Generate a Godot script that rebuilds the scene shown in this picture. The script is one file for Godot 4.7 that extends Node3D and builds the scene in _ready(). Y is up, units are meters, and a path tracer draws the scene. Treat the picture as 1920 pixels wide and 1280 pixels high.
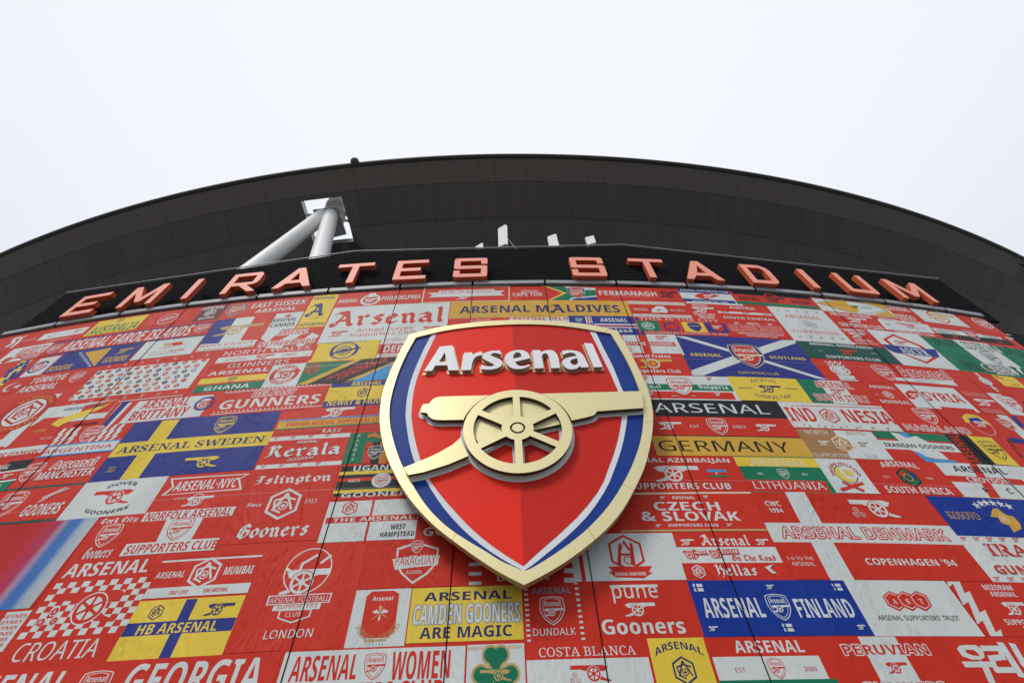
extends Node3D
# A curved stadium front seen from the ground with a very wide lens. Wall places are given as u (metres along the curve) and v (height).
const RAD := 112.115
const AXIS := 122.52
const STEP := 0.606
const RD := Color(0.57, 0.028, 0.014)
const RD2 := Color(0.45, 0.019, 0.011)
const WH := Color(0.61, 0.645, 0.63)
const YE := Color(0.74, 0.54, 0.055)
const GO := Color(0.62, 0.36, 0.05)
const BL := Color(0.022, 0.035, 0.22)
const NV := Color(0.022, 0.03, 0.13)
const RB := Color(0.006, 0.035, 0.27)
const SK := Color(0.05, 0.30, 0.62)
const GR := Color(0.006, 0.17, 0.085)
const DG := Color(0.008, 0.075, 0.06)
const BK := Color(0.014, 0.013, 0.016)
const MA := Color(0.12, 0.012, 0.025)
const BN := Color(0.36, 0.19, 0.075)
const TA := Color(0.50, 0.34, 0.14)
const OR := Color(0.62, 0.20, 0.03)
const GY := Color(0.25, 0.27, 0.28)
const CR := Color(0.66, 0.58, 0.40)
const PK := Color(0.60, 0.16, 0.13)

var cloth_mat: StandardMaterial3D
var used := {}
var rng := RandomNumberGenerator.new()
var glyphs := {}
var now: Node3D
var now_col := RD
var cloth_st: SurfaceTool
var text_st: SurfaceTool
var depth := 0.0
var step_out := 0.0004
var banner_count := 0
var uv_turn := Transform2D()
var shield: PackedVector2Array

func P(u: float, v: float, o: float) -> Vector3:
	var f := u / RAD
	return Vector3((RAD + o) * sin(f), v, -AXIS + (RAD + o) * cos(f))

func N(u: float) -> Vector3:
	return Vector3(sin(u / RAD), 0.0, cos(u / RAD))

func mb() -> SurfaceTool:
	var st := SurfaceTool.new()
	st.begin(Mesh.PRIMITIVE_TRIANGLES)
	return st

func numbered(called: String) -> String:
	var n: int = used.get(called, 0)
	used[called] = n + 1
	return called if n == 0 else "%s_%03d" % [called, n]

func build(st: SurfaceTool, called: String, m: Material, parent: Node = self, tangents := false) -> MeshInstance3D:
	if tangents:
		st.index()
		st.generate_tangents()
	var o := MeshInstance3D.new()
	o.name = numbered(called) if parent == self else called
	o.mesh = st.commit()
	o.material_override = m
	parent.add_child(o, true)
	return o

func tag(o: Node, label := "", category := "", group := "", kind := "") -> Node:
	if label: o.set_meta("label", label)
	if category: o.set_meta("category", category)
	if group: o.set_meta("group", group)
	if kind: o.set_meta("kind", kind)
	return o

func base(called: String) -> Node3D:
	var o := Node3D.new()
	o.name = numbered(called)
	add_child(o, true)
	return o

func mat(c: Color, rough := 0.6, metal := 0.0, by_vertex := false) -> StandardMaterial3D:
	var m := StandardMaterial3D.new()
	m.albedo_color = Color.WHITE if by_vertex else c.linear_to_srgb()
	m.vertex_color_use_as_albedo = by_vertex
	m.roughness = rough
	m.metallic = metal
	return m

func noise(freq: float, octaves: int, kind := FastNoiseLite.TYPE_SIMPLEX_SMOOTH, sd := 1) -> FastNoiseLite:
	var n := FastNoiseLite.new()
	n.seed = sd
	n.noise_type = kind
	n.frequency = freq
	n.fractal_octaves = octaves
	return n

func noise_tex(n: FastNoiseLite, size: int, lo := 0.0, hi := 1.0, as_normal := false, bump := 8.0) -> NoiseTexture2D:
	var t := NoiseTexture2D.new()
	t.width = size
	t.height = size
	t.seamless = true
	t.noise = n
	t.as_normal_map = as_normal
	t.bump_strength = bump
	if not as_normal:
		var g := Gradient.new()
		g.set_color(0, Color(lo, lo, lo))
		g.set_color(1, Color(hi, hi, hi))
		t.color_ramp = g
	return t

# ---------- flat print on the wall ----------
func tri(st: SurfaceTool, a: Vector2, b: Vector2, c: Vector2, o: float, col: Color) -> void:
	if (b - a).cross(c - a) > 0.0:
		var k := b
		b = c
		c = k
	for p: Vector2 in [a, b, c]:
		st.set_color(col)
		st.set_normal(N(p.x))
		st.set_uv(uv_turn * p)
		st.add_vertex(P(p.x, p.y, o))

func tris(st: SurfaceTool, poly: PackedVector2Array, o: float, col: Color) -> void:
	if poly.size() == 4 and not Geometry2D.is_polygon_clockwise(poly) and false:
		return
	var ix := Geometry2D.triangulate_polygon(poly)
	for i in range(0, ix.size(), 3):
		tri(st, poly[ix[i]], poly[ix[i + 1]], poly[ix[i + 2]], o, col)

func box4(u0: float, v0: float, u1: float, v1: float) -> PackedVector2Array:
	return PackedVector2Array([Vector2(u0, v0), Vector2(u1, v0), Vector2(u1, v1), Vector2(u0, v1)])

func span(poly: PackedVector2Array) -> Rect2:
	var r := Rect2(poly[0], Vector2.ZERO)
	for p in poly:
		r = r.expand(p)
	return r

func fill(st: SurfaceTool, poly: PackedVector2Array, o: float, col: Color) -> void:
	var r := span(poly)
	if r.size.x < STEP * 0.9:
		tris(st, poly, o, col)
		return
	for k in range(int(floor(r.position.x / STEP)), int(ceil(r.end.x / STEP))):
		for piece in Geometry2D.intersect_polygons(poly, box4(k * STEP, r.position.y - 1.0, (k + 1) * STEP, r.end.y + 1.0)):
			tris(st, piece, o, col)

# a shape with holes as pieces without holes
func pieces(outer: PackedVector2Array, holes: Array) -> Array:
	if holes.is_empty():
		return [outer]
	var r := span(outer)
	var cuts := [r.position.x - 1.0]
	for h in holes:
		cuts.append(span(h).get_center().x)
	cuts.append(r.end.x + 1.0)
	cuts.sort()
	var res := []
	for i in cuts.size() - 1:
		if cuts[i + 1] - cuts[i] < 0.0005:
			continue
		var todo: Array = Geometry2D.intersect_polygons(outer, box4(cuts[i], r.position.y - 1.0, cuts[i + 1], r.end.y + 1.0))
		for h in holes:
			var next := []
			for q in todo:
				next.append_array(Geometry2D.clip_polygons(q, h))
			todo = next
		res.append_array(todo)
	return res

func tri3(st: SurfaceTool, a: Vector3, b: Vector3, c: Vector3, n: Vector3, col: Color) -> void:
	if (b - a).cross(c - a).dot(n) > 0.0:
		var k := b
		b = c
		c = k
	for p: Vector3 in [a, b, c]:
		st.set_color(col)
		st.set_normal(n)
		st.set_uv(Vector2(p.x, p.y))
		st.add_vertex(p)

func quad3(st: SurfaceTool, a: Vector3, b: Vector3, c: Vector3, d: Vector3, n: Vector3, col := Color.WHITE) -> void:
	tri3(st, a, b, c, n, col)
	tri3(st, a, c, d, n, col)

func walls(st: SurfaceTool, poly: PackedVector2Array, o0: float, o1: float, col: Color, inward := false) -> void:
	var turn := 1.0 if Geometry2D.is_polygon_clockwise(poly) else -1.0
	if inward: turn = -turn
	for i in poly.size():
		var p := poly[i]
		var q := poly[(i + 1) % poly.size()]
		var e := q - p
		if e.length() < 0.0004: continue
		var f := P(p.x, p.y, o1)
		var n := (P(q.x, q.y, o1) - f).cross(N(p.x)).normalized()
		# outward: to the left of a clockwise edge
		var out2 := Vector2(-e.y, e.x) * turn
		var probe := P(p.x + out2.x * 0.01, p.y + out2.y * 0.01, o1) - f
		if n.dot(probe) < 0.0: n = -n
		quad3(st, f, P(q.x, q.y, o1), P(q.x, q.y, o0), P(p.x, p.y, o0), n, col)

func solid(st: SurfaceTool, outer: PackedVector2Array, holes: Array, o0: float, o1: float, col: Color, side := Color(0, 0, 0, 0)) -> void:
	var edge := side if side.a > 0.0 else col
	for q in pieces(outer, holes):
		fill(st, q, o1, col)
	walls(st, outer, o0, o1, edge)
	for h in holes:
		walls(st, h, o0, o1, edge, true)

func ellipse(c: Vector2, a: float, b: float, n := 40) -> PackedVector2Array:
	var p := PackedVector2Array()
	for i in n:
		var t := TAU * i / n
		p.append(c + Vector2(cos(t) * a, sin(t) * b))
	return p

func smooth(poly: PackedVector2Array, limit := 0.9) -> PackedVector2Array:
	var res := PackedVector2Array()
	var n := poly.size()
	for i in n:
		var a := poly[(i + n - 1) % n]
		var b := poly[i]
		var c := poly[(i + 1) % n]
		var bend := absf((b - a).angle_to(c - b))
		if bend > limit or bend < 0.05:
			res.append(b)
		else:
			res.append(b.lerp(a, 0.25))
			res.append(b.lerp(c, 0.25))
	return res

# ---------- lettering ----------
func shapes_of(text: String, font: String) -> Array:
	var key := text + "|" + font
	if glyphs.has(key):
		return glyphs[key]
	var sf := SystemFont.new()
	sf.font_names = ["Droid Serif" if font.begins_with("f") else "Droid Sans"]
	sf.font_weight = 700 if font.ends_with("b") else 400
	var tm := TextMesh.new()
	tm.font = sf
	tm.text = text
	tm.font_size = 64
	tm.depth = 0.0
	tm.curve_step = 2.5
	tm.autowrap_mode = TextServer.AUTOWRAP_OFF
	var a := tm.get_mesh_arrays()
	var vs: PackedVector3Array = a[Mesh.ARRAY_VERTEX]
	var pts := PackedVector2Array()
	for v in vs:
		pts.append(Vector2(v.x, v.y))
	glyphs[key] = [pts, span(pts)]
	return glyphs[key]

func lay(st: SurfaceTool, pts: PackedVector2Array, r: Rect2, to: Callable, o: float, col: Color) -> void:
	var s := Vector2.ONE / r.size
	for i in range(0, pts.size(), 3):
		tri(st, to.call((pts[i] - r.position) * s), to.call((pts[i + 1] - r.position) * s), to.call((pts[i + 2] - r.position) * s), o, col)

var inside_emblem := false
func lettering() -> SurfaceTool:
	if not inside_emblem:
		flush_text()
	if text_st == null:
		text_st = mb()
	return text_st

func flush_text() -> void:
	if text_st:
		build(text_st, "lettering", cloth_mat, now, true)
	text_st = null

func up() -> float:
	depth += step_out
	return depth

# t: a line of letters in a box; bend lifts its middle, line > 0 gives it an outline of that colour
func t(text: String, u0: float, v0: float, u1: float, v1: float, col: Color, font := "sb", bend := 0.0, line := 0.0, line_col := WH) -> void:
	var g := shapes_of(text, font)
	var st := lettering()
	var to := func(q: Vector2) -> Vector2:
		return Vector2(lerpf(u0, u1, q.x), lerpf(v0, v1, q.y) + bend * (1.0 - pow(2.0 * q.x - 1.0, 2.0)))
	if line > 0.0:
		var o := up()
		for k in 8:
			var d := Vector2.from_angle(TAU * k / 8.0) * line
			lay(st, g[0], g[1], func(q: Vector2) -> Vector2: return to.call(q) + d, o + k * 0.00002, line_col)
	lay(st, g[0], g[1], to, up(), col)

# tq: letters on a slant, from the corners bottom left, bottom right and top left
func tq(text: String, a: Vector2, b: Vector2, c: Vector2, col: Color, font := "sb") -> void:
	var g := shapes_of(text, font)
	lay(lettering(), g[0], g[1], func(q: Vector2) -> Vector2: return a + (b - a) * q.x + (c - a) * q.y, up(), col)

# ta: letters round a circle, from angle a0 to a1 (degrees, counter-clockwise from the right)
func ta(text: String, cu: float, cv: float, rad: float, h: float, a0: float, a1: float, col: Color, font := "sb") -> void:
	var g := shapes_of(text, font)
	var inside := a1 > a0
	lay(lettering(), g[0], g[1], func(q: Vector2) -> Vector2:
		var r := rad - q.y * h if inside else rad + q.y * h
		return Vector2(cu, cv) + Vector2.from_angle(deg_to_rad(lerpf(a0, a1, q.x))) * r, up(), col)

const PEN := {
	"a": "15,75 45,95 75,75 75,10 92,-5;75,45 40,55 20,35 20,15 40,-2 75,20", "b": "20,145 30,130 30,15 50,-3 80,15 80,70 60,95 30,75",
	"c": "80,75 55,95 25,72 25,20 50,-3 80,15", "d": "35,145 80,85 80,20 50,-3 22,20 22,70 50,92 78,80", "e": "25,45 75,68 50,95 22,70 22,20 48,-3 80,15",
	"g": "78,75 50,95 22,72 22,25 50,5 78,25;65,95 80,80 80,0 50,-35 15,-20", "h": "20,150 30,135 30,10 40,-3;30,75 60,95 80,75 80,10 65,-20",
	"i": "10,90 30,75 30,10 45,-5;30,125 38,117", "k": "20,150 30,135 30,10 42,-5;30,60 55,95 75,80 50,55 75,10 90,-3", "l": "20,150 30,135 30,10 45,-5",
	"n": "10,90 30,75 30,10 45,-5;30,75 60,95 80,75 80,10 95,-5", "o": "50,95 22,72 22,20 50,-3 78,25 78,72 50,95", "r": "10,90 30,75 30,10 45,-5;30,70 55,95 75,82",
	"s": "72,80 50,95 25,75 70,30 50,-2 20,12", "t": "30,125 30,15 48,-3 70,12;10,88 60,90", "u": "10,90 28,78 28,20 45,-2 78,20;70,95 80,80 80,10 95,-5",
	"y": "10,90 28,78 28,20 50,0 80,20;70,95 82,80 82,0 30,-40", "A": "0,25 5,5 25,-3 78,148 115,10 135,-3;55,150 78,148;30,50 100,55;5,125 30,145 70,125",
	"G": "115,120 80,150 35,120 25,30 70,-5 115,25 115,75 75,80;70,130 60,20", "I": "10,130 40,150 80,135;50,140 50,20 15,-3;10,70 50,75",
	"K": "10,130 35,150 40,20 10,0;40,80 70,145 100,125 70,80 105,10 125,0", "S": "100,125 60,150 20,115 95,50 60,-5 10,20", "C": "110,120 75,150 30,120 25,30 65,-5 110,25;70,135 62,15",
	"H": "10,135 35,150 40,20 15,-5;40,80 80,100 110,75 105,10 80,-25;90,145 75,100", "B": "10,130 35,145 38,10 75,-3 110,30 75,75 40,75;35,135 75,150 100,120 70,80",
	"T": "10,130 60,145 115,135;85,135 35,100 30,30 70,-5 110,20", "R": "10,130 35,145 38,10 20,-3;35,135 75,150 100,120 50,75 105,10 125,0", "O": "75,150 30,120 25,30 70,-5 115,30 115,115 75,150;65,125 60,25"}

func pen_shapes(text: String) -> Array:
	var key := text + "|pen"
	if glyphs.has(key):
		return glyphs[key]
	var polys := []
	var all := PackedVector2Array()
	var x := 0.0
	for ch in text:
		if ch == " ":
			x += 0.6
			continue
		var wide := 0.0
		for stroke in PEN[ch].split(";"):
			var path := PackedVector2Array()
			for pr in stroke.split(" "):
				var q = pr.split(",")
				path.append(Vector2(float(q[0]) / 100.0, float(q[1]) / 100.0))
				wide = maxf(wide, path[-1].x)
			for i in path.size() - 1:
				var hull := PackedVector2Array()
				for e in [path[i], path[i + 1]]:
					for c: Vector2 in [Vector2(-0.13, -0.09), Vector2(-0.09, -0.13), Vector2(0.13, 0.09), Vector2(0.09, 0.13)]:
						hull.append(e + c + Vector2(x, 0))
				var ring := Geometry2D.convex_hull(hull)
				ring.remove_at(ring.size() - 1)
				polys.append(ring)
				all.append_array(ring)
		x += wide + 0.2
	glyphs[key] = [polys, span(all)]
	return glyphs[key]

# bl: letters drawn with a broad pen
func bl(text: String, u0: float, v0: float, u1: float, v1: float, col: Color) -> void:
	var g := pen_shapes(text)
	var r: Rect2 = g[1]
	var o := up()
	var i := 0
	var st := lettering()
	for ring in g[0]:
		var q := PackedVector2Array()
		for p in ring:
			var s: Vector2 = (p - r.position) / r.size
			q.append(Vector2(lerpf(u0, u1, s.x), lerpf(v0, v1, s.y)))
		tris(st, q, o + (i % 7) * 0.00003, col)
		i += 1

# ---------- banners ----------
func finish() -> void:
	if now == null:
		return
	(now as MeshInstance3D).mesh = ready_mesh(cloth_st)
	(now as MeshInstance3D).material_override = cloth_mat
	flush_text()
	now = null

func ready_mesh(st: SurfaceTool) -> ArrayMesh:
	st.index()
	st.generate_tangents()
	return st.commit()

func b(col: Color, u0: float, v0: float, u1: float, v1: float, label: String) -> void:
	finish()
	var o := MeshInstance3D.new()
	o.name = numbered("supporters_banner")
	add_child(o, true)
	tag(o, label, "banner", "supporters banners across the stadium front")
	now = o
	now_col = col
	cloth_st = mb()
	banner_count += 1
	depth = 0.004 + 0.0007 * (banner_count % 5)
	var turn := rng.randf_range(0.5, 1.0) * (1.0 if rng.randf() < 0.5 else -1.0)
	uv_turn = Transform2D(turn, Vector2(0.33, 0.12), 0.0, Vector2(rng.randf() * 7.0, rng.randf() * 7.0))
	uv_turn.x *= 0.14
	uv_turn.y *= 0.14
	last_box = Rect2(u0, v0, u1 - u0, v1 - v0)
	fill(cloth_st, box4(u0, v0, u1, v1), depth, col)

func r(u0: float, v0: float, u1: float, v1: float, col: Color) -> void:
	fill(cloth_st, box4(u0, v0, u1, v1), up(), col)

func p(pts: Array, col: Color) -> void:
	fill(cloth_st, PackedVector2Array(pts), up(), col)

func emblem(called: String, st: SurfaceTool) -> void:
	build(st, called, cloth_mat, now, true)

func d(u: float, v: float, a: float, col: Color, squash := 1.0) -> void:
	fill(cloth_st, ellipse(Vector2(u, v), a, a * squash), up(), col)

func ring_in(st: SurfaceTool, c: Vector2, a: float, w: float, col: Color, o: float, n := 40) -> void:
	for i in n:
		var t0 := TAU * i / n
		var t1 := TAU * (i + 1) / n
		var e0 := Vector2(cos(t0), sin(t0))
		var e1 := Vector2(cos(t1), sin(t1))
		tri(st, c + e0 * a, c + e1 * a, c + e1 * (a - w), o, col)
		tri(st, c + e0 * a, c + e1 * (a - w), c + e0 * (a - w), o, col)

func e(u: float, v: float, a: float, w: float, col: Color) -> void:
	ring_in(cloth_st, Vector2(u, v), a, w, col, up())

# ln: a thick line through points
func ln(pts: Array, w: float, col: Color) -> void:
	var o := up()
	for i in pts.size() - 1:
		var q0: Vector2 = pts[i]
		var q1: Vector2 = pts[i + 1]
		var n := (q1 - q0).orthogonal().normalized() * w * 0.5
		var along := (q1 - q0).normalized() * w * 0.4
		fill(cloth_st, PackedVector2Array([q0 - n - along, q1 - n + along, q1 + n + along, q0 + n - along]), o + (i % 3) * 0.00006, col)

# c: a cannon in a box, muzzle to the right unless flip
func cannon_in(st: SurfaceTool, u0: float, v0: float, u1: float, v1: float, col: Color, bg: Color, flip: bool) -> void:
	var w := u1 - u0
	var h := v1 - v0
	var put := func(a: Array) -> PackedVector2Array:
		var q := PackedVector2Array()
		for i in range(0, a.size(), 2):
			var x: float = 1.0 - a[i] if flip else a[i]
			q.append(Vector2(u0 + x * w, v0 + a[i + 1] * h))
		return q
	fill(st, put.call([0.04, 0.84, 0.07, 0.80, 0.10, 0.68, 0.16, 0.62, 0.55, 0.60, 0.68, 0.68, 0.72, 0.74, 1.0, 0.74, 1.0, 1.0, 0.18, 1.0, 0.11, 0.95, 0.09, 0.90, 0.04, 0.90]), up(), col)
	fill(st, put.call([0.0, 0.08, 0.17, 0.20, 0.32, 0.48, 0.42, 0.36, 0.28, 0.10, 0.12, 0.0, 0.0, 0.0]), depth, col)
	var cx := 0.58 if flip else 0.42
	var c := Vector2(u0 + cx * w, v0 + 0.46 * h)
	var a := 0.47 * h
	var n := 28 if h > 0.3 else 16
	fill(st, ellipse(c, a * 1.08, a * 1.08, n), up(), bg)
	ring_in(st, c, a, a * 0.24, col, up(), n)
	fill(st, ellipse(c, a * 0.28, a * 0.28, 14), depth, col)
	for k in 6:
		var dir := Vector2.from_angle(TAU * k / 6.0 + 0.5)
		var s := dir.orthogonal() * a * 0.09
		tris(st, PackedVector2Array([c - s, c + dir * a * 0.9 - s, c + dir * a * 0.9 + s, c + s]), depth + 0.0001 + k * 0.00002, col)

func c(u0: float, v0: float, u1: float, v1: float, col: Color, bg: Color, flip := false) -> void:
	var st := mb()
	cannon_in(st, u0, v0, u1, v1, col, bg, flip)
	emblem("cannon_emblem", st)

func shield_at(u0: float, v0: float, u1: float, v1: float, k: float) -> PackedVector2Array:
	var q := PackedVector2Array()
	var m := Vector2((u0 + u1) * 0.5, lerpf(v1, v0, 0.42))
	for s in shield:
		var z := Vector2(lerpf(u0, u1, s.x), lerpf(v1, v0, s.y))
		q.append(m + (z - m) * k)
	return q

# s: the shield badge as a line drawing, or in full colour
func s(u0: float, v0: float, u1: float, v1: float, line: Color, bg: Color, full := false) -> void:
	var st := mb()
	var h := v1 - v0
	var w := u1 - u0
	fill(st, shield_at(u0, v0, u1, v1, 1.0), up(), Color(0.5, 0.36, 0.14) if full else line)
	fill(st, shield_at(u0, v0, u1, v1, 0.93), up(), BL if full else bg)
	fill(st, shield_at(u0 + w * 0.05, v0, u1 - w * 0.05, v1, 0.84), up(), WH if full else line)
	fill(st, shield_at(u0 + w * 0.05, v0, u1 - w * 0.05, v1, 0.79), up(), RD if full else bg)
	flush_text()
	text_st = st
	inside_emblem = true
	t("Arsenal", u0 + w * 0.18, v1 - h * 0.36, u1 - w * 0.18, v1 - h * 0.16, WH if full else line)
	text_st = null
	inside_emblem = false
	cannon_in(st, u0 + w * 0.12, v1 - h * 0.70, u1 - w * 0.04, v1 - h * 0.43, CR if full else line, RD if full else bg, false)
	emblem("crest_emblem", st)

# h: the six-sided badge
func h(u: float, v: float, a: float, col: Color, bg: Color) -> void:
	var st := mb()
	var m := Vector2(u, v)
	var put := func(k: float) -> PackedVector2Array:
		var q := PackedVector2Array()
		for i in 6:
			q.append(m + Vector2.from_angle(PI / 2 + TAU * i / 6.0) * a * k)
		return q
	fill(st, put.call(1.0), up(), col)
	fill(st, put.call(0.84), up(), bg)
	var bar := func(x0: float, y0: float, x1: float, y1: float, w: float) -> void:
		var q0 := m + Vector2(x0, y0) * a
		var q1 := m + Vector2(x1, y1) * a
		var n := (q1 - q0).orthogonal().normalized() * w * a * 0.5
		tris(st, PackedVector2Array([q0 - n, q1 - n, q1 + n, q0 + n]), depth, col)
	up()
	bar.call(-0.50, -0.42, 0.02, 0.66, 0.13)
	bar.call(0.02, 0.66, 0.55, -0.40, 0.13)
	depth += 0.0001
	bar.call(-0.55, 0.22, 0.02, 0.40, 0.12)
	bar.call(0.02, 0.40, 0.60, 0.22, 0.12)
	depth += 0.0001
	bar.call(-0.55, 0.22, -0.42, -0.35, 0.11)
	bar.call(-0.42, -0.35, 0.0, -0.58, 0.11)
	ring_in(st, m + Vector2(0.02, -0.14) * a, 0.27 * a, 0.07 * a, col, up(), 18)
	fill(st, ellipse(m + Vector2(0.02, -0.14) * a, 0.13 * a, 0.10 * a, 12), depth, col)
	emblem("badge_emblem", st)

# star: a five-pointed star
func star(u: float, v: float, a: float, col: Color) -> void:
	var q := PackedVector2Array()
	for i in 10:
		q.append(Vector2(u, v) + Vector2.from_angle(PI / 2 + TAU * i / 10.0) * (a if i % 2 == 0 else a * 0.42))
	fill(cloth_st, q, up(), col)

# d2, r2: small prints that never overlap one another, so they share a layer
func d2(u: float, v: float, a: float, col: Color) -> void:
	fill(cloth_st, ellipse(Vector2(u, v), a, a * 0.92, 14), depth + 0.0004, col)

func r2(u0: float, v0: float, u1: float, v1: float, col: Color) -> void:
	fill(cloth_st, box4(u0, v0, u1, v1), depth + 0.0008, col)

func shamrock(u: float, v: float, size: float) -> void:
	var m := Vector2(u, v)
	for pass_: int in 2:
		var col := TA if pass_ == 0 else GR
		var grow := 0.045 if pass_ == 0 else 0.0
		var o := up()
		var st := cloth_st
		for k in 3:
			var dir := Vector2.from_angle(deg_to_rad(90.0 + 120.0 * k))
			var side := dir.orthogonal()
			for sgn: float in [-1.0, 1.0]:
				var c := m + dir * size * 0.50 + side * sgn * size * 0.17
				fill(st, ellipse(c, size * 0.25 + grow, size * 0.25 + grow, 26), o + (k * 2 + sgn) * 0.00005, col)
			fill(st, PackedVector2Array([m - side * (0.03 + grow), m + dir * size * 0.45 - side * (size * 0.38 + grow), m + dir * size * 0.52, m + dir * size * 0.45 + side * (size * 0.38 + grow), m + side * (0.03 + grow)]), o + 0.0003 + k * 0.00004, col)
		fill(st, PackedVector2Array([m + Vector2(-0.05 - grow, 0), m + Vector2(0.05 + grow, 0), m + Vector2(0.12 + grow, -size * 0.95), m + Vector2(-0.02 - grow, -size * 0.95)]), o + 0.00045, col)
		depth += 0.0006

# ---------- special prints ----------
func blur_print() -> void:
	var r_ := span_of(now)
	var stops := [[0.0, Color(0.45, 0.48, 0.50)], [0.3, Color(0.36, 0.42, 0.50)], [0.46, Color(0.05, 0.17, 0.45)], [0.68, Color(0.05, 0.15, 0.42)], [0.84, Color(0.34, 0.24, 0.36)], [1.0, Color(0.42, 0.03, 0.09)], [1.5, Color(0.46, 0.02, 0.02)], [4.5, Color(0.40, 0.025, 0.015)]]
	var o := up()
	for i in stops.size() - 1:
		for k in 5:
			var a: float = lerpf(stops[i][0], stops[i + 1][0], k / 5.0)
			var z: float = lerpf(stops[i][0], stops[i + 1][0], (k + 1) / 5.0)
			var ca: Color = stops[i][1].lerp(stops[i + 1][1], k / 5.0)
			var cz: Color = stops[i][1].lerp(stops[i + 1][1], (k + 1) / 5.0)
			var lean := 0.10
			var pts := [[Vector2(r_.end.x - z - lean, r_.position.y), cz], [Vector2(r_.end.x - a - lean, r_.position.y), ca], [Vector2(r_.end.x - a, r_.end.y), ca], [Vector2(r_.end.x - z, r_.end.y), cz]]
			for ix: Array in [[0, 2, 1], [0, 3, 2]]:
				for j: int in ix:
					var q: Vector2 = pts[j][0]
					q.x = minf(q.x, r_.end.x)
					cloth_st.set_color(pts[j][1])
					cloth_st.set_normal(N(q.x))
					cloth_st.set_uv(uv_turn * q)
					cloth_st.add_vertex(P(q.x, q.y, o))

var last_box := Rect2()
func span_of(_n: Node) -> Rect2:
	return last_box

func checks(u0: float, v0: float, u1: float, v1: float, rows: int, cols: int, col: Color) -> void:
	var o := up()
	for i in rows:
		for j in cols:
			if (i + j) % 2 == 0:
				fill(cloth_st, box4(lerpf(u0, u1, j / float(cols)), lerpf(v0, v1, i / float(rows)), lerpf(u0, u1, (j + 1) / float(cols)), lerpf(v0, v1, (i + 1) / float(rows))), o, col)

func h_outline(u0: float, v0: float, u1: float, v1: float, col: Color, bg: Color) -> void:
	var m := Vector2((u0 + u1) * 0.5, (v0 + v1) * 0.5)
	for k: float in [1.0, 0.86]:
		var q := PackedVector2Array()
		for z: Vector2 in [Vector2(0, 0.5), Vector2(-0.5, 0.25), Vector2(-0.5, -0.25), Vector2(0, -0.5), Vector2(0.5, -0.25), Vector2(0.5, 0.25)]:
			q.append(m + z * Vector2(u1 - u0, v1 - v0) * k)
		fill(cloth_st, q, up(), col if k == 1.0 else bg)

func mask(u0: float, v0: float, u1: float, v1: float) -> void:
	var w := u1 - u0
	var hh := v1 - v0
	var at := func(x: float, y: float) -> Vector2: return Vector2(u0 + x * w, v0 + y * hh)
	for sgn: float in [-1.0, 1.0]:
		var m: Vector2 = at.call(0.5 + sgn * 0.22, 0.55)
		e(m.x, m.y, hh * 0.2, hh * 0.06, WH)
		e(m.x, m.y, hh * 0.09, hh * 0.05, WH)
		for k in 5:
			ln([at.call(0.5 + sgn * 0.02, 0.9 - k * 0.17), at.call(0.5 + sgn * 0.16, 1.0 - k * 0.16), at.call(0.5 + sgn * 0.3, 0.86 - k * 0.17), at.call(0.5 + sgn * 0.46, 0.98 - k * 0.18)], 0.05, WH)
	for k in 9:
		ln([at.call(0.1 + k * 0.1, 0.12), at.call(0.14 + k * 0.1, 0.22)], 0.07, WH)
	ln([at.call(0.04, 0.26), at.call(0.96, 0.26)], 0.05, WH)
	ln([at.call(0.04, 0.04), at.call(0.96, 0.04)], 0.06, WH)
	ln([at.call(0.4, 0.45), at.call(0.5, 0.34), at.call(0.6, 0.45)], 0.07, WH)

# ---------- helpers for the building ----------
func C3(f: float, rad: float, y: float) -> Vector3:
	return Vector3(rad * sin(f), y, -AXIS + rad * cos(f))

func cone(st: SurfaceTool, poly: PackedVector2Array, r0: float, h0: float, r1: float, h1: float, lift: float, col: Color) -> void:
	# poly holds (angle * 110, radius); the surface runs from (r0, h0) to (r1, h1)
	var nrm2 := Vector2(h0 - h1, -(r0 - r1)).normalized()
	var ix := Geometry2D.triangulate_polygon(poly)
	for i in range(0, ix.size(), 3):
		var v := []
		var f := 0.0
		for k in 3:
			var q := poly[ix[i + k]]
			f = q.x / 110.0
			v.append(C3(f, q.y, 1.6 + h1 + (h0 - h1) * (q.y - r1) / (r0 - r1) + lift))
		tri3(st, v[0], v[1], v[2], Vector3(sin(f) * nrm2.x, nrm2.y, cos(f) * nrm2.x), col)

func cone_edge(st: SurfaceTool, poly: PackedVector2Array, r0: float, h0: float, r1: float, h1: float, lift: float) -> void:
	for i in poly.size():
		var a := poly[i]
		var z := poly[(i + 1) % poly.size()]
		var pa := C3(a.x / 110.0, a.y, 1.6 + h1 + (h0 - h1) * (a.y - r1) / (r0 - r1))
		var pz := C3(z.x / 110.0, z.y, 1.6 + h1 + (h0 - h1) * (z.y - r1) / (r0 - r1))
		var upv := Vector3(0, lift, 0)
		quad3(st, pa, pz, pz + upv, pa + upv, (pz - pa).cross(upv).normalized(), Color.WHITE)

func tube(st: SurfaceTool, a: Vector3, z: Vector3, ra: float, rz: float, n := 24) -> void:
	var dir := (z - a).normalized()
	var s1 := dir.cross(Vector3(0.3, 0.1, 1.0)).normalized()
	var s2 := dir.cross(s1)
	for i in n:
		var t0 := TAU * i / n
		var t1 := TAU * (i + 1) / n
		var e0 := s1 * cos(t0) + s2 * sin(t0)
		var e1 := s1 * cos(t1) + s2 * sin(t1)
		var q := [[a + e0 * ra, e0], [a + e1 * ra, e1], [z + e1 * rz, e1], [z + e0 * rz, e0]]
		for k: int in ([0, 2, 1, 0, 3, 2]):
			st.set_color(Color.WHITE)
			st.set_normal(q[k][1])
			st.set_uv(Vector2(q[k][0].x, q[k][0].y))
			st.add_vertex(q[k][0])

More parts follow.
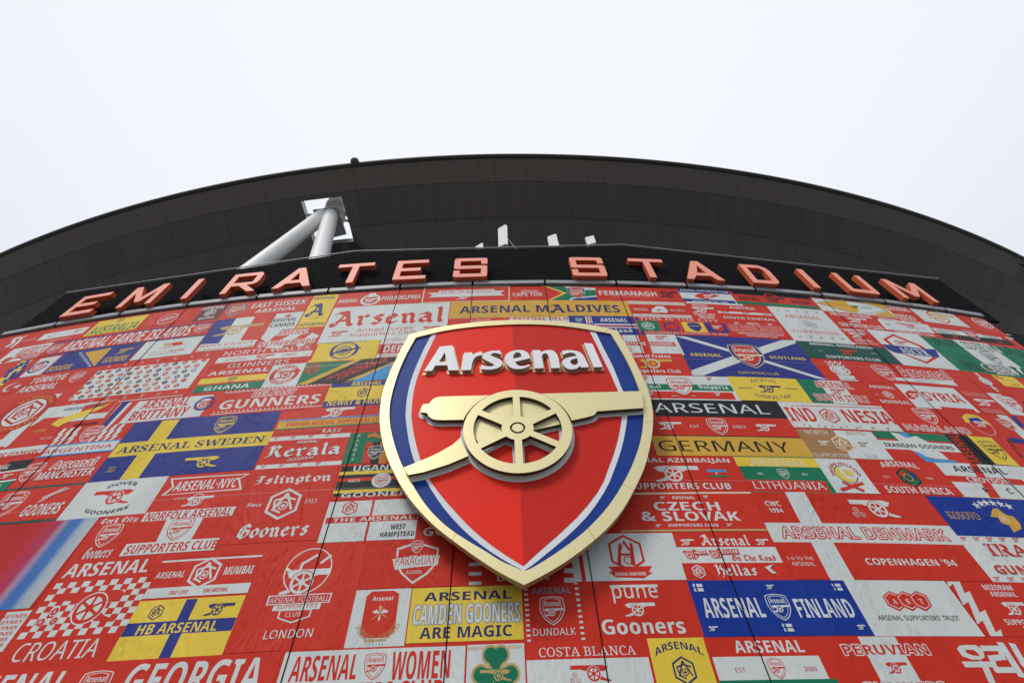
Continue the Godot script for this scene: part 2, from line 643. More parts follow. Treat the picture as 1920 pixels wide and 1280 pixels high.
func slab(st: SurfaceTool, pts: Array, thick: float) -> void:
	var c0 := Vector3.ZERO
	for q: Vector3 in pts: c0 += q / pts.size()
	var lift := Vector3(0, thick, 0)
	for i in pts.size():
		var a: Vector3 = pts[i]
		var z: Vector3 = pts[(i + 1) % pts.size()]
		tri3(st, c0, a, z, Vector3.DOWN, Color.WHITE)
		tri3(st, c0 + lift, a + lift, z + lift, Vector3.UP, Color.WHITE)
		var n := (z - a).cross(lift).normalized()
		if n.dot((a + z) * 0.5 - c0) < 0.0: n = -n
		quad3(st, a, z, z + lift, a + lift, n)

func block(st: SurfaceTool, a: Vector3, z: Vector3) -> void:
	# an upright box between two corners
	var lo := Vector3(minf(a.x, z.x), minf(a.y, z.y), minf(a.z, z.z))
	var hi := Vector3(maxf(a.x, z.x), maxf(a.y, z.y), maxf(a.z, z.z))
	slab(st, [lo, Vector3(hi.x, lo.y, lo.z), Vector3(hi.x, lo.y, hi.z), Vector3(lo.x, lo.y, hi.z)], hi.y - lo.y)

func antenna(poly: PackedVector2Array, label: String) -> void:
	var o := base("antenna_panel")
	tag(o, label, "antenna", "white antenna panels above the slatted band")
	var st := mb()
	solid(st, poly, [], -1.04, -0.9, Color(0.88, 0.89, 0.89))
	build(st, "panel", paint, o)
	var r_ := span(poly)
	var pl := mb()
	tube(pl, P(r_.get_center().x + 0.14, r_.position.y - 1.6, -1.14), P(r_.get_center().x + 0.14, r_.end.y - 0.25, -1.14), 0.035, 0.035, 10)
	build(pl, "pole", steel, o)
	if r_.size.y > 1.2:
		var br := mb()
		tube(br, P(r_.end.x, r_.get_center().y - 0.15, -1.05), P(r_.end.x + 0.85, r_.position.y - 0.25, -1.5), 0.03, 0.03, 8)
		tube(br, P(r_.end.x + 0.95, r_.position.y - 0.8, -1.5), P(r_.end.x + 0.95, r_.position.y + 0.42, -1.5), 0.09, 0.09, 12)
		tube(br, P(r_.end.x + 0.95, r_.position.y + 0.22, -1.5), P(r_.end.x + 1.25, r_.position.y + 0.22, -1.5), 0.04, 0.04, 8)
		build(br, "bracket", steel, o)

func crest_letter(parent: Node3D, poly: PackedVector2Array, holes: Array) -> void:
	var st := mb()
	solid(st, poly, holes, 0.565, 0.64, Color(0.84, 0.84, 0.86), Color(0.42, 0.39, 0.40))  # sides greyed: their shade is painted into the white
	var o := build(st, "letter", paint_white, parent)
	var pl := mb()
	var big := Geometry2D.offset_polygon(poly, 0.05, Geometry2D.JOIN_MITER)
	var small := []
	for q in holes:
		small.append_array(Geometry2D.offset_polygon(q, -0.05, Geometry2D.JOIN_MITER))
	solid(pl, big[0], small, 0.512, 0.522 + 0.0008 * parent.get_child_count(), Color(0.62, 0.42, 0.22))
	build(pl, "gold_backing", gold, o)

var paint: StandardMaterial3D
var paint_white: StandardMaterial3D
var gold: StandardMaterial3D
var steel: StandardMaterial3D
var salmon: StandardMaterial3D
var weld_mat: StandardMaterial3D

func sign_letter(ch: String, u0: float, u1: float, label: String) -> void:
	var w := u1 - u0
	var hh := 1.68
	var s_ := 0.27
	var holes := []
	var poly := PackedVector2Array()
	var v := func(a: Array) -> PackedVector2Array:
		var q := PackedVector2Array()
		for i in range(0, a.size(), 2): q.append(Vector2(a[i], a[i + 1]))
		return q
	match ch:
		"E": poly = v.call([0, 0, w, 0, w, s_, s_, s_, s_, 0.71, w * 0.80, 0.71, w * 0.80, 0.97, s_, 0.97, s_, hh - s_, w, hh - s_, w, hh, 0, hh])
		"I": poly = v.call([0, 0, w, 0, w, hh, 0, hh])
		"T": poly = v.call([w / 2 - 0.145, 0, w / 2 + 0.145, 0, w / 2 + 0.145, hh - s_, w, hh - s_, w, hh, 0, hh, 0, hh - s_, w / 2 - 0.145, hh - s_])
		"M": poly = v.call([0, 0, s_, 0, s_, 1.12, w / 2 - 0.12, 0.28, w / 2 + 0.12, 0.28, w - s_, 1.12, w - s_, 0, w, 0, w, hh, w - 0.30, hh, w / 2, 0.66, 0.30, hh, 0, hh])
		"A":
			poly = v.call([0, 0, 0.31, 0, 0.50, 0.34, w - 0.50, 0.34, w - 0.31, 0, w, 0, w / 2 + 0.16, hh, w / 2 - 0.16, hh])
			holes = [v.call([0.63, 0.58, w - 0.63, 0.58, w / 2, 1.28])]
		"R":
			poly = v.call([0, 0, s_, 0, s_, 0.56, 0.62, 0.56, w - 0.34, 0, w, 0, w - 0.58, 0.58, w - 0.30, 0.62, w - 0.18, 0.74, w - 0.14, 0.86, w - 0.14, hh - 0.26, w - 0.18, hh - 0.12, w - 0.30, hh, 0, hh])
			holes = [v.call([s_, 0.83, w - 0.44, 0.83, w - 0.41, 0.88, w - 0.41, hh - 0.30, w - 0.44, hh - s_, s_, hh - s_])]
		"D":
			poly = v.call([0, 0, w - 0.28, 0, w - 0.10, 0.08, w, 0.28, w, hh - 0.42, w - 0.10, hh - 0.2, w - 0.34, hh, 0, hh])
			holes = [v.call([s_, s_, w - 0.36, s_, w - 0.28, 0.38, w - 0.28, hh - 0.50, w - 0.40, hh - s_, s_, hh - s_])]
		"U":
			var q: Array = Geometry2D.offset_polyline(v.call([0.135, hh, 0.135, 0.135, w - 0.135, 0.135, w - 0.135, hh].map(func(z: float) -> float: return z * 200.0)), 27.0, Geometry2D.JOIN_ROUND, Geometry2D.END_BUTT)
			for z: Vector2 in q[0]: poly.append(z / 200.0)
		"S":
			var q: Array = Geometry2D.offset_polyline(v.call([w - 0.135, hh - 0.56, w - 0.135, hh - 0.135, 0.135, hh - 0.135, 0.135, hh / 2, w - 0.135, hh / 2, w - 0.135, 0.135, 0.135, 0.135, 0.135, 0.56].map(func(z: float) -> float: return z * 200.0)), 27.0, Geometry2D.JOIN_ROUND, Geometry2D.END_BUTT)
			for z: Vector2 in q[0]: poly.append(z / 200.0)
	var moved := PackedVector2Array()
	for q2 in poly: moved.append(q2 + Vector2(u0, 19.72))
	var mh := []
	for h_: PackedVector2Array in holes:
		var z := PackedVector2Array()
		for q2 in h_: z.append(q2 + Vector2(u0, 19.72))
		mh.append(z)
	var o := base("sign_letter")
	tag(o, label, "sign letter", "orange letters on the black slatted band")
	var fs := mb()
	for piece in pieces(moved, mh):
		fill(fs, piece, 0.30, Color.WHITE)
	build(fs, "face", salmon_face, o)
	var ss := mb()
	walls(ss, moved, 0.09, 0.30, Color.WHITE)
	for z: PackedVector2Array in mh: walls(ss, z, 0.09, 0.30, Color.WHITE, true)
	build(ss, "return_edge", salmon, o)
	for k in 2:
		var st := mb()
		var x := lerpf(u0 + 0.12, u1 - 0.12, 0.44 + 0.12 * k if ch == "T" else float(k))
		solid(st, box4(x - 0.03, 19.80, x + 0.03, 20.2), [], -0.04, 0.07, Color.WHITE)
		build(st, "bracket", black_joint(), o)

var salmon_face: StandardMaterial3D

func _ready() -> void:
	rng.seed = 7
	# camera
	var cam := Camera3D.new()
	cam.name = "camera"
	cam.position = Vector3(0, 1.6, 0)
	cam.basis = Basis(Vector3(0.999621, -0.027173, -0.004369), Vector3(0.019768, 0.598448, 0.800917), Vector3(-0.019149, -0.8007, 0.598759)).orthonormalized()
	cam.fov = 69.75
	cam.near = 0.1
	cam.far = 4000.0
	add_child(cam)
	# sky
	var env := Environment.new()
	var sm := ProceduralSkyMaterial.new()
	sm.sky_top_color = Color(0.900, 0.912, 0.935)
	sm.sky_horizon_color = Color(0.60, 0.65, 0.73)
	sm.sky_curve = 0.36
	sm.sky_energy_multiplier = 1.0
	sm.ground_bottom_color = Color(0.35, 0.35, 0.35)
	sm.ground_horizon_color = Color(0.55, 0.58, 0.62)
	sm.ground_curve = 0.05
	sm.sun_angle_max = 0.0
	var sky := Sky.new()
	sky.sky_material = sm
	env.background_mode = Environment.BG_SKY
	env.sky = sky
	env.tonemap_mode = Environment.TONE_MAPPER_LINEAR
	env.tonemap_exposure = 1.16
	env.sdfgi_enabled = true
	env.ssao_enabled = true
	env.ssil_enabled = true
	var we := WorldEnvironment.new()
	we.name = "world_environment"
	we.environment = env
	add_child(we)
	# soft sun behind cloud, from the upper left
	var sun := DirectionalLight3D.new()
	sun.name = "sun"
	sun.light_energy = 0.5
	sun.light_angular_distance = 14.0
	sun.light_color = Color(1.0, 0.985, 0.96)
	sun.shadow_enabled = true
	add_child(sun)
	sun.look_at_from_position(Vector3(-0.42, 0.80, 0.62) * 50.0, Vector3.ZERO)

	# materials
	shield = PackedVector2Array([Vector2(0.5, 0), Vector2(0.593, 0.004), Vector2(0.834, 0.031), Vector2(0.962, 0.074), Vector2(0.987, 0.215), Vector2(1.001, 0.377), Vector2(0.992, 0.478), Vector2(0.959, 0.579), Vector2(0.909, 0.676), Vector2(0.802, 0.819), Vector2(0.672, 0.917), Vector2(0.558, 0.976), Vector2(0.5, 1), Vector2(0.442, 0.976), Vector2(0.328, 0.917), Vector2(0.198, 0.819), Vector2(0.091, 0.676), Vector2(0.041, 0.579), Vector2(0.008, 0.478), Vector2(-0.001, 0.377), Vector2(0.013, 0.215), Vector2(0.038, 0.074), Vector2(0.166, 0.031), Vector2(0.407, 0.004)])
	cloth_mat = mat(Color.WHITE, 0.58, 0.0, true)
	cloth_mat.metallic_specular = 0.30
	var folds := noise(0.0032, 3, FastNoiseLite.TYPE_SIMPLEX_SMOOTH, 11)
	folds.fractal_type = FastNoiseLite.FRACTAL_RIDGED
	folds.fractal_gain = 0.42
	folds.domain_warp_enabled = true
	folds.domain_warp_amplitude = 60.0
	folds.domain_warp_frequency = 0.004
	cloth_mat.normal_enabled = true
	cloth_mat.normal_texture = noise_tex(folds, 1024, 0, 1, true, 10.0)
	cloth_mat.normal_scale = 0.42
	paint = mat(Color.WHITE, 0.5, 0.0, true)
	paint.metallic_specular = 0.25
	paint_white = mat(Color.WHITE, 0.35, 0.0, true)
	gold = mat(Color.WHITE, 0.58, 0.5, true)
	gold.roughness_texture = noise_tex(noise(0.02, 4, FastNoiseLite.TYPE_SIMPLEX_SMOOTH, 5), 512, 0.7, 1.0)
	gold.uv1_scale = Vector3(0.4, 0.4, 0.4)
	steel = mat(Color(0.42, 0.44, 0.46), 0.45, 0.5)
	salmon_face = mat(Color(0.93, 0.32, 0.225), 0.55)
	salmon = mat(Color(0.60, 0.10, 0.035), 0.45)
	var soffit := mat(Color(0.140, 0.129, 0.118), 0.27, 0.75)
	soffit.roughness_texture = noise_tex(noise(0.006, 2, FastNoiseLite.TYPE_SIMPLEX_SMOOTH, 9), 256, 0.6, 1.0)
	soffit.uv1_scale = Vector3(0.02, 0.02, 0.02)
	var soffit2 := soffit.duplicate() as StandardMaterial3D
	soffit2.albedo_color = Color(0.136, 0.125, 0.115).linear_to_srgb()
	var soffit3 := soffit.duplicate() as StandardMaterial3D
	soffit3.albedo_color = Color(0.145, 0.133, 0.121).linear_to_srgb()
	var soffit_front := soffit.duplicate() as StandardMaterial3D
	soffit_front.albedo_color = Color(0.195, 0.180, 0.166).linear_to_srgb()  # same panels, brighter reflection of the front row put into the colour
	var black := matte(Color(0.004, 0.004, 0.005))
	var dark := matte(Color(0.02, 0.02, 0.021))

	weld_mat = mat(Color.WHITE, 0.3, 0.0, false)
	weld_mat.albedo_color = Color(0.85, 0.8, 0.8, 0.16)
	weld_mat.transparency = BaseMaterial3D.TRANSPARENCY_ALPHA
	# ground
	var paving := mat(Color(0.17, 0.165, 0.16), 0.8)
	paving.albedo_texture = noise_tex(noise(0.03, 5, FastNoiseLite.TYPE_SIMPLEX_SMOOTH, 3), 512, 0.82, 1.0)
	paving.uv1_world_triplanar = true
	paving.uv1_triplanar = true
	paving.uv1_scale = Vector3(0.15, 0.15, 0.15)
	var gs := mb()
	quad3(gs, Vector3(-1500, 0, -1500), Vector3(1500, 0, -1500), Vector3(1500, 0, 1500), Vector3(-1500, 0, 1500), Vector3.UP)
	tag(build(gs, "ground", paving), "", "", "", "structure")

	# the stadium
	var stadium := base("stadium")
	tag(stadium, "curved stadium building with dark overhanging roof and black slatted band", "building")
	var ws := mb()
	for k in range(-80, 80):
		var f0 := k * 0.01
		var f1 := f0 + 0.01
		quad3(ws, C3(f0, RAD - 0.4, 0), C3(f1, RAD - 0.4, 0), C3(f1, RAD - 0.4, 19.3), C3(f0, RAD - 0.4, 19.3), Vector3(sin(f0), 0, cos(f0)))
		quad3(ws, C3(f0, RAD - 0.4, 19.3), C3(f1, RAD - 0.4, 19.3), C3(f1, RAD - 12.0, 19.3), C3(f0, RAD - 12.0, 19.3), Vector3.UP)
		quad3(ws, C3(f0, RAD - 9.0, 19.3), C3(f1, RAD - 9.0, 19.3), C3(f1, RAD - 9.0, 32.6), C3(f0, RAD - 9.0, 32.6), Vector3(sin(f0), 0, cos(f0)))
	build(ws, "wall", dark, stadium)
	# roof underside: panels in rows, an opening where the prop passes through
	var rows := [[112.08, 35.72, 110.67, 35.02], [110.67, 35.02, 108.51, 33.62], [108.51, 33.62, 105.3, 31.0]]
	var opening := PackedVector2Array([Vector2(-0.1308 * 110, 110.42), Vector2(-0.1039 * 110, 110.40), Vector2(-0.0988 * 110, 107.68), Vector2(-0.1262 * 110, 107.72)])
	var opening2 := PackedVector2Array([Vector2(0.3928 * 110, 111.83), Vector2(0.48 * 110, 111.83), Vector2(0.48 * 110, 110.8), Vector2(0.404 * 110, 111.70)])
	var wide := 0.01007 * 110.0
	var start := -0.04286 * 110.0
	var rest := mb()
	var skins := [soffit, soffit2, soffit3]
	for ri in 3:
		var q: Array = rows[ri]
		for k in range(-64, 76):
			var a := start + k * wide
			var cell := box4(a + 0.006, q[2] + 0.010, a + wide - 0.006, q[0] - 0.010)
			var todo := [cell]
			for hole: PackedVector2Array in [opening, opening2]:
				var next := []
				for z in todo: next.append_array(Geometry2D.clip_polygons(z, hole))
				todo = next
			var near_one := k >= -32 and k < 44
			var st := mb() if near_one else rest
			for z in todo:
				cone(st, z, q[0], q[1], q[2], q[3], rng.randf_range(-0.004, 0.004), Color.WHITE)
				cone_edge(st, z, q[0], q[1], q[2], q[3], 0.05)
			if near_one and todo.size() > 0:
				build(st, "soffit_panel", soffit_front if ri == 0 else skins[rng.randi() % 3], stadium)
	tag(build(rest, "soffit_panel", soffit, stadium), "", "", "", "stuff")
	# the deck above the panels, with the same openings, then the edge of the roof
	var deck := mb()
	for q: Array in [[112.2, 35.80, 110.67, 35.06], [110.67, 35.06, 108.51, 33.66], [108.51, 33.66, 105.3, 31.04], [105.3, 31.04, 100.0, 26.0]]:
		for k in range(-64, 76):
			var cell := box4(start + k * wide, q[2], start + (k + 1) * wide, q[0])
			for lift: float in [0.0, 0.5]:
				var todo := [cell]
				for hole: PackedVector2Array in [opening, opening2]:
					var next := []
					for z in todo: next.append_array(Geometry2D.clip_polygons(z, hole))
					todo = next
				for z in todo:
					cone(deck, z, q[0], q[1], q[2], q[3], lift, Color.WHITE)
	build(deck, "roof_deck", mat(Color(0.035, 0.034, 0.033), 0.6), stadium)
	for hole: PackedVector2Array in [opening, opening2]:
		var fr := mb()
		var ring := Geometry2D.offset_polygon(hole, 0.02, Geometry2D.JOIN_MITER)
		cone_edge(fr, ring[0], 110.67, 35.02, 108.51, 33.62, 0.6)
		build(fr, "opening_frame", steel, stadium)
	var lip := mb()
	for k in range(-120, 140):
		var f0 := k * 0.006
		var f1 := f0 + 0.006
		var sec := [[112.10, 37.30], [112.22, 37.32], [112.33, 37.38], [112.37, 37.47], [112.30, 37.65], [111.9, 37.78], [110.67, 37.16]]
		for j in sec.size() - 1:
			var n2 := Vector2(sec[j + 1][1] - sec[j][1], -(sec[j + 1][0] - sec[j][0])).normalized()
			quad3(lip, C3(f0, sec[j][0], sec[j][1]), C3(f1, sec[j][0], sec[j][1]), C3(f1, sec[j + 1][0], sec[j + 1][1]), C3(f0, sec[j + 1][0], sec[j + 1][1]), Vector3(sin(f0) * n2.x, n2.y, cos(f0) * n2.x))
	build(lip, "roof_edge", mat(Color(0.075, 0.07, 0.065), 0.4, 0.5), stadium)
	# black slatted band in three flat lengths
	var turns := [[-22.0, -0.1], [-7.06, 0.0], [5.9, 0.05], [22.9, 0.0]]
	for i in 3:
		var a := P(turns[i][0], 0, turns[i][1])
		var z := P(turns[i + 1][0], 0, turns[i + 1][1])
		var n := Vector3(-(z - a).z, 0, (z - a).x).normalized()
		if n.z < 0: n = -n
		var back := mb()
		var bk := n * -0.12
		quad3(back, a + bk + Vector3(0, 19.4, 0), z + bk + Vector3(0, 19.4, 0), z + bk + Vector3(0, 23.33, 0), a + bk + Vector3(0, 23.33, 0), n)
		quad3(back, a + bk + Vector3(0, 23.33, 0), z + bk + Vector3(0, 23.33, 0), z - n * 0.5 + Vector3(0, 23.33, 0), a - n * 0.5 + Vector3(0, 23.33, 0), Vector3.UP)
		build(back, "band_backing", black, stadium)
		var sl := mb()
		for k in 20:
			var y := 19.42 + k * 0.195
			var y1 := y + 0.075
			quad3(sl, a + Vector3(0, y, 0), z + Vector3(0, y, 0), z + Vector3(0, y1, 0), a + Vector3(0, y1, 0), n)
			quad3(sl, a + Vector3(0, y, 0), z + Vector3(0, y, 0), z + bk + Vector3(0, y + 0.02, 0), a + bk + Vector3(0, y + 0.02, 0), Vector3.DOWN)
			quad3(sl, a + Vector3(0, y1, 0), z + Vector3(0, y1, 0), z + bk + Vector3(0, y1 + 0.02, 0), a + bk + Vector3(0, y1 + 0.02, 0), Vector3.UP)
		tag(build(sl, "band_slats", matte(Color(0.030, 0.029, 0.032)), stadium), "", "", "", "stuff")
		var cap := mb()
		tube(cap, a + Vector3(0, 23.35, 0), z + Vector3(0, 23.35, 0), 0.028, 0.028, 6)
		build(cap, "band_top_rail", steel, stadium)
	# grey metal capping between the band and the printed wall
	var cap_mat := mat(Color(0.27, 0.285, 0.30), 0.5)
	for k in range(-1, 15):
		var u0 := maxf(-19.39 + k * 3.0301 + 0.045, -21.99)
		var u1 := minf(-19.39 + (k + 1) * 3.0301 - 0.045, 21.95)
		if u1 - u0 < 0.2: continue
		var st := mb()
		var a := P(u0, 0, 0.11)
		var z := P(u1, 0, 0.11)
		var n := N((u0 + u1) * 0.5)
		var y0 := Vector3(0, 19.44, 0)
		var y1 := Vector3(0, 19.68, 0)
		quad3(st, a + y0, z + y0, z + y1, a + y1, n)
		quad3(st, a + y0, z + y0, z + y0 - n * 0.3, a + y0 - n * 0.3, Vector3.DOWN)
		quad3(st, a + y1, z + y1, z + y1 - n * 0.3, a + y1 - n * 0.3, Vector3.UP)
		build(st, "capping_strip", cap_mat, stadium)

	# roof prop: two white tubes to a bearing in the roof opening
	var prop := base("roof_prop")
	tag(prop, "two white steel tubes leaning together into an opening in the dark roof", "roof support")
	var white_steel := mat(Color(0.84, 0.84, 0.82), 0.5)
	var ts := mb()
	tube(ts, Vector3(-12.687, 35.5, -13.744), Vector3(-14.253, 25.784, -13.322), 0.50, 0.56)
	build(ts, "tube", white_steel, prop)
	ts = mb()
	tube(ts, Vector3(-12.156, 35.5, -13.753), Vector3(-9.994, 25.117, -12.773), 0.50, 0.54)
	build(ts, "tube", white_steel, prop)
	var grey_steel := mat(Color(0.52, 0.52, 0.50), 0.5)
	ts = mb()
	slab(ts, [Vector3(-13.424, 35.7, -13.415), Vector3(-11.633, 35.7, -13.185), Vector3(-11.422, 35.7, -15.309), Vector3(-13.037, 35.7, -15.681)], 0.14)
	build(ts, "bearing_plate", grey_steel, prop)
	ts = mb()
	slab(ts, [Vector3(-12.774, 36.3, -13.513), Vector3(-12.519, 36.3, -13.033), Vector3(-11.717, 36.3, -12.97), Vector3(-11.457, 36.3, -13.098), Vector3(-11.363, 36.3, -14.032), Vector3(-11.636, 36.3, -14.754)], 0.3)
	build(ts, "saddle", grey_steel, prop)
	ts = mb()
	slab(ts, [Vector3(-12.676, 36.8, -13.221), Vector3(-12.409, 36.8, -12.9), Vector3(-11.6, 36.8, -12.837), Vector3(-11.563, 36.8, -13.187), Vector3(-11.856, 36.8, -13.133)], 0.5)
	build(ts, "saddle_cap", white_steel, prop)
	for q: Array in [[-0.1292, 109.6, -0.1245, 109.5], [-0.1015, 109.0, -0.1065, 109.9], [-0.1005, 108.6, -0.1060, 108.9]]:
		ts = mb()
		tube(ts, C3(q[0], q[1], 36.0), C3(q[2], q[3], 35.9), 0.11, 0.11, 8)
		build(ts, "brace", white_steel, prop)
	var knob := MeshInstance3D.new()
	var sp := SphereMesh.new()
	sp.radius = 0.31
	sp.height = 0.5
	sp.radial_segments = 24
	sp.rings = 12
	knob.mesh = sp
	knob.material_override = mat(Color(0.12, 0.12, 0.12), 0.5)
	knob.name = "roof_dome"
	knob.position = Vector3(-10.296, 37.55, -10.6)
	add_child(knob)
	tag(knob, "small dark rounded dome on the roof edge above the white tubes", "roof fitting")

	# printed wall covering
	var wrap := base("wall_covering")
	tag(wrap, "red printed vinyl covering of the stadium wall under all the banners", "wall covering")
	cloth_mat.resource_name = "printed vinyl"
	for k in range(-1, 14):
		var st := mb()
		var u0 := maxf(-19.39 + k * 3.0301, -22.0)
		var u1 := minf(-19.39 + (k + 1) * 3.0301, 21.95)
		fill(st, box4(u0, 2.5, u1, 19.36), 0.0, RD)
		build(st, "panel", cloth_mat, wrap, true)
	for k: int in [2, 5, 6, 7, 8, 11]:
		var st := mb()
		var u := -19.39 + k * 3.0301
		solid(st, box4(u - 0.010, 2.5, u + 0.010, 19.38), [], 0.0, 0.018, Color(0.01, 0.01, 0.01))
		build(st, "panel_joint", black_joint(), wrap)

	for v: float in [9.47, 14.55]:
		var st := mb()
		solid(st, box4(-21.9, v - 0.012, 21.9, v + 0.012), [], 0.0145, 0.0165, Color(0.80, 0.62, 0.60))
		build(st, "weld_strip", weld_mat, wrap)

	# banners

	banners_a()
	banners_b()
	banners_c()
	banners_d()
	banners_e()
	banners_f()
	banners_g()
	banners_h()
	banners_i()
	finish()

	# orange letters
	for q: Array in [["E", -19.23, -17.78, "orange letter E at the left end of the black band"], ["M", -16.6, -15.02, "orange letter M near the left end of the band"], ["I", -13.68, -13.4, "orange letter I between the left letters M and R"],
			["R", -11.96, -10.42, "orange letter R, the only R on the black band"], ["A", -9.71, -8.06, "orange letter A below the white roof tubes"], ["T", -7.2, -5.6, "orange letter T right of the white roof tubes"],
			["E", -4.58, -3.2, "orange letter E left of the first letter S"], ["S", -2.04, -0.6, "orange letter S left of the gap in the middle"], ["S", 3.03, 4.5, "orange letter S right of the gap in the middle"],
			["T", 5.69, 7.24, "orange letter T right of the second letter S"], ["A", 7.92, 9.59, "orange letter A left of the letter D"], ["D", 10.86, 12.13, "orange letter D, the only D on the black band"],
			["I", 13.64, 13.94, "orange letter I between the letters D and U"], ["U", 15.38, 16.8, "orange letter U, the only U on the black band"], ["M", 17.93, 19.7, "orange letter M at the right end of the black band"]]:
		sign_letter(q[0], q[1], q[2], q[3])

	build_crest()
	antenna(PackedVector2Array([Vector2(-1.359, 24.993), Vector2(-1.029, 25.445), Vector2(-0.944, 25.423), Vector2(-0.918, 24.925)]), "short white antenna panel, leftmost above the black slatted band")
	antenna(PackedVector2Array([Vector2(-0.137, 27.224), Vector2(0.235, 27.743), Vector2(0.339, 27.75), Vector2(0.388, 27.52), Vector2(0.373, 25.196), Vector2(0.249, 25.303), Vector2(-0.124, 24.974)]), "tallest white antenna panel standing above the black slatted band")
	antenna(PackedVector2Array([Vector2(2.563, 26.153), Vector2(3.015, 26.531), Vector2(3.076, 26.495), Vector2(3.078, 25.073), Vector2(2.565, 25.065)]), "white antenna panel with rounded corner, second from the right above the band")
	antenna(PackedVector2Array([Vector2(4.635, 26.148), Vector2(5.139, 26.426), Vector2(5.129, 25.546), Vector2(4.635, 25.24)]), "small square white antenna panel, rightmost above the black slatted band")

func matte(c: Color) -> StandardMaterial3D:
	var m := mat(c, 0.8)
	m.metallic_specular = 0.12
	return m

func black_joint() -> StandardMaterial3D:
	if joint_mat == null:
		joint_mat = matte(Color(0.010, 0.010, 0.012))
	return joint_mat
var joint_mat: StandardMaterial3D

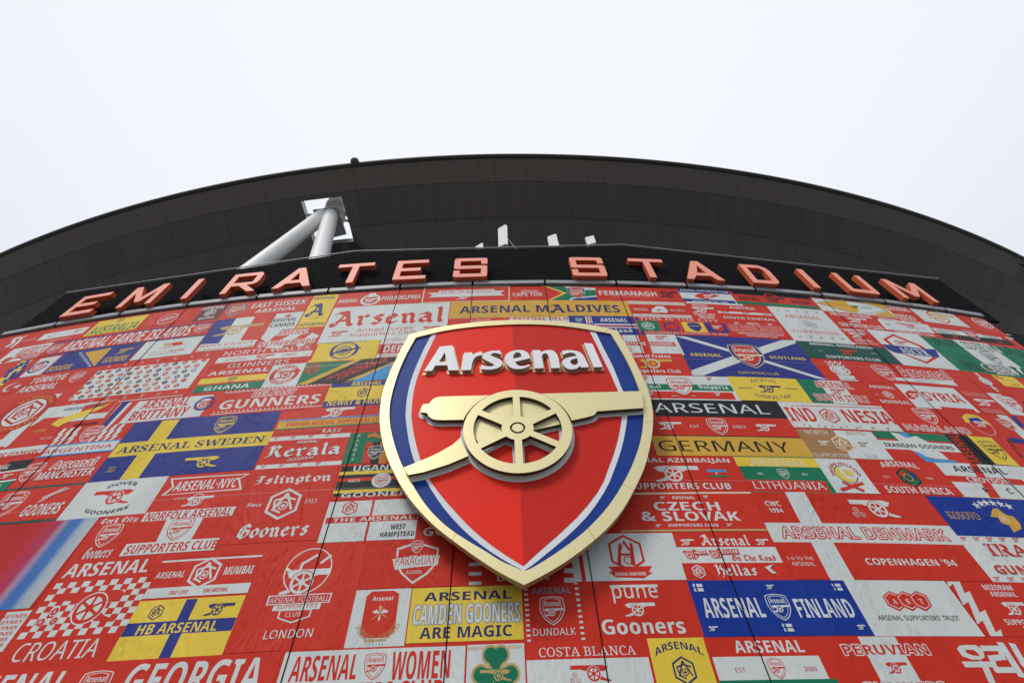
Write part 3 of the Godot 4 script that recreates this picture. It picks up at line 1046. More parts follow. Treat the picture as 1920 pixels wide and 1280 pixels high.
func build_crest() -> void:
	var crest := base("crest_sign")
	tag(crest, "giant shield crest sign with gold rim, white word and gold cannon on red", "crest sign")
	var outer := smooth(smooth(PackedVector2Array([Vector2(-3.198, 15.351), Vector2(-2.568, 15.604), Vector2(-1.89, 15.811), Vector2(-0.727, 15.99), Vector2(0.011, 16.046), Vector2(0.728, 16.062), Vector2(1.087, 16.023), Vector2(2.07, 15.921), Vector2(2.98, 15.764), Vector2(3.481, 15.588), Vector2(3.993, 15.358), Vector2(4.085, 14.693), Vector2(4.187, 14.015), Vector2(4.264, 13.137), Vector2(4.296, 12.481), Vector2(4.28, 11.972), Vector2(4.223, 11.518), Vector2(4.138, 11.124), Vector2(3.965, 10.567), Vector2(3.779, 10.102), Vector2(3.576, 9.636), Vector2(3.346, 9.211), Vector2(2.729, 8.28), Vector2(2.207, 7.744), Vector2(1.709, 7.354), Vector2(1.245, 7.038), Vector2(0.808, 6.787), Vector2(0.335, 6.563), Vector2(-0.098, 6.796), Vector2(-0.574, 7.123), Vector2(-1.043, 7.485), Vector2(-1.541, 7.887), Vector2(-2.007, 8.373), Vector2(-2.442, 8.937), Vector2(-2.769, 9.5), Vector2(-3, 9.933), Vector2(-3.207, 10.446), Vector2(-3.355, 10.899), Vector2(-3.474, 11.407), Vector2(-3.558, 11.98), Vector2(-3.583, 12.744), Vector2(-3.526, 13.28), Vector2(-3.461, 13.827), Vector2(-3.341, 14.606)])))
	var inner := smooth(smooth(PackedVector2Array([Vector2(-2.945, 15.163), Vector2(-2.234, 15.433), Vector2(-1.585, 15.596), Vector2(-0.72, 15.716), Vector2(0.373, 15.785), Vector2(1.218, 15.765), Vector2(2.086, 15.662), Vector2(2.933, 15.448), Vector2(3.714, 15.191), Vector2(3.831, 14.55), Vector2(3.957, 13.711), Vector2(4.014, 13.015), Vector2(4.027, 12.515), Vector2(4.033, 12.257), Vector2(3.997, 11.72), Vector2(3.889, 11.188), Vector2(3.688, 10.567), Vector2(3.466, 10.046), Vector2(3.207, 9.559), Vector2(2.946, 9.127), Vector2(2.435, 8.407), Vector2(1.804, 7.77), Vector2(1.213, 7.33), Vector2(0.551, 6.923), Vector2(0.336, 6.841), Vector2(0.157, 6.944), Vector2(-0.126, 7.075), Vector2(-0.432, 7.299), Vector2(-0.85, 7.567), Vector2(-1.305, 7.897), Vector2(-1.761, 8.363), Vector2(-2.149, 8.924), Vector2(-2.346, 9.278), Vector2(-2.564, 9.645), Vector2(-2.72, 9.972), Vector2(-2.897, 10.4), Vector2(-3.066, 10.882), Vector2(-3.204, 11.391), Vector2(-3.286, 11.962), Vector2(-3.292, 12.502), Vector2(-3.279, 13.028), Vector2(-3.224, 13.665), Vector2(-3.102, 14.476)])))
	var mid := Vector2(0.36, 11.2)
	# core behind everything
	var core := mb()
	solid(core, Geometry2D.offset_polygon(outer, -0.25)[0], [], 0.12, 0.47, Color(0.05, 0.05, 0.05))
	build(core, "core", paint, crest)
	var shaded_side := Color(0.09, 0.055, 0.02)  # cannon edges: the shade in the gaps is painted in as dark brown
	var gold_col := Color(0.745, 0.66, 0.37)
	var cuts := [18.0, 52.0, 128.0, 160.0, 183.0, 222.0, 247.0, 293.0, 318.0, 357.0]
	for i in cuts.size():
		var a0 := deg_to_rad(cuts[i] + 0.06)
		var a1 := deg_to_rad((cuts[(i + 1) % cuts.size()] + (360.0 if i == cuts.size() - 1 else 0.0)) - 0.06)
		var wedge := PackedVector2Array([mid])
		for k in 7:
			wedge.append(mid + Vector2.from_angle(lerpf(a0, a1, k / 6.0)) * 12.0)
		var st := mb()
		var got := []
		for q in Geometry2D.intersect_polygons(outer, wedge):
			got.append_array(Geometry2D.clip_polygons(q, inner))
		for q in got:
			solid(st, q, [], 0.38, 0.56, gold_col, Color(0.50, 0.40, 0.19))  # rim edges in darkened gold, shade of the undersides put into the colour
		build(st, "rim_segment", gold, crest)
	var blue := mb()
	fill(blue, Geometry2D.offset_polygon(inner, 0.06)[0], 0.495, Color(0.012, 0.05, 0.27))
	build(blue, "blue_field", paint, crest)
	var white := mb()
	for q in Geometry2D.intersect_polygons(smooth(PackedVector2Array([Vector2(-2.44, 15.416), Vector2(-2.249, 15.518), Vector2(-1.595, 15.681), Vector2(-0.726, 15.818), Vector2(0.376, 15.892), Vector2(1.227, 15.872), Vector2(2.102, 15.768), Vector2(2.955, 15.553), Vector2(3.22, 15.468), Vector2(3.344, 14.441), Vector2(3.464, 13.611), Vector2(3.513, 12.924), Vector2(3.535, 12.467), Vector2(3.569, 12.331), Vector2(3.552, 11.815), Vector2(3.477, 11.377), Vector2(3.381, 11.023), Vector2(3.189, 10.474), Vector2(2.983, 9.962), Vector2(2.747, 9.481), Vector2(2.468, 8.933), Vector2(1.959, 8.237), Vector2(1.431, 7.722), Vector2(0.956, 7.336), Vector2(0.576, 7.038), Vector2(0.338, 6.886), Vector2(0.212, 6.962), Vector2(-0.063, 7.13), Vector2(-0.459, 7.412), Vector2(-0.908, 7.808), Vector2(-1.362, 8.331), Vector2(-1.711, 8.84), Vector2(-2.03, 9.39), Vector2(-2.28, 9.799), Vector2(-2.339, 9.922), Vector2(-2.498, 10.375), Vector2(-2.641, 10.914), Vector2(-2.761, 11.424), Vector2(-2.776, 11.529), Vector2(-2.827, 12.038), Vector2(-2.843, 12.576), Vector2(-2.821, 13.146), Vector2(-2.744, 13.748), Vector2(-2.623, 14.522)])), Geometry2D.offset_polygon(inner, 0.03)[0]):
		fill(white, q, 0.50, Color(0.76, 0.77, 0.80))
	build(white, "white_band", paint, crest)
	for k in 2:
		var st := mb()
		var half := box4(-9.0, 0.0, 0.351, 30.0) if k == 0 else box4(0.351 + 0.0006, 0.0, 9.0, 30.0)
		for q in Geometry2D.intersect_polygons(smooth(PackedVector2Array([Vector2(-2.249, 15.518), Vector2(-1.595, 15.681), Vector2(-0.726, 15.818), Vector2(0.376, 15.892), Vector2(1.227, 15.872), Vector2(2.102, 15.768), Vector2(2.958, 15.568), Vector2(3.008, 15.512), Vector2(3.145, 14.577), Vector2(3.246, 13.737), Vector2(3.337, 13.081), Vector2(3.375, 12.617), Vector2(3.406, 12.327), Vector2(3.394, 11.85), Vector2(3.32, 11.377), Vector2(3.235, 11.055), Vector2(3.049, 10.505), Vector2(2.837, 9.991), Vector2(2.626, 9.561), Vector2(2.327, 8.935), Vector2(1.759, 8.241), Vector2(1.149, 7.683), Vector2(0.68, 7.289), Vector2(0.339, 6.987), Vector2(-0.173, 7.344), Vector2(-0.702, 7.801), Vector2(-1.163, 8.325), Vector2(-1.652, 8.942), Vector2(-1.959, 9.433), Vector2(-2.152, 9.873), Vector2(-2.359, 10.483), Vector2(-2.49, 10.967), Vector2(-2.596, 11.415), Vector2(-2.611, 11.52), Vector2(-2.668, 12.169), Vector2(-2.674, 12.715), Vector2(-2.634, 13.292), Vector2(-2.551, 13.904), Vector2(-2.416, 14.645)])), half):
			for z in Geometry2D.intersect_polygons(q, Geometry2D.offset_polygon(inner, 0.03)[0]):
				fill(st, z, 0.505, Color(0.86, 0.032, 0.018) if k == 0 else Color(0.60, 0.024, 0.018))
		build(st, "red_field", paint, crest)
	# gold cannon with white plates behind it
	var cannon_node := Node3D.new()
	cannon_node.name = "cannon"
	crest.add_child(cannon_node)
	var barrel := smooth(PackedVector2Array([Vector2(-0.537, 12.029), Vector2(-1.734, 12.038), Vector2(-1.923, 12.02), Vector2(-2.045, 11.922), Vector2(-2.117, 11.754), Vector2(-2.285, 11.746), Vector2(-2.322, 11.598), Vector2(-2.306, 11.432), Vector2(-2.128, 11.391), Vector2(-2.075, 11.259), Vector2(-1.978, 11.159), Vector2(-1.801, 11.097), Vector2(-1.133, 11.089), Vector2(-0.819, 10.545), Vector2(-0.676, 10.279), Vector2(0.058, 10.515), Vector2(0.422, 10.622), Vector2(0.848, 10.701), Vector2(1.432, 10.862), Vector2(1.864, 10.982), Vector2(2.411, 11.13), Vector2(2.516, 11.209), Vector2(2.579, 11.316), Vector2(3.919, 11.445), Vector2(4.042, 12.148), Vector2(2.66, 12.094), Vector2(1.227, 12.059)]), 0.8)
	var trail := PackedVector2Array([Vector2(-1.15, 10.423), Vector2(-1.34, 10.188), Vector2(-1.641, 9.96), Vector2(-1.878, 9.814), Vector2(-2.1, 9.697), Vector2(-2.518, 9.492), Vector2(-2.384, 9.266), Vector2(-1.99, 9.34), Vector2(-1.398, 9.552), Vector2(-0.916, 9.801), Vector2(-1.048, 10.134)])
	var keep := Geometry2D.offset_polygon(inner, 0.01)[0]
	var hub := Vector2(0.352, 10.672)
	var outer_ring := ellipse(hub, 1.44, 1.486, 72)
	var windows := []
	var plates := []
	for i in 6:
		for m in 2:
			var w := PackedVector2Array()
			var grow := 0.0 if m == 0 else 0.055
			var a0 := PI / 2 + TAU * i / 6.0
			var a1 := a0 + TAU / 6.0
			var r1 := 1.172 - grow
			var r0 := 0.425 + grow
			var hw := 0.097 + grow
			for k in 13:
				var t_ := lerpf(a0 + asin(hw / r1), a1 - asin(hw / r1), k / 12.0)
				w.append(hub + Vector2(cos(t_) * r1, sin(t_) * r1 * 1.025))
			for k in 5:
				var t_ := lerpf(a1 - asin(hw / r0), a0 + asin(hw / r0), k / 4.0)
				w.append(hub + Vector2(cos(t_) * r0, sin(t_) * r0))
			if m == 0: windows.append(w)
			else: plates.append(w)
	var st2 := mb()
	for q in Geometry2D.intersect_polygons(barrel, keep):
		for z in Geometry2D.clip_polygons(q, ellipse(hub, 1.515, 1.56, 72)):
			solid(st2, z, [], 0.58, 0.68, gold_col, shaded_side)
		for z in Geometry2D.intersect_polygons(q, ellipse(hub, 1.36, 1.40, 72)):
			solid(st2, z, [], 0.55, 0.63, gold_col, shaded_side)
	build(st2, "barrel", gold, cannon_node)
	st2 = mb()
	for q in Geometry2D.intersect_polygons(trail, keep):
		solid(st2, q, [], 0.62, 0.70, gold_col, shaded_side)
	build(st2, "trail", gold, cannon_node)
	st2 = mb()
	windows.append(ellipse(hub, 0.205, 0.205, 28))
	solid(st2, outer_ring, windows, 0.63, 0.75, gold_col, shaded_side)
	solid(st2, ellipse(hub, 0.15, 0.15, 24), [], 0.66, 0.75, gold_col, shaded_side)
	build(st2, "wheel", gold, cannon_node)
	st2 = mb()
	var plate_col := Color(0.74, 0.75, 0.77)
	var o := 0.512
	for q: PackedVector2Array in [barrel, trail]:
		for z in Geometry2D.offset_polygon(q, 0.085, Geometry2D.JOIN_ROUND):
			for y in Geometry2D.intersect_polygons(z, keep):
				solid(st2, y, [], 0.50, o, plate_col)
		o += 0.003
	solid(st2, ellipse(hub, 1.525, 1.57, 72), plates, 0.50, o, plate_col)
	build(st2, "white_outline", paint, cannon_node)
	var letters_node := Node3D.new()
	letters_node.name = "word"
	crest.add_child(letters_node)
	crest_letter(letters_node, smooth(PackedVector2Array([Vector2(-2.066, 14.475), Vector2(-1.651, 14.528), Vector2(-1.506, 13.889), Vector2(-1.366, 13.249), Vector2(-1.69, 13.254), Vector2(-1.741, 13.51), Vector2(-2.117, 13.511), Vector2(-2.19, 13.259), Vector2(-2.437, 13.257)])), [smooth(PackedVector2Array([Vector2(-1.877, 14.174), Vector2(-1.773, 13.688), Vector2(-2.016, 13.676)]))])
	crest_letter(letters_node, smooth(PackedVector2Array([Vector2(-1.247, 14.112), Vector2(-0.989, 14.124), Vector2(-0.987, 13.985), Vector2(-0.863, 14.095), Vector2(-0.682, 14.163), Vector2(-0.672, 13.96), Vector2(-0.805, 13.937), Vector2(-0.907, 13.838), Vector2(-0.969, 13.611), Vector2(-0.99, 13.242), Vector2(-1.283, 13.239)])), [])
	crest_letter(letters_node, smooth(PackedVector2Array([Vector2(-0.085, 14.182), Vector2(-0.063, 13.986), Vector2(-0.22, 14.064), Vector2(-0.327, 14.053), Vector2(-0.406, 13.97), Vector2(-0.326, 13.881), Vector2(-0.15, 13.775), Vector2(-0.045, 13.659), Vector2(-0.009, 13.519), Vector2(-0.083, 13.358), Vector2(-0.255, 13.256), Vector2(-0.46, 13.232), Vector2(-0.674, 13.267), Vector2(-0.691, 13.475), Vector2(-0.461, 13.377), Vector2(-0.341, 13.394), Vector2(-0.272, 13.432), Vector2(-0.324, 13.53), Vector2(-0.482, 13.647), Vector2(-0.624, 13.764), Vector2(-0.665, 13.894), Vector2(-0.62, 14.036), Vector2(-0.488, 14.141), Vector2(-0.291, 14.19)])), [])
	crest_letter(letters_node, smooth(PackedVector2Array([Vector2(0.061, 13.768), Vector2(0.069, 13.91), Vector2(0.151, 14.037), Vector2(0.297, 14.15), Vector2(0.478, 14.197), Vector2(0.621, 14.185), Vector2(0.744, 14.117), Vector2(0.827, 13.99), Vector2(0.868, 13.831), Vector2(0.858, 13.76), Vector2(0.378, 13.59), Vector2(0.433, 13.437), Vector2(0.534, 13.366), Vector2(0.673, 13.382), Vector2(0.798, 13.45), Vector2(0.857, 13.399), Vector2(0.65, 13.255), Vector2(0.477, 13.225), Vector2(0.327, 13.245), Vector2(0.159, 13.377), Vector2(0.076, 13.572)])), [smooth(PackedVector2Array([Vector2(0.325, 13.746), Vector2(0.326, 13.902), Vector2(0.383, 14.036), Vector2(0.474, 14.08), Vector2(0.561, 14.034), Vector2(0.592, 13.909), Vector2(0.581, 13.832)]))])
	crest_letter(letters_node, smooth(PackedVector2Array([Vector2(0.954, 14.171), Vector2(1.197, 14.172), Vector2(1.229, 14.068), Vector2(1.375, 14.154), Vector2(1.521, 14.175), Vector2(1.643, 14.129), Vector2(1.72, 13.994), Vector2(1.755, 13.815), Vector2(1.759, 13.26), Vector2(1.482, 13.249), Vector2(1.461, 13.791), Vector2(1.439, 13.948), Vector2(1.363, 14.008), Vector2(1.28, 13.971), Vector2(1.236, 13.852), Vector2(1.24, 13.681), Vector2(1.255, 13.261), Vector2(0.975, 13.248)])), [])
	crest_letter(letters_node, smooth(PackedVector2Array([Vector2(1.912, 14.117), Vector2(2.079, 14.159), Vector2(2.276, 14.143), Vector2(2.433, 14.098), Vector2(2.542, 13.981), Vector2(2.603, 13.779), Vector2(2.67, 13.29), Vector2(2.416, 13.273), Vector2(2.392, 13.349), Vector2(2.299, 13.236), Vector2(2.137, 13.181), Vector2(1.986, 13.212), Vector2(1.888, 13.34), Vector2(1.854, 13.505), Vector2(1.88, 13.629), Vector2(1.976, 13.727), Vector2(2.144, 13.805), Vector2(2.355, 13.852), Vector2(2.325, 13.964), Vector2(2.226, 14.035), Vector2(2.08, 14.013), Vector2(1.921, 13.907)])), [smooth(PackedVector2Array([Vector2(2.352, 13.738), Vector2(2.361, 13.5), Vector2(2.287, 13.404), Vector2(2.182, 13.405), Vector2(2.121, 13.474), Vector2(2.109, 13.585), Vector2(2.182, 13.683)]))])
	crest_letter(letters_node, smooth(PackedVector2Array([Vector2(2.69, 14.542), Vector2(2.962, 14.512), Vector2(3.1, 13.3), Vector2(2.816, 13.282)])), [])

func banners_a() -> void:
	b(RD, -21.98, 18.141, -18.501, 19.33, "red banner with white statue emblem at the top left end of the wall")
	ln([Vector2(-20.849, 18.44), Vector2(-20.776, 18.651), Vector2(-21.008, 19.032), Vector2(-20.816, 19.058)], 0.16, WH)
	ln([Vector2(-20.529, 18.314), Vector2(-20.498, 18.574), Vector2(-20.628, 18.964)], 0.14, WH)
	ln([Vector2(-20.816, 19.058), Vector2(-20.544, 19.021), Vector2(-20.524, 19.152)], 0.05, WH)
	d(-20.965, 19.06, 0.072, WH, 1.004)
	t("OLYMPIA", -20.351, 18.618, -19.673, 18.735, WH, "s")
	b(RD, -19.565, 18.082, -17.148, 19.21, "red banner with a long white strip, left of the yellow Australia banner")
	t("SUPPORTERS CLUB", -19.392, 19.066, -17.378, 19.195, PK, "s")
	r(-19.493, 18.459, -17.403, 18.948, WH)
	e(-18.973, 18.734, 0.149, 0.03, RD)
	c(-17.989, 18.639, -17.665, 18.828, RD, WH)
	t("ENGLAND", -18.847, 18.204, -17.868, 18.313, WH, "s")
	b(YE, -17.186, 18.167, -14.927, 19.257, "yellow banner lettered Australia in slanted dark green capitals")
	t("AUSTRALIA", -17.077, 18.218, -14.992, 18.798, GR)
	s(-16.262, 18.905, -15.967, 19.247, NV, YE)
	b(RD, -14.857, 18.225, -12.73, 19.325, "red banner with a thin white ring badge, left of the maroon Qatar banner")
	t("SUPPORTERS CLUB LIVERPOOL", -14.433, 19.136, -13.032, 19.199, PK, "s")
	e(-13.773, 18.647, 0.391, 0.031, WH)
	e(-13.774, 18.635, 0.217, 0.017, WH)
	ln([Vector2(-14.058, 18.566), Vector2(-13.503, 18.773)], 0.05, WH)
	c(-13.943, 18.576, -13.591, 18.756, WH, RD)
	b(NV, -18.223, 17.043, -11.451, 18.007, "long red banner with navy edges lettered Faroe Islands")
	r(-18.279, 17.14, -11.431, 17.918, RD)
	t("ARSENAL FAROE ISLANDS", -17.518, 17.2, -12.204, 17.931, WH)
	s(-18.244, 17.236, -17.688, 17.855, WH, RD)
	s(-12.11, 17.304, -11.538, 17.921, WH, RD)
	b(WH, -20.215, 17.076, -18.362, 18.091, "white banner with red lettering America above red wave lines")
	t("CENTRAL", -21.638, 17.145, -20.513, 18.141, RD)
	t("AMERICA", -19.709, 17.415, -18.447, 17.964, RD)
	ln([Vector2(-19.737, 17.199), Vector2(-19.291, 17.477), Vector2(-18.073, 17.359)], 0.035, RD)
	ln([Vector2(-19.687, 17.243), Vector2(-19.229, 17.405), Vector2(-18.024, 17.298)], 0.035, RD)
	ln([Vector2(-19.637, 17.287), Vector2(-19.167, 17.333), Vector2(-17.975, 17.237)], 0.035, RD)
	ln([Vector2(-19.587, 17.33), Vector2(-19.106, 17.261), Vector2(-17.926, 17.176)], 0.035, RD)
	ln([Vector2(-19.538, 17.375), Vector2(-19.045, 17.19), Vector2(-17.878, 17.116)], 0.035, RD)
	ln([Vector2(-19.487, 17.419), Vector2(-18.984, 17.12), Vector2(-17.829, 17.055)], 0.035, RD)
	ln([Vector2(-19.437, 17.463), Vector2(-18.924, 17.05), Vector2(-17.782, 16.996)], 0.035, RD)
	d(-19.812, 17.272, 0.192, RD, 0.934)
	b(YE, -18.904, 15.449, -18.383, 16.977, "yellow banner with dark blue diamond checks at the left edge")
	p([Vector2(-18.776, 16.6), Vector2(-18.86, 16.863), Vector2(-18.679, 16.874), Vector2(-18.571, 16.593)], RB)
	p([Vector2(-18.595, 16.692), Vector2(-18.677, 16.956), Vector2(-18.496, 16.969), Vector2(-18.391, 16.685)], RB)
	p([Vector2(-18.916, 16.303), Vector2(-19.001, 16.559), Vector2(-18.821, 16.571), Vector2(-18.713, 16.296)], RB)
	p([Vector2(-18.831, 16.447), Vector2(-18.916, 16.706), Vector2(-18.736, 16.718), Vector2(-18.628, 16.44)], RB)
	p([Vector2(-18.458, 16.395), Vector2(-18.537, 16.652), Vector2(-18.359, 16.664), Vector2(-18.257, 16.389)], RB)
	p([Vector2(-18.849, 15.968), Vector2(-18.932, 16.216), Vector2(-18.756, 16.228), Vector2(-18.65, 15.961)], RB)
	p([Vector2(-18.961, 16.249), Vector2(-19.046, 16.504), Vector2(-18.867, 16.515), Vector2(-18.758, 16.241)], RB)
	p([Vector2(-18.558, 16.03), Vector2(-18.637, 16.279), Vector2(-18.462, 16.291), Vector2(-18.36, 16.024)], RB)
	p([Vector2(-18.319, 16.072), Vector2(-18.395, 16.322), Vector2(-18.22, 16.335), Vector2(-18.122, 16.067)], RB)
	p([Vector2(-18.559, 15.593), Vector2(-18.637, 15.833), Vector2(-18.465, 15.845), Vector2(-18.365, 15.588)], RB)
	p([Vector2(-18.488, 15.794), Vector2(-18.565, 16.038), Vector2(-18.392, 16.05), Vector2(-18.292, 15.789)], RB)
	p([Vector2(-18.274, 15.81), Vector2(-18.349, 16.053), Vector2(-18.176, 16.066), Vector2(-18.079, 15.805)], RB)
	b(WH, -18.014, 15.797, -17.146, 16.934, "small white banner with red and blue round badge, left of the navy banner")
	e(-17.671, 16.347, 0.36, 0.079, RB)
	d(-17.682, 16.357, 0.231, RD, 1.083)
	c(-17.918, 16.168, -17.288, 16.492, WH, RD)
	b(BL, -17.089, 15.82, -13.78, 17.032, "navy banner with yellow triangle lettered Bosnian")
	p([Vector2(-16.136, 16.885), Vector2(-15.105, 16.981), Vector2(-15.028, 15.829)], GO)
	t("BOSNIAN", -17.014, 15.89, -16.091, 16.224, GO)
	t("GOONERS", -14.891, 15.972, -13.943, 16.329, GO)
	c(-14.653, 16.472, -14.048, 16.773, GO, BL)
	star(-16.341, 16.895, 0.09, WH)
	star(-16.152, 16.723, 0.09, WH)
	star(-15.966, 16.555, 0.09, WH)
	star(-15.784, 16.39, 0.09, WH)
	star(-15.605, 16.227, 0.09, WH)
	star(-15.429, 16.068, 0.09, WH)
	star(-15.256, 15.911, 0.09, WH)
	b(WH, -13.734, 15.925, -11.397, 17.059, "white banner lettered Malta beside a gold cannon and red flag")
	t("malta", -12.402, 16.191, -11.827, 16.344, RD)
	t("ARSENAL", -13.227, 16.221, -12.504, 16.349, TA, "s")
	t("SUPPORTERS CLUB", -13.095, 16.076, -12.028, 16.142, BK, "s")
	c(-12.939, 16.474, -12.129, 16.812, TA, WH)
	p([Vector2(-12.61, 16.776), Vector2(-12.212, 16.81), Vector2(-12.037, 16.604), Vector2(-12.383, 16.562)], RD)
	b(RD, -17.958, 14.897, -14.703, 15.516, "red banner with white crescent and star lettered Türkiye")
	t("TÜRKİYE", -17.196, 15.276, -15.822, 15.695, WH)
	t("ARSENAL", -17.294, 14.79, -15.818, 15.147, WH)
	s(-15.585, 15.011, -15.078, 15.587, WH, RD)
	d(-17.858, 15.241, 0.246, WH, 0.973)
	d(-17.792, 15.251, 0.224, RD, 0.915)
	star(-17.586, 15.231, 0.16, WH)
	b(WH, -14.646, 13.583, -10.454, 15.81, "white banner covered in small round club badges lettered America")
	r(-14.776, 15.498, -10.454, 15.81, RD)
	r(-14.861, 13.618, -10.328, 13.946, RD)
	t("A", -14.415, 15.637, -14.304, 15.767, WH, "s")
	t("R", -13.778, 15.633, -13.667, 15.765, WH, "s")
	t("S", -13.15, 15.635, -13.037, 15.769, WH, "s")
	t("E", -12.529, 15.641, -12.414, 15.777, WH, "s")
	t("N", -11.914, 15.653, -11.798, 15.79, WH, "s")
	t("A", -11.305, 15.669, -11.187, 15.809, WH, "s")
	t("L", -10.701, 15.69, -10.581, 15.832, WH, "s")
	t("A", -14.38, 13.714, -14.267, 13.848, WH, "s")
	t("M", -13.773, 13.705, -13.659, 13.84, WH, "s")
	t("E", -13.173, 13.7, -13.058, 13.837, WH, "s")
	t("R", -12.581, 13.699, -12.464, 13.838, WH, "s")
	t("I", -11.996, 13.702, -11.877, 13.842, WH, "s")
	t("C", -11.415, 13.709, -11.295, 13.851, WH, "s")
	t("A", -10.84, 13.719, -10.718, 13.863, WH, "s")
	d2(-14.517, 15.371, 0.092, NV)
	r2(-14.562, 15.341, -14.472, 15.391, GO)
	d2(-14.153, 15.369, 0.092, RD)
	r2(-14.198, 15.339, -14.108, 15.389, PK)
	d2(-13.792, 15.369, 0.092, RB)
	r2(-13.837, 15.339, -13.747, 15.389, WH)
	d2(-13.434, 15.37, 0.092, RD)
	r2(-13.479, 15.34, -13.389, 15.39, WH)
	d2(-13.078, 15.373, 0.092, RD)
	r2(-13.123, 15.343, -13.033, 15.393, PK)
	d2(-12.724, 15.378, 0.092, RD)
	r2(-12.769, 15.348, -12.679, 15.398, GO)
	d2(-12.372, 15.384, 0.092, RD)
	r2(-12.417, 15.354, -12.327, 15.404, WH)
	d2(-12.022, 15.392, 0.092, RD)
	r2(-12.067, 15.362, -11.977, 15.412, WH)
	d2(-11.674, 15.402, 0.092, BK)
	r2(-11.719, 15.372, -11.629, 15.422, GO)
	d2(-11.328, 15.413, 0.092, RD2)
	r2(-11.373, 15.383, -11.283, 15.433, WH)
	d2(-10.984, 15.425, 0.092, RD)
	r2(-11.029, 15.395, -10.939, 15.445, WH)
	d2(-10.64, 15.439, 0.092, RD)
	r2(-10.685, 15.409, -10.595, 15.459, GO)
	d2(-14.604, 15.096, 0.092, RD)
	r2(-14.649, 15.066, -14.559, 15.116, WH)
	d2(-14.244, 15.094, 0.092, RD2)
	r2(-14.289, 15.064, -14.199, 15.114, GO)
	d2(-13.887, 15.094, 0.092, RD)
	r2(-13.932, 15.064, -13.842, 15.114, GO)
	d2(-13.532, 15.095, 0.092, RD)
	r2(-13.577, 15.065, -13.487, 15.115, WH)
	d2(-13.18, 15.098, 0.092, BK)
	r2(-13.225, 15.068, -13.135, 15.118, PK)
	d2(-12.83, 15.103, 0.092, RD)
	r2(-12.875, 15.073, -12.785, 15.123, WH)
	d2(-12.482, 15.109, 0.092, RD2)
	r2(-12.527, 15.079, -12.437, 15.129, WH)
	d2(-12.136, 15.116, 0.092, RB)
	r2(-12.181, 15.086, -12.091, 15.136, GO)
	d2(-11.792, 15.125, 0.092, RD)
	r2(-11.837, 15.095, -11.747, 15.145, WH)
	d2(-11.449, 15.136, 0.092, RD)
	r2(-11.494, 15.106, -11.404, 15.156, WH)
	d2(-11.108, 15.147, 0.092, RD)
	r2(-11.153, 15.117, -11.063, 15.167, WH)
	d2(-10.769, 15.161, 0.092, RD)
	r2(-10.814, 15.131, -10.724, 15.181, WH)
	d2(-14.528, 14.835, 0.092, NV)
	r2(-14.573, 14.805, -14.483, 14.855, PK)
	d2(-14.173, 14.834, 0.092, OR)
	r2(-14.218, 14.804, -14.128, 14.854, WH)
	d2(-13.82, 14.834, 0.092, RD)
	r2(-13.865, 14.804, -13.775, 14.854, PK)
	d2(-13.47, 14.836, 0.092, RB)
	r2(-13.515, 14.806, -13.425, 14.856, WH)
	d2(-13.123, 14.839, 0.092, NV)
	r2(-13.168, 14.809, -13.078, 14.859, GO)
	d2(-12.777, 14.844, 0.092, RD)
	r2(-12.822, 14.814, -12.732, 14.864, WH)
	d2(-12.434, 14.85, 0.092, RD)
	r2(-12.479, 14.82, -12.389, 14.87, WH)
	d2(-12.092, 14.858, 0.092, RB)
	r2(-12.137, 14.828, -12.047, 14.878, GO)
	d2(-11.752, 14.867, 0.092, RD)
	r2(-11.797, 14.837, -11.707, 14.887, WH)
	d2(-11.414, 14.878, 0.092, GY)
	r2(-11.459, 14.848, -11.369, 14.898, PK)
	d2(-11.078, 14.89, 0.092, BK)
	r2(-11.123, 14.86, -11.033, 14.91, WH)
	d2(-10.742, 14.903, 0.092, GY)
	r2(-10.787, 14.873, -10.697, 14.923, WH)
	d2(-14.612, 14.574, 0.092, RD)
	r2(-14.657, 14.544, -14.567, 14.594, PK)
	d2(-14.261, 14.572, 0.092, NV)
	r2(-14.306, 14.542, -14.216, 14.592, PK)
	d2(-13.912, 14.573, 0.092, RD)
	r2(-13.957, 14.543, -13.867, 14.593, WH)
	d2(-13.566, 14.574, 0.092, BK)
	r2(-13.611, 14.544, -13.521, 14.594, PK)
	d2(-13.222, 14.578, 0.092, PK)
	r2(-13.267, 14.548, -13.177, 14.598, GO)
	d2(-12.88, 14.582, 0.092, GY)
	r2(-12.925, 14.552, -12.835, 14.602, WH)
	d2(-12.54, 14.588, 0.092, NV)
	r2(-12.585, 14.558, -12.495, 14.608, GO)
	d2(-12.202, 14.595, 0.092, RD)
	r2(-12.247, 14.565, -12.157, 14.615, WH)
	d2(-11.866, 14.604, 0.092, NV)
	r2(-11.911, 14.574, -11.821, 14.624, GO)
	d2(-11.531, 14.614, 0.092, PK)
	r2(-11.576, 14.584, -11.486, 14.634, WH)
	d2(-11.198, 14.625, 0.092, NV)
	r2(-11.243, 14.595, -11.153, 14.645, WH)
	d2(-10.867, 14.638, 0.092, BK)
	r2(-10.912, 14.608, -10.822, 14.658, WH)
	d2(-14.538, 14.325, 0.092, RD)
	r2(-14.583, 14.295, -14.493, 14.345, PK)
	d2(-14.191, 14.324, 0.092, RD)
	r2(-14.236, 14.294, -14.146, 14.344, WH)
	d2(-13.847, 14.325, 0.092, BK)
	r2(-13.892, 14.295, -13.802, 14.345, WH)
	d2(-13.505, 14.327, 0.092, RD)
	r2(-13.55, 14.297, -13.46, 14.347, GO)
	d2(-13.166, 14.331, 0.092, RD)
	r2(-13.211, 14.301, -13.121, 14.351, GO)
	d2(-12.828, 14.336, 0.092, RD)
	r2(-12.873, 14.306, -12.783, 14.356, GO)
	d2(-12.493, 14.342, 0.092, RD2)
	r2(-12.538, 14.312, -12.448, 14.362, PK)
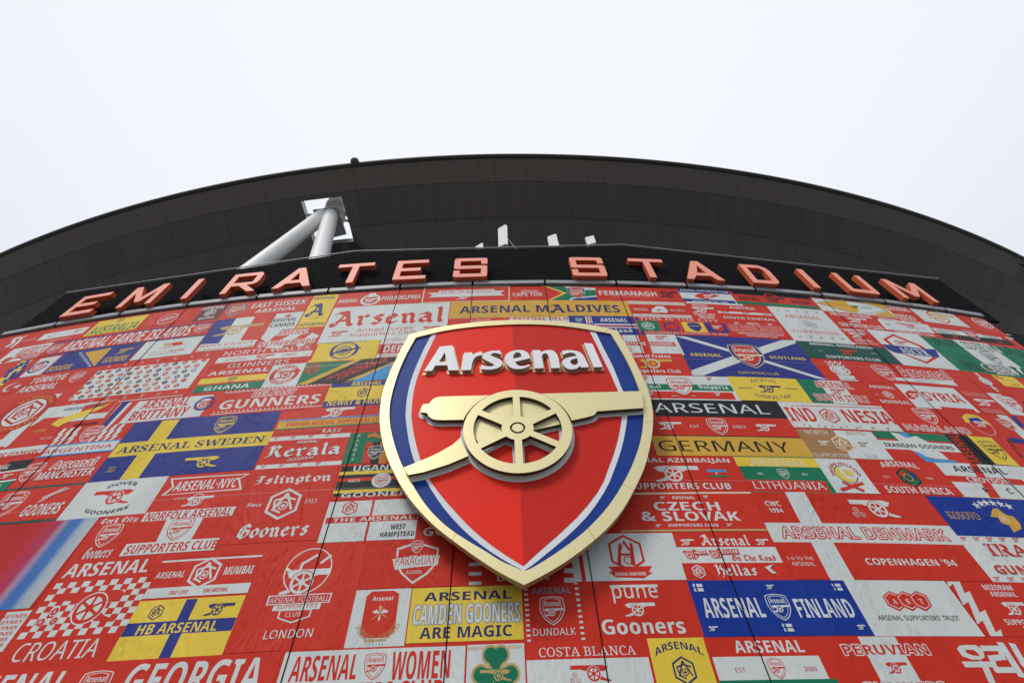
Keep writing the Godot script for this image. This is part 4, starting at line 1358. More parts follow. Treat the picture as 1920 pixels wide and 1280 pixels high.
	d2(-12.159, 14.35, 0.092, PK)
	r2(-12.204, 14.32, -12.114, 14.37, WH)
	d2(-11.827, 14.358, 0.092, RD)
	r2(-11.872, 14.328, -11.782, 14.378, WH)
	d2(-11.496, 14.369, 0.092, NV)
	r2(-11.541, 14.339, -11.451, 14.389, PK)
	d2(-11.167, 14.38, 0.092, RD)
	r2(-11.212, 14.35, -11.122, 14.4, WH)
	d2(-10.84, 14.393, 0.092, RD)
	r2(-10.885, 14.363, -10.795, 14.413, PK)
	d2(-14.62, 14.076, 0.092, PK)
	r2(-14.665, 14.046, -14.575, 14.096, WH)
	d2(-14.277, 14.075, 0.092, BK)
	r2(-14.322, 14.045, -14.232, 14.095, WH)
	d2(-13.936, 14.076, 0.092, RD)
	r2(-13.981, 14.046, -13.891, 14.096, GO)
	d2(-13.598, 14.078, 0.092, RD)
	r2(-13.643, 14.048, -13.553, 14.098, PK)
	d2(-13.262, 14.081, 0.092, RD2)
	r2(-13.307, 14.051, -13.217, 14.101, GO)
	d2(-12.928, 14.086, 0.092, BK)
	r2(-12.973, 14.056, -12.883, 14.106, GO)
	d2(-12.596, 14.092, 0.092, PK)
	r2(-12.641, 14.062, -12.551, 14.112, WH)
	d2(-12.266, 14.099, 0.092, RB)
	r2(-12.311, 14.069, -12.221, 14.119, WH)
	d2(-11.937, 14.108, 0.092, OR)
	r2(-11.982, 14.078, -11.892, 14.128, WH)
	d2(-11.61, 14.117, 0.092, RD)
	r2(-11.655, 14.087, -11.565, 14.137, WH)
	d2(-11.284, 14.128, 0.092, RD)
	r2(-11.329, 14.098, -11.239, 14.148, WH)
	d2(-10.96, 14.14, 0.092, RD2)
	r2(-11.005, 14.11, -10.915, 14.16, WH)

func banners_b() -> void:
	b(WH, -15.684, 12.079, -15.21, 14.431, "white banner with a very large red ring badge at the left edge")
	d(-15.976, 13.642, 0.924, RD2)
	d(-15.976, 13.642, 0.628, WH)
	h(-15.976, 13.642, 0.573, RD2, WH)
	ta("REDaction", -15.976, 13.642, 0.684, 0.185, 140, 25, OR, "sb")
	ta("GOONERS", -15.976, 13.642, 0.868, 0.185, 215, 335, OR, "sb")
	b(WH, -15.14, 12.867, -12.649, 13.713, "white and red banner with the yellow outline of Cyprus")
	p([Vector2(-13.806, 13.603), Vector2(-12.649, 13.713), Vector2(-12.682, 13.129), Vector2(-13.696, 13.13)], RD)
	p([Vector2(-15.118, 12.84), Vector2(-14.885, 13.192), Vector2(-13.91, 13.113), Vector2(-14.055, 12.513)], RD)
	p([Vector2(-14.374, 12.82), Vector2(-14.319, 13.053), Vector2(-14.073, 13.128), Vector2(-13.862, 13.255), Vector2(-13.513, 13.353), Vector2(-12.85, 13.57), Vector2(-13.132, 13.295), Vector2(-13.352, 13.178), Vector2(-13.384, 13.009), Vector2(-13.724, 12.963), Vector2(-13.963, 12.781), Vector2(-14.029, 12.673)], YE)
	t("ARSENAL CYPRUS", -14.457, 13.437, -13.029, 13.564, DG)
	t("GOONERS", -13.509, 12.62, -12.709, 12.728, BK)
	t("COYG", -14.759, 12.548, -14.397, 12.668, GO)
	b(WH, -12.49, 12.514, -9.36, 13.492, "white banner with blue and red stripes lettered Brittany")
	p([Vector2(-12.454, 13.647), Vector2(-12.207, 13.647), Vector2(-12.286, 12.505), Vector2(-12.499, 12.501)], BL)
	p([Vector2(-12.081, 13.629), Vector2(-11.848, 13.638), Vector2(-11.956, 12.522), Vector2(-12.165, 12.512)], RD)
	t("ARSENAL", -11.616, 13.081, -10.048, 13.492, RD)
	t("BRITTANY", -11.727, 12.601, -9.869, 13.026, RD)
	e(-9.487, 13.1, 0.315, 0.082, BL)
	c(-9.714, 12.915, -9.194, 13.22, RD, WH)
	b(WH, -11.271, 15.99, -9.094, 18.107, "blue white and red banner with a gold cannon lettered Alsace")
	p([Vector2(-11.442, 18.076), Vector2(-10.616, 18.119), Vector2(-10.579, 16.424), Vector2(-11.354, 16.474)], BL)
	p([Vector2(-9.849, 18.132), Vector2(-9.094, 18.107), Vector2(-8.866, 16.41), Vector2(-9.775, 16.472)], RD)
	c(-11.08, 16.924, -9.266, 17.551, TA, WH)
	t("FRANCE D'ALSACE", -11.308, 16.249, -9.204, 16.382, RD, "s")
	t("SUPPORTERS CLUB", -11.254, 15.976, -9.126, 16.117, RD, "s")
	b(MA, -12.52, 18.186, -11.437, 19.288, "dark maroon banner with white hexagon badge lettered Qatar")
	t("ARSENAL", -12.515, 19.008, -11.557, 19.259, WH)
	h(-12.014, 18.747, 0.257, WH, MA)
	t("QATAR", -12.336, 18.245, -11.648, 18.434, WH)
	b(RD, -11.312, 18.092, -7.896, 19.33, "red banner lettered East Sussex beside a full colour shield")
	s(-11.343, 18.271, -10.51, 19.211, WH, RD, true)
	t("EAST SUSSEX", -10.308, 18.728, -8.035, 19.105, WH)
	t("ARSENAL", -9.981, 18.326, -8.305, 18.602, WH)
	b(WH, -8.979, 16.957, -7.882, 18.135, "white banner lettered Canada with a small red maple leaf")
	t("ARSENAL", -8.975, 17.52, -8.007, 17.781, BK)
	t("CANADA", -8.932, 17.173, -7.981, 17.434, BK)
	p([Vector2(-8.593, 17.896), Vector2(-8.566, 18.01), Vector2(-8.481, 17.958), Vector2(-8.471, 18.06), Vector2(-8.406, 17.963), Vector2(-8.33, 17.976), Vector2(-8.312, 17.855), Vector2(-8.385, 17.811)], RD)
	b(YE, -7.831, 16.979, -6.76, 19.325, "tall yellow banner with navy ornate letter A lettered Göteborg")
	t("ARSENAL", -7.812, 18.979, -6.852, 19.2, NV)
	bl("A", -7.775, 17.701, -7.008, 18.692, NV)
	t("EST. 2000", -7.514, 17.563, -7.139, 17.629, NV, "s")
	t("GÖTEBORG", -7.787, 17.09, -6.802, 17.316, NV)
	b(RD, -6.737, 18.16, -3.357, 19.33, "red banner lettered Philadelphia beside a white bell ring badge")
	t("ARSENAL", -6.655, 18.576, -5.859, 18.855, WH)
	e(-5.338, 18.694, 0.408, 0.098, WH)
	p([Vector2(-5.465, 18.885), Vector2(-5.483, 19.193), Vector2(-5.238, 19.236), Vector2(-5.109, 18.932)], WH)
	c(-5.606, 18.48, -5.036, 18.791, WH, RD)
	t("PHILADELPHIA", -4.871, 18.594, -3.304, 18.913, WH)
	b(WH, -6.701, 15.847, -2.054, 18.238, "white banner in red ornate script for the armed forces")
	bl("Arsenal", -6.589, 16.825, -2.222, 17.971, RD)
	t("Armed Forces", -5.419, 16.434, -3.331, 16.684, RD, "s")
	t("Supporters Club", -5.61, 16.114, -3.158, 16.39, RD, "s")
	c(-6.385, 16.237, -5.738, 16.577, RD, WH)
	c(-2.972, 16.337, -2.302, 16.592, RD, WH)
	b(RD, -8.866, 15.851, -6.745, 16.931, "red and white slashed banner lettered Netherlands")
	p([Vector2(-8.967, 16.948), Vector2(-8.334, 16.974), Vector2(-8.601, 16.318), Vector2(-8.36, 16.116), Vector2(-8.853, 15.849), Vector2(-8.749, 16.27), Vector2(-8.997, 16.477)], WH)
	p([Vector2(-7.898, 16.572), Vector2(-7.272, 16.849), Vector2(-7.989, 15.769), Vector2(-8.587, 15.846)], WH)
	p([Vector2(-6.749, 16.361), Vector2(-7.192, 15.804), Vector2(-7.475, 15.805), Vector2(-7.094, 16.613)], WH)
	t("ARSENAL", -8.434, 16.578, -7.255, 16.893, RD, "sb", 0, 0.03, WH)
	t("NETHERLANDS", -8.899, 15.943, -6.843, 16.232, RD, "sb", 0, 0.03, WH)
	b(RD, -10.204, 14.936, -6.63, 15.839, "red banner with a white strip lettered North Wales")
	t("NORTH WALES", -10.027, 15.572, -6.888, 15.823, WH, "s")
	r(-10.135, 15.17, -6.727, 15.491, WH)
	t("GOGLEDD", -9.803, 15.256, -9.083, 15.387, RD, "s")
	c(-8.783, 15.128, -8.064, 15.436, RD, WH)
	t("CYMRU", -7.764, 15.271, -7.232, 15.404, RD, "s")
	t("GUNNERS", -9.549, 14.826, -7.397, 15.072, WH, "s")
	b(RD, -10.187, 13.648, -7.903, 14.927, "red yellow and green striped banner lettered Ghana")
	r(-10.22, 14.069, -7.896, 14.36, YE)
	r(-10.187, 13.648, -7.896, 13.994, GR)
	t("ARSENAL", -10.076, 14.495, -7.964, 14.701, WH)
	t("GHANA", -9.847, 13.716, -8.324, 13.916, WH)
	s(-9.245, 14.068, -8.935, 14.401, NV, YE)
	b(WH, -7.887, 13.618, -6.727, 14.789, "white banner with red ring badge lettered Hyderabad")
	e(-7.323, 14.242, 0.484, 0.145, RD)
	ta("ARSENAL", -7.323, 14.242, 0.354, 0.107, 145, 35, WH, "sb")
	ta("HYDERABAD", -7.323, 14.242, 0.465, 0.107, 215, 325, WH, "sb")
	c(-7.594, 14.031, -6.813, 14.433, RD, WH)
	b(YE, -6.717, 14.794, -4.392, 15.899, "yellow banner with navy ring badge and spoked wheel")
	e(-5.581, 15.362, 0.503, 0.111, BL)
	ta("ARSENAL", -5.581, 15.362, 0.403, 0.086, 140, 40, YE, "sb")
	ta("GUNNERS", -5.581, 15.362, 0.488, 0.086, 220, 320, YE, "sb")
	e(-5.595, 15.371, 0.272, 0.027, BL)
	ln([Vector2(-5.581, 15.362), Vector2(-5.319, 15.362)], 0.03, BL)
	ln([Vector2(-5.581, 15.362), Vector2(-5.354, 15.493)], 0.03, BL)
	ln([Vector2(-5.581, 15.362), Vector2(-5.45, 15.589)], 0.03, BL)
	ln([Vector2(-5.581, 15.362), Vector2(-5.581, 15.624)], 0.03, BL)
	ln([Vector2(-5.581, 15.362), Vector2(-5.711, 15.589)], 0.03, BL)
	ln([Vector2(-5.581, 15.362), Vector2(-5.807, 15.493)], 0.03, BL)
	ln([Vector2(-5.581, 15.362), Vector2(-5.842, 15.362)], 0.03, BL)
	ln([Vector2(-5.581, 15.362), Vector2(-5.807, 15.231)], 0.03, BL)
	ln([Vector2(-5.581, 15.362), Vector2(-5.711, 15.136)], 0.03, BL)
	ln([Vector2(-5.581, 15.362), Vector2(-5.581, 15.1)], 0.03, BL)
	ln([Vector2(-5.581, 15.362), Vector2(-5.45, 15.136)], 0.03, BL)
	ln([Vector2(-5.581, 15.362), Vector2(-5.354, 15.231)], 0.03, BL)
	ln([Vector2(-5.988, 15.223), Vector2(-5.051, 15.483)], 0.07, BL)
	b(WH, -4.366, 14.833, -2.788, 15.856, "white edged red banner lettered Derry, partly behind the big crest")
	r(-4.358, 15.048, -2.809, 15.598, RD)
	t("DERRY", -4.17, 15.116, -3.029, 15.509, WH)
	t("VICTORIA CONCORDIA", -4.28, 15.771, -2.74, 15.895, RD, "s")
	t("VICTORIA CONCORDIA", -4.218, 14.838, -2.833, 14.951, RD, "s")
	c(-4.164, 15.507, -3.858, 15.662, WH, RD)
	b(GR, -6.724, 13.668, -3.598, 14.75, "green black and blue banner with yellow diagonals lettered Tanzania")
	p([Vector2(-6.72, 13.657), Vector2(-5.525, 13.637), Vector2(-3.706, 13.96), Vector2(-3.661, 14.804), Vector2(-5.07, 14.797)], GO)
	p([Vector2(-6.36, 13.643), Vector2(-5.299, 13.601), Vector2(-3.631, 14.621), Vector2(-3.606, 14.818), Vector2(-4.804, 14.804)], BK)
	p([Vector2(-4.942, 13.615), Vector2(-3.804, 13.69), Vector2(-3.739, 14.48)], SK)
	tq("ARSENAL", Vector2(-5.83, 13.756), Vector2(-4.382, 14.601), Vector2(-5.777, 13.961), RD, "sb")
	tq("TANZANIA", Vector2(-5.487, 13.699), Vector2(-3.956, 14.645), Vector2(-5.446, 13.959), RD, "sb")
	h(-6.421, 14.431, 0.289, RD, GR)
	b(YE, -5.574, 12.522, -3.285, 13.601, "blue and yellow banner lettered Newry and Mourne")
	r(-5.543, 13.409, -3.29, 13.628, BL)
	r(-5.57, 12.507, -3.469, 12.782, BL)
	t("ARSENAL", -4.889, 13.439, -3.911, 13.628, YE)
	h(-4.411, 13.104, 0.221, NV, YE)
	t("NEWRY & MOURNE", -5.436, 12.575, -3.325, 12.846, YE)
	b(RD, -9.024, 12.475, -5.602, 13.628, "red banner with dotted edges lettered Belfast")
	ln([Vector2(-9.009, 13.518), Vector2(-5.595, 13.563)], 0.03, WH)
	ln([Vector2(-9.023, 12.545), Vector2(-5.589, 12.595)], 0.03, WH)
	t("BELFAST", -8.008, 13.212, -6.644, 13.459, RD, "sb", 0, 0.025, WH)
	t("GUNNERS", -8.907, 12.732, -5.739, 13.143, WH)
	d2(-8.983, 13.583, 0.03, WH)
	d2(-8.96, 12.634, 0.03, WH)
	d2(-8.843, 13.583, 0.03, WH)
	d2(-8.826, 12.633, 0.03, WH)
	d2(-8.704, 13.582, 0.03, WH)
	d2(-8.693, 12.633, 0.03, WH)
	d2(-8.564, 13.582, 0.03, WH)
	d2(-8.561, 12.633, 0.03, WH)
	d2(-8.425, 13.582, 0.03, WH)
	d2(-8.428, 12.633, 0.03, WH)
	d2(-8.286, 13.582, 0.03, WH)
	d2(-8.296, 12.634, 0.03, WH)
	d2(-8.147, 13.583, 0.03, WH)
	d2(-8.164, 12.634, 0.03, WH)
	d2(-8.009, 13.583, 0.03, WH)
	d2(-8.032, 12.635, 0.03, WH)
	d2(-7.87, 13.584, 0.03, WH)
	d2(-7.9, 12.636, 0.03, WH)
	d2(-7.732, 13.585, 0.03, WH)
	d2(-7.768, 12.637, 0.03, WH)
	d2(-7.594, 13.586, 0.03, WH)
	d2(-7.637, 12.638, 0.03, WH)
	d2(-7.456, 13.587, 0.03, WH)
	d2(-7.505, 12.639, 0.03, WH)
	d2(-7.319, 13.589, 0.03, WH)
	d2(-7.374, 12.641, 0.03, WH)
	d2(-7.181, 13.591, 0.03, WH)
	d2(-7.243, 12.643, 0.03, WH)
	d2(-7.044, 13.593, 0.03, WH)
	d2(-7.113, 12.645, 0.03, WH)
	d2(-6.906, 13.595, 0.03, WH)
	d2(-6.982, 12.647, 0.03, WH)
	d2(-6.769, 13.597, 0.03, WH)
	d2(-6.851, 12.649, 0.03, WH)
	d2(-6.632, 13.6, 0.03, WH)
	d2(-6.721, 12.651, 0.03, WH)
	d2(-6.496, 13.603, 0.03, WH)
	d2(-6.59, 12.654, 0.03, WH)
	d2(-6.359, 13.606, 0.03, WH)
	d2(-6.46, 12.656, 0.03, WH)
	d2(-6.222, 13.609, 0.03, WH)
	d2(-6.33, 12.659, 0.03, WH)
	d2(-6.086, 13.612, 0.03, WH)
	d2(-6.2, 12.662, 0.03, WH)
	d2(-5.949, 13.616, 0.03, WH)
	d2(-6.07, 12.665, 0.03, WH)
	d2(-5.813, 13.619, 0.03, WH)
	d2(-5.94, 12.669, 0.03, WH)

func banners_c() -> void:
	b(RD, -15.759, 11.366, -13.881, 12.599, "red banner with white lower strip lettered Singapore at the left edge")
	r(-16.506, 11.62, -13.784, 11.93, WH)
	star(-15.655, 12.383, 0.09, WH)
	star(-15.729, 12.331, 0.09, WH)
	star(-15.459, 12.227, 0.09, WH)
	star(-15.533, 12.175, 0.09, WH)
	star(-15.267, 12.073, 0.09, WH)
	t("EST. 2007", -14.255, 12.174, -13.853, 12.263, WH, "s")
	t("SINGAPORE GOONERS", -16.143, 11.507, -13.871, 11.779, RD)
	b(BK, -14.536, 10.265, -13.769, 11.378, "black red and green striped banner lettered Kenya at the left edge")
	r(-14.918, 10.683, -13.785, 10.998, RD)
	r(-14.536, 10.265, -13.782, 10.651, GR)
	ln([Vector2(-15.158, 10.944), Vector2(-13.774, 11.005)], 0.06, WH)
	ln([Vector2(-14.839, 10.597), Vector2(-13.757, 10.64)], 0.06, WH)
	t("ARSENAL", -15.223, 11.092, -14.384, 11.275, WH)
	t("KENYA", -14.566, 10.371, -14.033, 10.524, WH)
	c(-14.323, 10.74, -14.006, 10.881, WH, RD)
	b(RD, -13.681, 11.42, -11.405, 12.468, "red and white zigzag banner lettered Argentina")
	p([Vector2(-13.749, 12.571), Vector2(-13.641, 12.574), Vector2(-13.646, 12.311), Vector2(-13.564, 12.313), Vector2(-13.604, 12.081), Vector2(-13.528, 12.084), Vector2(-13.599, 11.874), Vector2(-13.691, 11.869), Vector2(-13.658, 12.066), Vector2(-13.738, 12.069), Vector2(-13.708, 12.297), Vector2(-13.781, 12.299)], WH)
	p([Vector2(-13.497, 12.557), Vector2(-13.39, 12.561), Vector2(-13.398, 12.299), Vector2(-13.317, 12.301), Vector2(-13.36, 12.069), Vector2(-13.284, 12.072), Vector2(-13.357, 11.863), Vector2(-13.449, 11.858), Vector2(-13.413, 12.054), Vector2(-13.493, 12.057), Vector2(-13.46, 12.285), Vector2(-13.533, 12.286)], WH)
	p([Vector2(-13.247, 12.545), Vector2(-13.141, 12.549), Vector2(-13.152, 12.287), Vector2(-13.071, 12.29), Vector2(-13.117, 12.058), Vector2(-13.041, 12.061), Vector2(-13.117, 11.852), Vector2(-13.208, 11.847), Vector2(-13.17, 12.043), Vector2(-13.25, 12.045), Vector2(-13.213, 12.273), Vector2(-13.286, 12.274)], WH)
	p([Vector2(-12.506, 12.512), Vector2(-12.401, 12.516), Vector2(-12.422, 12.256), Vector2(-12.343, 12.259), Vector2(-12.397, 12.029), Vector2(-12.322, 12.032), Vector2(-12.405, 11.824), Vector2(-12.495, 11.818), Vector2(-12.45, 12.013), Vector2(-12.528, 12.015), Vector2(-12.483, 12.242), Vector2(-12.555, 12.242)], WH)
	p([Vector2(-12.262, 12.502), Vector2(-12.157, 12.507), Vector2(-12.182, 12.247), Vector2(-12.102, 12.25), Vector2(-12.159, 12.02), Vector2(-12.085, 12.024), Vector2(-12.17, 11.815), Vector2(-12.26, 11.809), Vector2(-12.212, 12.005), Vector2(-12.29, 12.006), Vector2(-12.243, 12.233), Vector2(-12.314, 12.233)], WH)
	p([Vector2(-12.019, 12.493), Vector2(-11.915, 12.498), Vector2(-11.943, 12.239), Vector2(-11.864, 12.242), Vector2(-11.923, 12.012), Vector2(-11.849, 12.016), Vector2(-11.937, 11.807), Vector2(-12.026, 11.801), Vector2(-11.976, 11.996), Vector2(-12.053, 11.997), Vector2(-12.004, 12.224), Vector2(-12.074, 12.224)], WH)
	p([Vector2(-11.778, 12.484), Vector2(-11.674, 12.489), Vector2(-11.705, 12.231), Vector2(-11.626, 12.234), Vector2(-11.688, 12.004), Vector2(-11.614, 12.008), Vector2(-11.704, 11.8), Vector2(-11.793, 11.794), Vector2(-11.741, 11.989), Vector2(-11.818, 11.99), Vector2(-11.766, 12.216), Vector2(-11.836, 12.216)], WH)
	r(-13.654, 11.416, -11.401, 11.793, WH)
	ln([Vector2(-13.768, 11.841), Vector2(-11.401, 11.793)], 0.05, SK)
	ln([Vector2(-13.739, 11.427), Vector2(-11.401, 11.399)], 0.05, SK)
	s(-12.939, 11.858, -12.326, 12.519, WH, RD)
	t("ARGENTINA", -13.673, 11.52, -11.527, 11.668, RD, "s")
	b(RD, -13.737, 10.269, -11.364, 11.353, "red banner lettered Manchester in outlined capitals beside an outlined shield")
	s(-13.784, 10.528, -13.17, 11.201, WH, RD)
	t("Arsenal", -12.937, 10.881, -11.645, 11.173, RD, "sb", 0, 0.035, WH)
	t("MANCHESTER", -13.124, 10.523, -11.476, 10.808, WH, "sb", 0, 0.02, RD2)
	b(BL, -11.374, 10.261, -6.786, 12.489, "dark blue banner with a yellow cross lettered Sweden")
	p([Vector2(-10.492, 12.462), Vector2(-9.945, 12.462), Vector2(-9.944, 10.26), Vector2(-10.472, 10.269)], YE)
	r(-11.368, 11.121, -6.719, 11.646, YE)
	t("ARSENAL SWEDEN", -11.216, 11.234, -6.882, 11.488, NV, "fb")
	s(-8.677, 11.712, -8.073, 12.411, YE, BL)
	c(-8.902, 10.469, -7.893, 10.843, YE, BL, true)
	t("EST.", -11.042, 10.675, -10.829, 10.755, YE, "s")
	t("2001", -11.062, 10.561, -10.828, 10.642, YE, "s")
	b(WH, -11.402, 9.107, -9.072, 10.257, "white banner with red cannon lettered Dover")
	t("DOVER", -10.645, 9.981, -9.83, 10.094, BK, "sb", 0.1)
	c(-10.882, 9.472, -9.757, 9.916, RD, WH, true)
	t("GOONERS", -10.791, 9.297, -9.642, 9.407, BK, "sb", -0.12)
	b(RD, -13.66, 9.202, -11.446, 10.251, "red banner with dark edges and a white fern at the left edge")
	ln([Vector2(-13.769, 10.287), Vector2(-11.446, 10.251)], 0.07, DG)
	ln([Vector2(-13.66, 9.202), Vector2(-11.43, 9.132)], 0.07, DG)
	s(-13.567, 9.376, -12.851, 10.18, WH, RD)
	t("GOONERS", -12.604, 9.325, -11.547, 9.681, WH)
	ln([Vector2(-12.295, 9.775), Vector2(-12.344, 9.925)], 0.03, WH)
	ln([Vector2(-12.252, 9.815), Vector2(-12.288, 9.954)], 0.03, WH)
	ln([Vector2(-12.208, 9.855), Vector2(-12.232, 9.983)], 0.03, WH)
	ln([Vector2(-12.165, 9.895), Vector2(-12.176, 10.012)], 0.03, WH)
	ln([Vector2(-12.121, 9.936), Vector2(-12.12, 10.041)], 0.03, WH)
	ln([Vector2(-12.077, 9.976), Vector2(-12.063, 10.07)], 0.03, WH)
	ln([Vector2(-12.033, 10.017), Vector2(-12.007, 10.099)], 0.03, WH)
	ln([Vector2(-11.989, 10.058), Vector2(-11.95, 10.129)], 0.03, WH)
	ln([Vector2(-11.944, 10.1), Vector2(-11.893, 10.159)], 0.03, WH)
	ln([Vector2(-12.368, 9.742), Vector2(-12.179, 9.939), Vector2(-11.788, 10.119)], 0.035, WH)
	b(RD2, -11.75, 6.897, -10.244, 9.106, "large blurred red to blue printed banner at the lower left edge")
	blur_print()
	b(RD, -10.049, 7.891, -9.063, 9.13, "red banner with outlined shield lettered Cork City in old script")
	bl("Cork City", -10.095, 8.855, -9.169, 9.059, WH)
	s(-9.963, 8.245, -9.395, 8.866, WH, RD)
	bl("Gooners", -9.936, 7.948, -9.268, 8.265, WH)
	b(RD, -9.055, 7.97, -6.75, 9.137, "red and white banner with seal badge lettered Norfolk")
	r(-9.043, 8.866, -6.75, 9.137, WH)
	r(-9.028, 7.968, -6.775, 8.276, WH)
	p([Vector2(-8.382, 8.88), Vector2(-7.45, 8.886), Vector2(-7.471, 8.138), Vector2(-8.304, 8.155)], WH)
	t("NORFOLK ARSENAL", -8.968, 8.873, -6.805, 9.109, RD)
	t("SUPPORTERS CLUB", -8.947, 8.002, -6.756, 8.233, RD)
	s(-8.218, 8.28, -7.613, 8.893, RD, WH)
	b(RD, -9.089, 9.126, -6.774, 10.195, "red banner with white ribbon outline lettered NYC")
	p([Vector2(-8.98, 10.161), Vector2(-6.813, 10.143), Vector2(-7.013, 9.979), Vector2(-6.823, 9.633), Vector2(-8.951, 9.619), Vector2(-8.79, 9.866)], WH)
	p([Vector2(-8.895, 10.117), Vector2(-6.89, 10.113), Vector2(-7.075, 9.983), Vector2(-6.897, 9.669), Vector2(-8.858, 9.638), Vector2(-8.727, 9.861)], RD)
	t("ARSENAL·NYC", -8.708, 9.715, -7.034, 10.029, WH)
	t("CONCORD", -8.525, 9.459, -8.228, 9.513, WH, "s")
	e(-7.901, 9.403, 0.19, 0.019, WH)
	c(-8.216, 9.233, -7.477, 9.507, WH, RD)
	b(RD, -10.158, 5.718, -7.867, 7.938, "red banner with white and red checks lettered Croatia")
	checks(-10.104, 6.259, -7.86, 7.414, 9, 14, WH)
	t("ARSENAL", -10.093, 7.526, -8.118, 7.852, WH)
	t("CROATIA", -9.914, 5.822, -8.176, 6.169, WH, "s")
	c(-9.921, 6.487, -8.206, 7.165, RD, WH, true)
	d(-9.676, 6.778, 0.095, WH, 1.007)
	d(-9.676, 6.778, 0.079, RD, 1.006)
	t("A", -9.705, 6.742, -9.646, 6.812, WH)
	d(-9.821, 6.568, 0.092, WH, 1.003)
	d(-9.821, 6.568, 0.077, RD, 1.003)
	t("F", -9.85, 6.533, -9.793, 6.601, WH)
	d(-9.55, 6.577, 0.093, WH, 1)
	d(-9.55, 6.577, 0.077, RD, 1)
	t("C", -9.579, 6.542, -9.521, 6.61, WH)
	b(WH, -10.779, 6.039, -10.22, 6.842, "white banner with rows of red lettering Keynes at the left edge")
	t("MILTON KEYNES", -11.446, 6.702, -10.265, 6.78, RD)
	t("MILTON KEYNES", -11.446, 6.584, -10.276, 6.661, RD)
	t("MILTON KEYNES", -11.447, 6.469, -10.287, 6.545, RD)
	t("MILTON KEYNES", -11.447, 6.355, -10.297, 6.43, RD)
	t("MILTON KEYNES", -11.447, 6.243, -10.307, 6.318, RD)
	t("MILTON KEYNES", -11.447, 6.134, -10.317, 6.207, RD)
	b(YE, -7.877, 5.722, -5.576, 6.873, "yellow banner with blue cross lettered HB")
	p([Vector2(-6.84, 6.855), Vector2(-6.599, 6.853), Vector2(-6.598, 5.719), Vector2(-6.829, 5.721)], BL)
	r(-7.862, 6.168, -5.582, 6.422, BL)
	t("HB ARSENAL", -7.58, 6.183, -5.917, 6.383, YE)
	h(-7.371, 6.619, 0.162, NV, YE)
	c(-6.317, 6.489, -5.731, 6.727, NV, YE)
	b(RD, -7.874, 6.913, -5.57, 7.803, "red banner with white hexagon badge lettered Mumbai")
	r(-7.868, 7.731, -5.56, 7.776, WH)
	r(-7.855, 6.921, -5.566, 7.139, WH)
	t("DIFFERENT CITY", -7.591, 7.776, -6.898, 7.852, RD)
	t("SAME PASSION", -6.533, 7.781, -5.933, 7.847, RD)
	t("ARSENAL", -7.827, 7.354, -7.177, 7.503, WH)
	t("MUMBAI", -6.287, 7.349, -5.643, 7.536, WH)
	t("ONE LOVE", -7.309, 6.973, -6.902, 7.062, RD)
	t("ONE ARSENAL", -6.569, 6.977, -6.023, 7.071, RD)
	h(-6.728, 7.426, 0.363, WH, RD)
	b(RD, -10.341, 5.063, -4.386, 5.727, "red banner with giant white letters Georgia along the bottom edge")
	t("GEORGIA", -7.256, 5.058, -4.654, 5.646, WH)
	t("ARSENAL", -10.818, 5.107, -8.414, 5.608, WH)
	s(-8.167, 5.025, -7.552, 5.573, WH, RD)

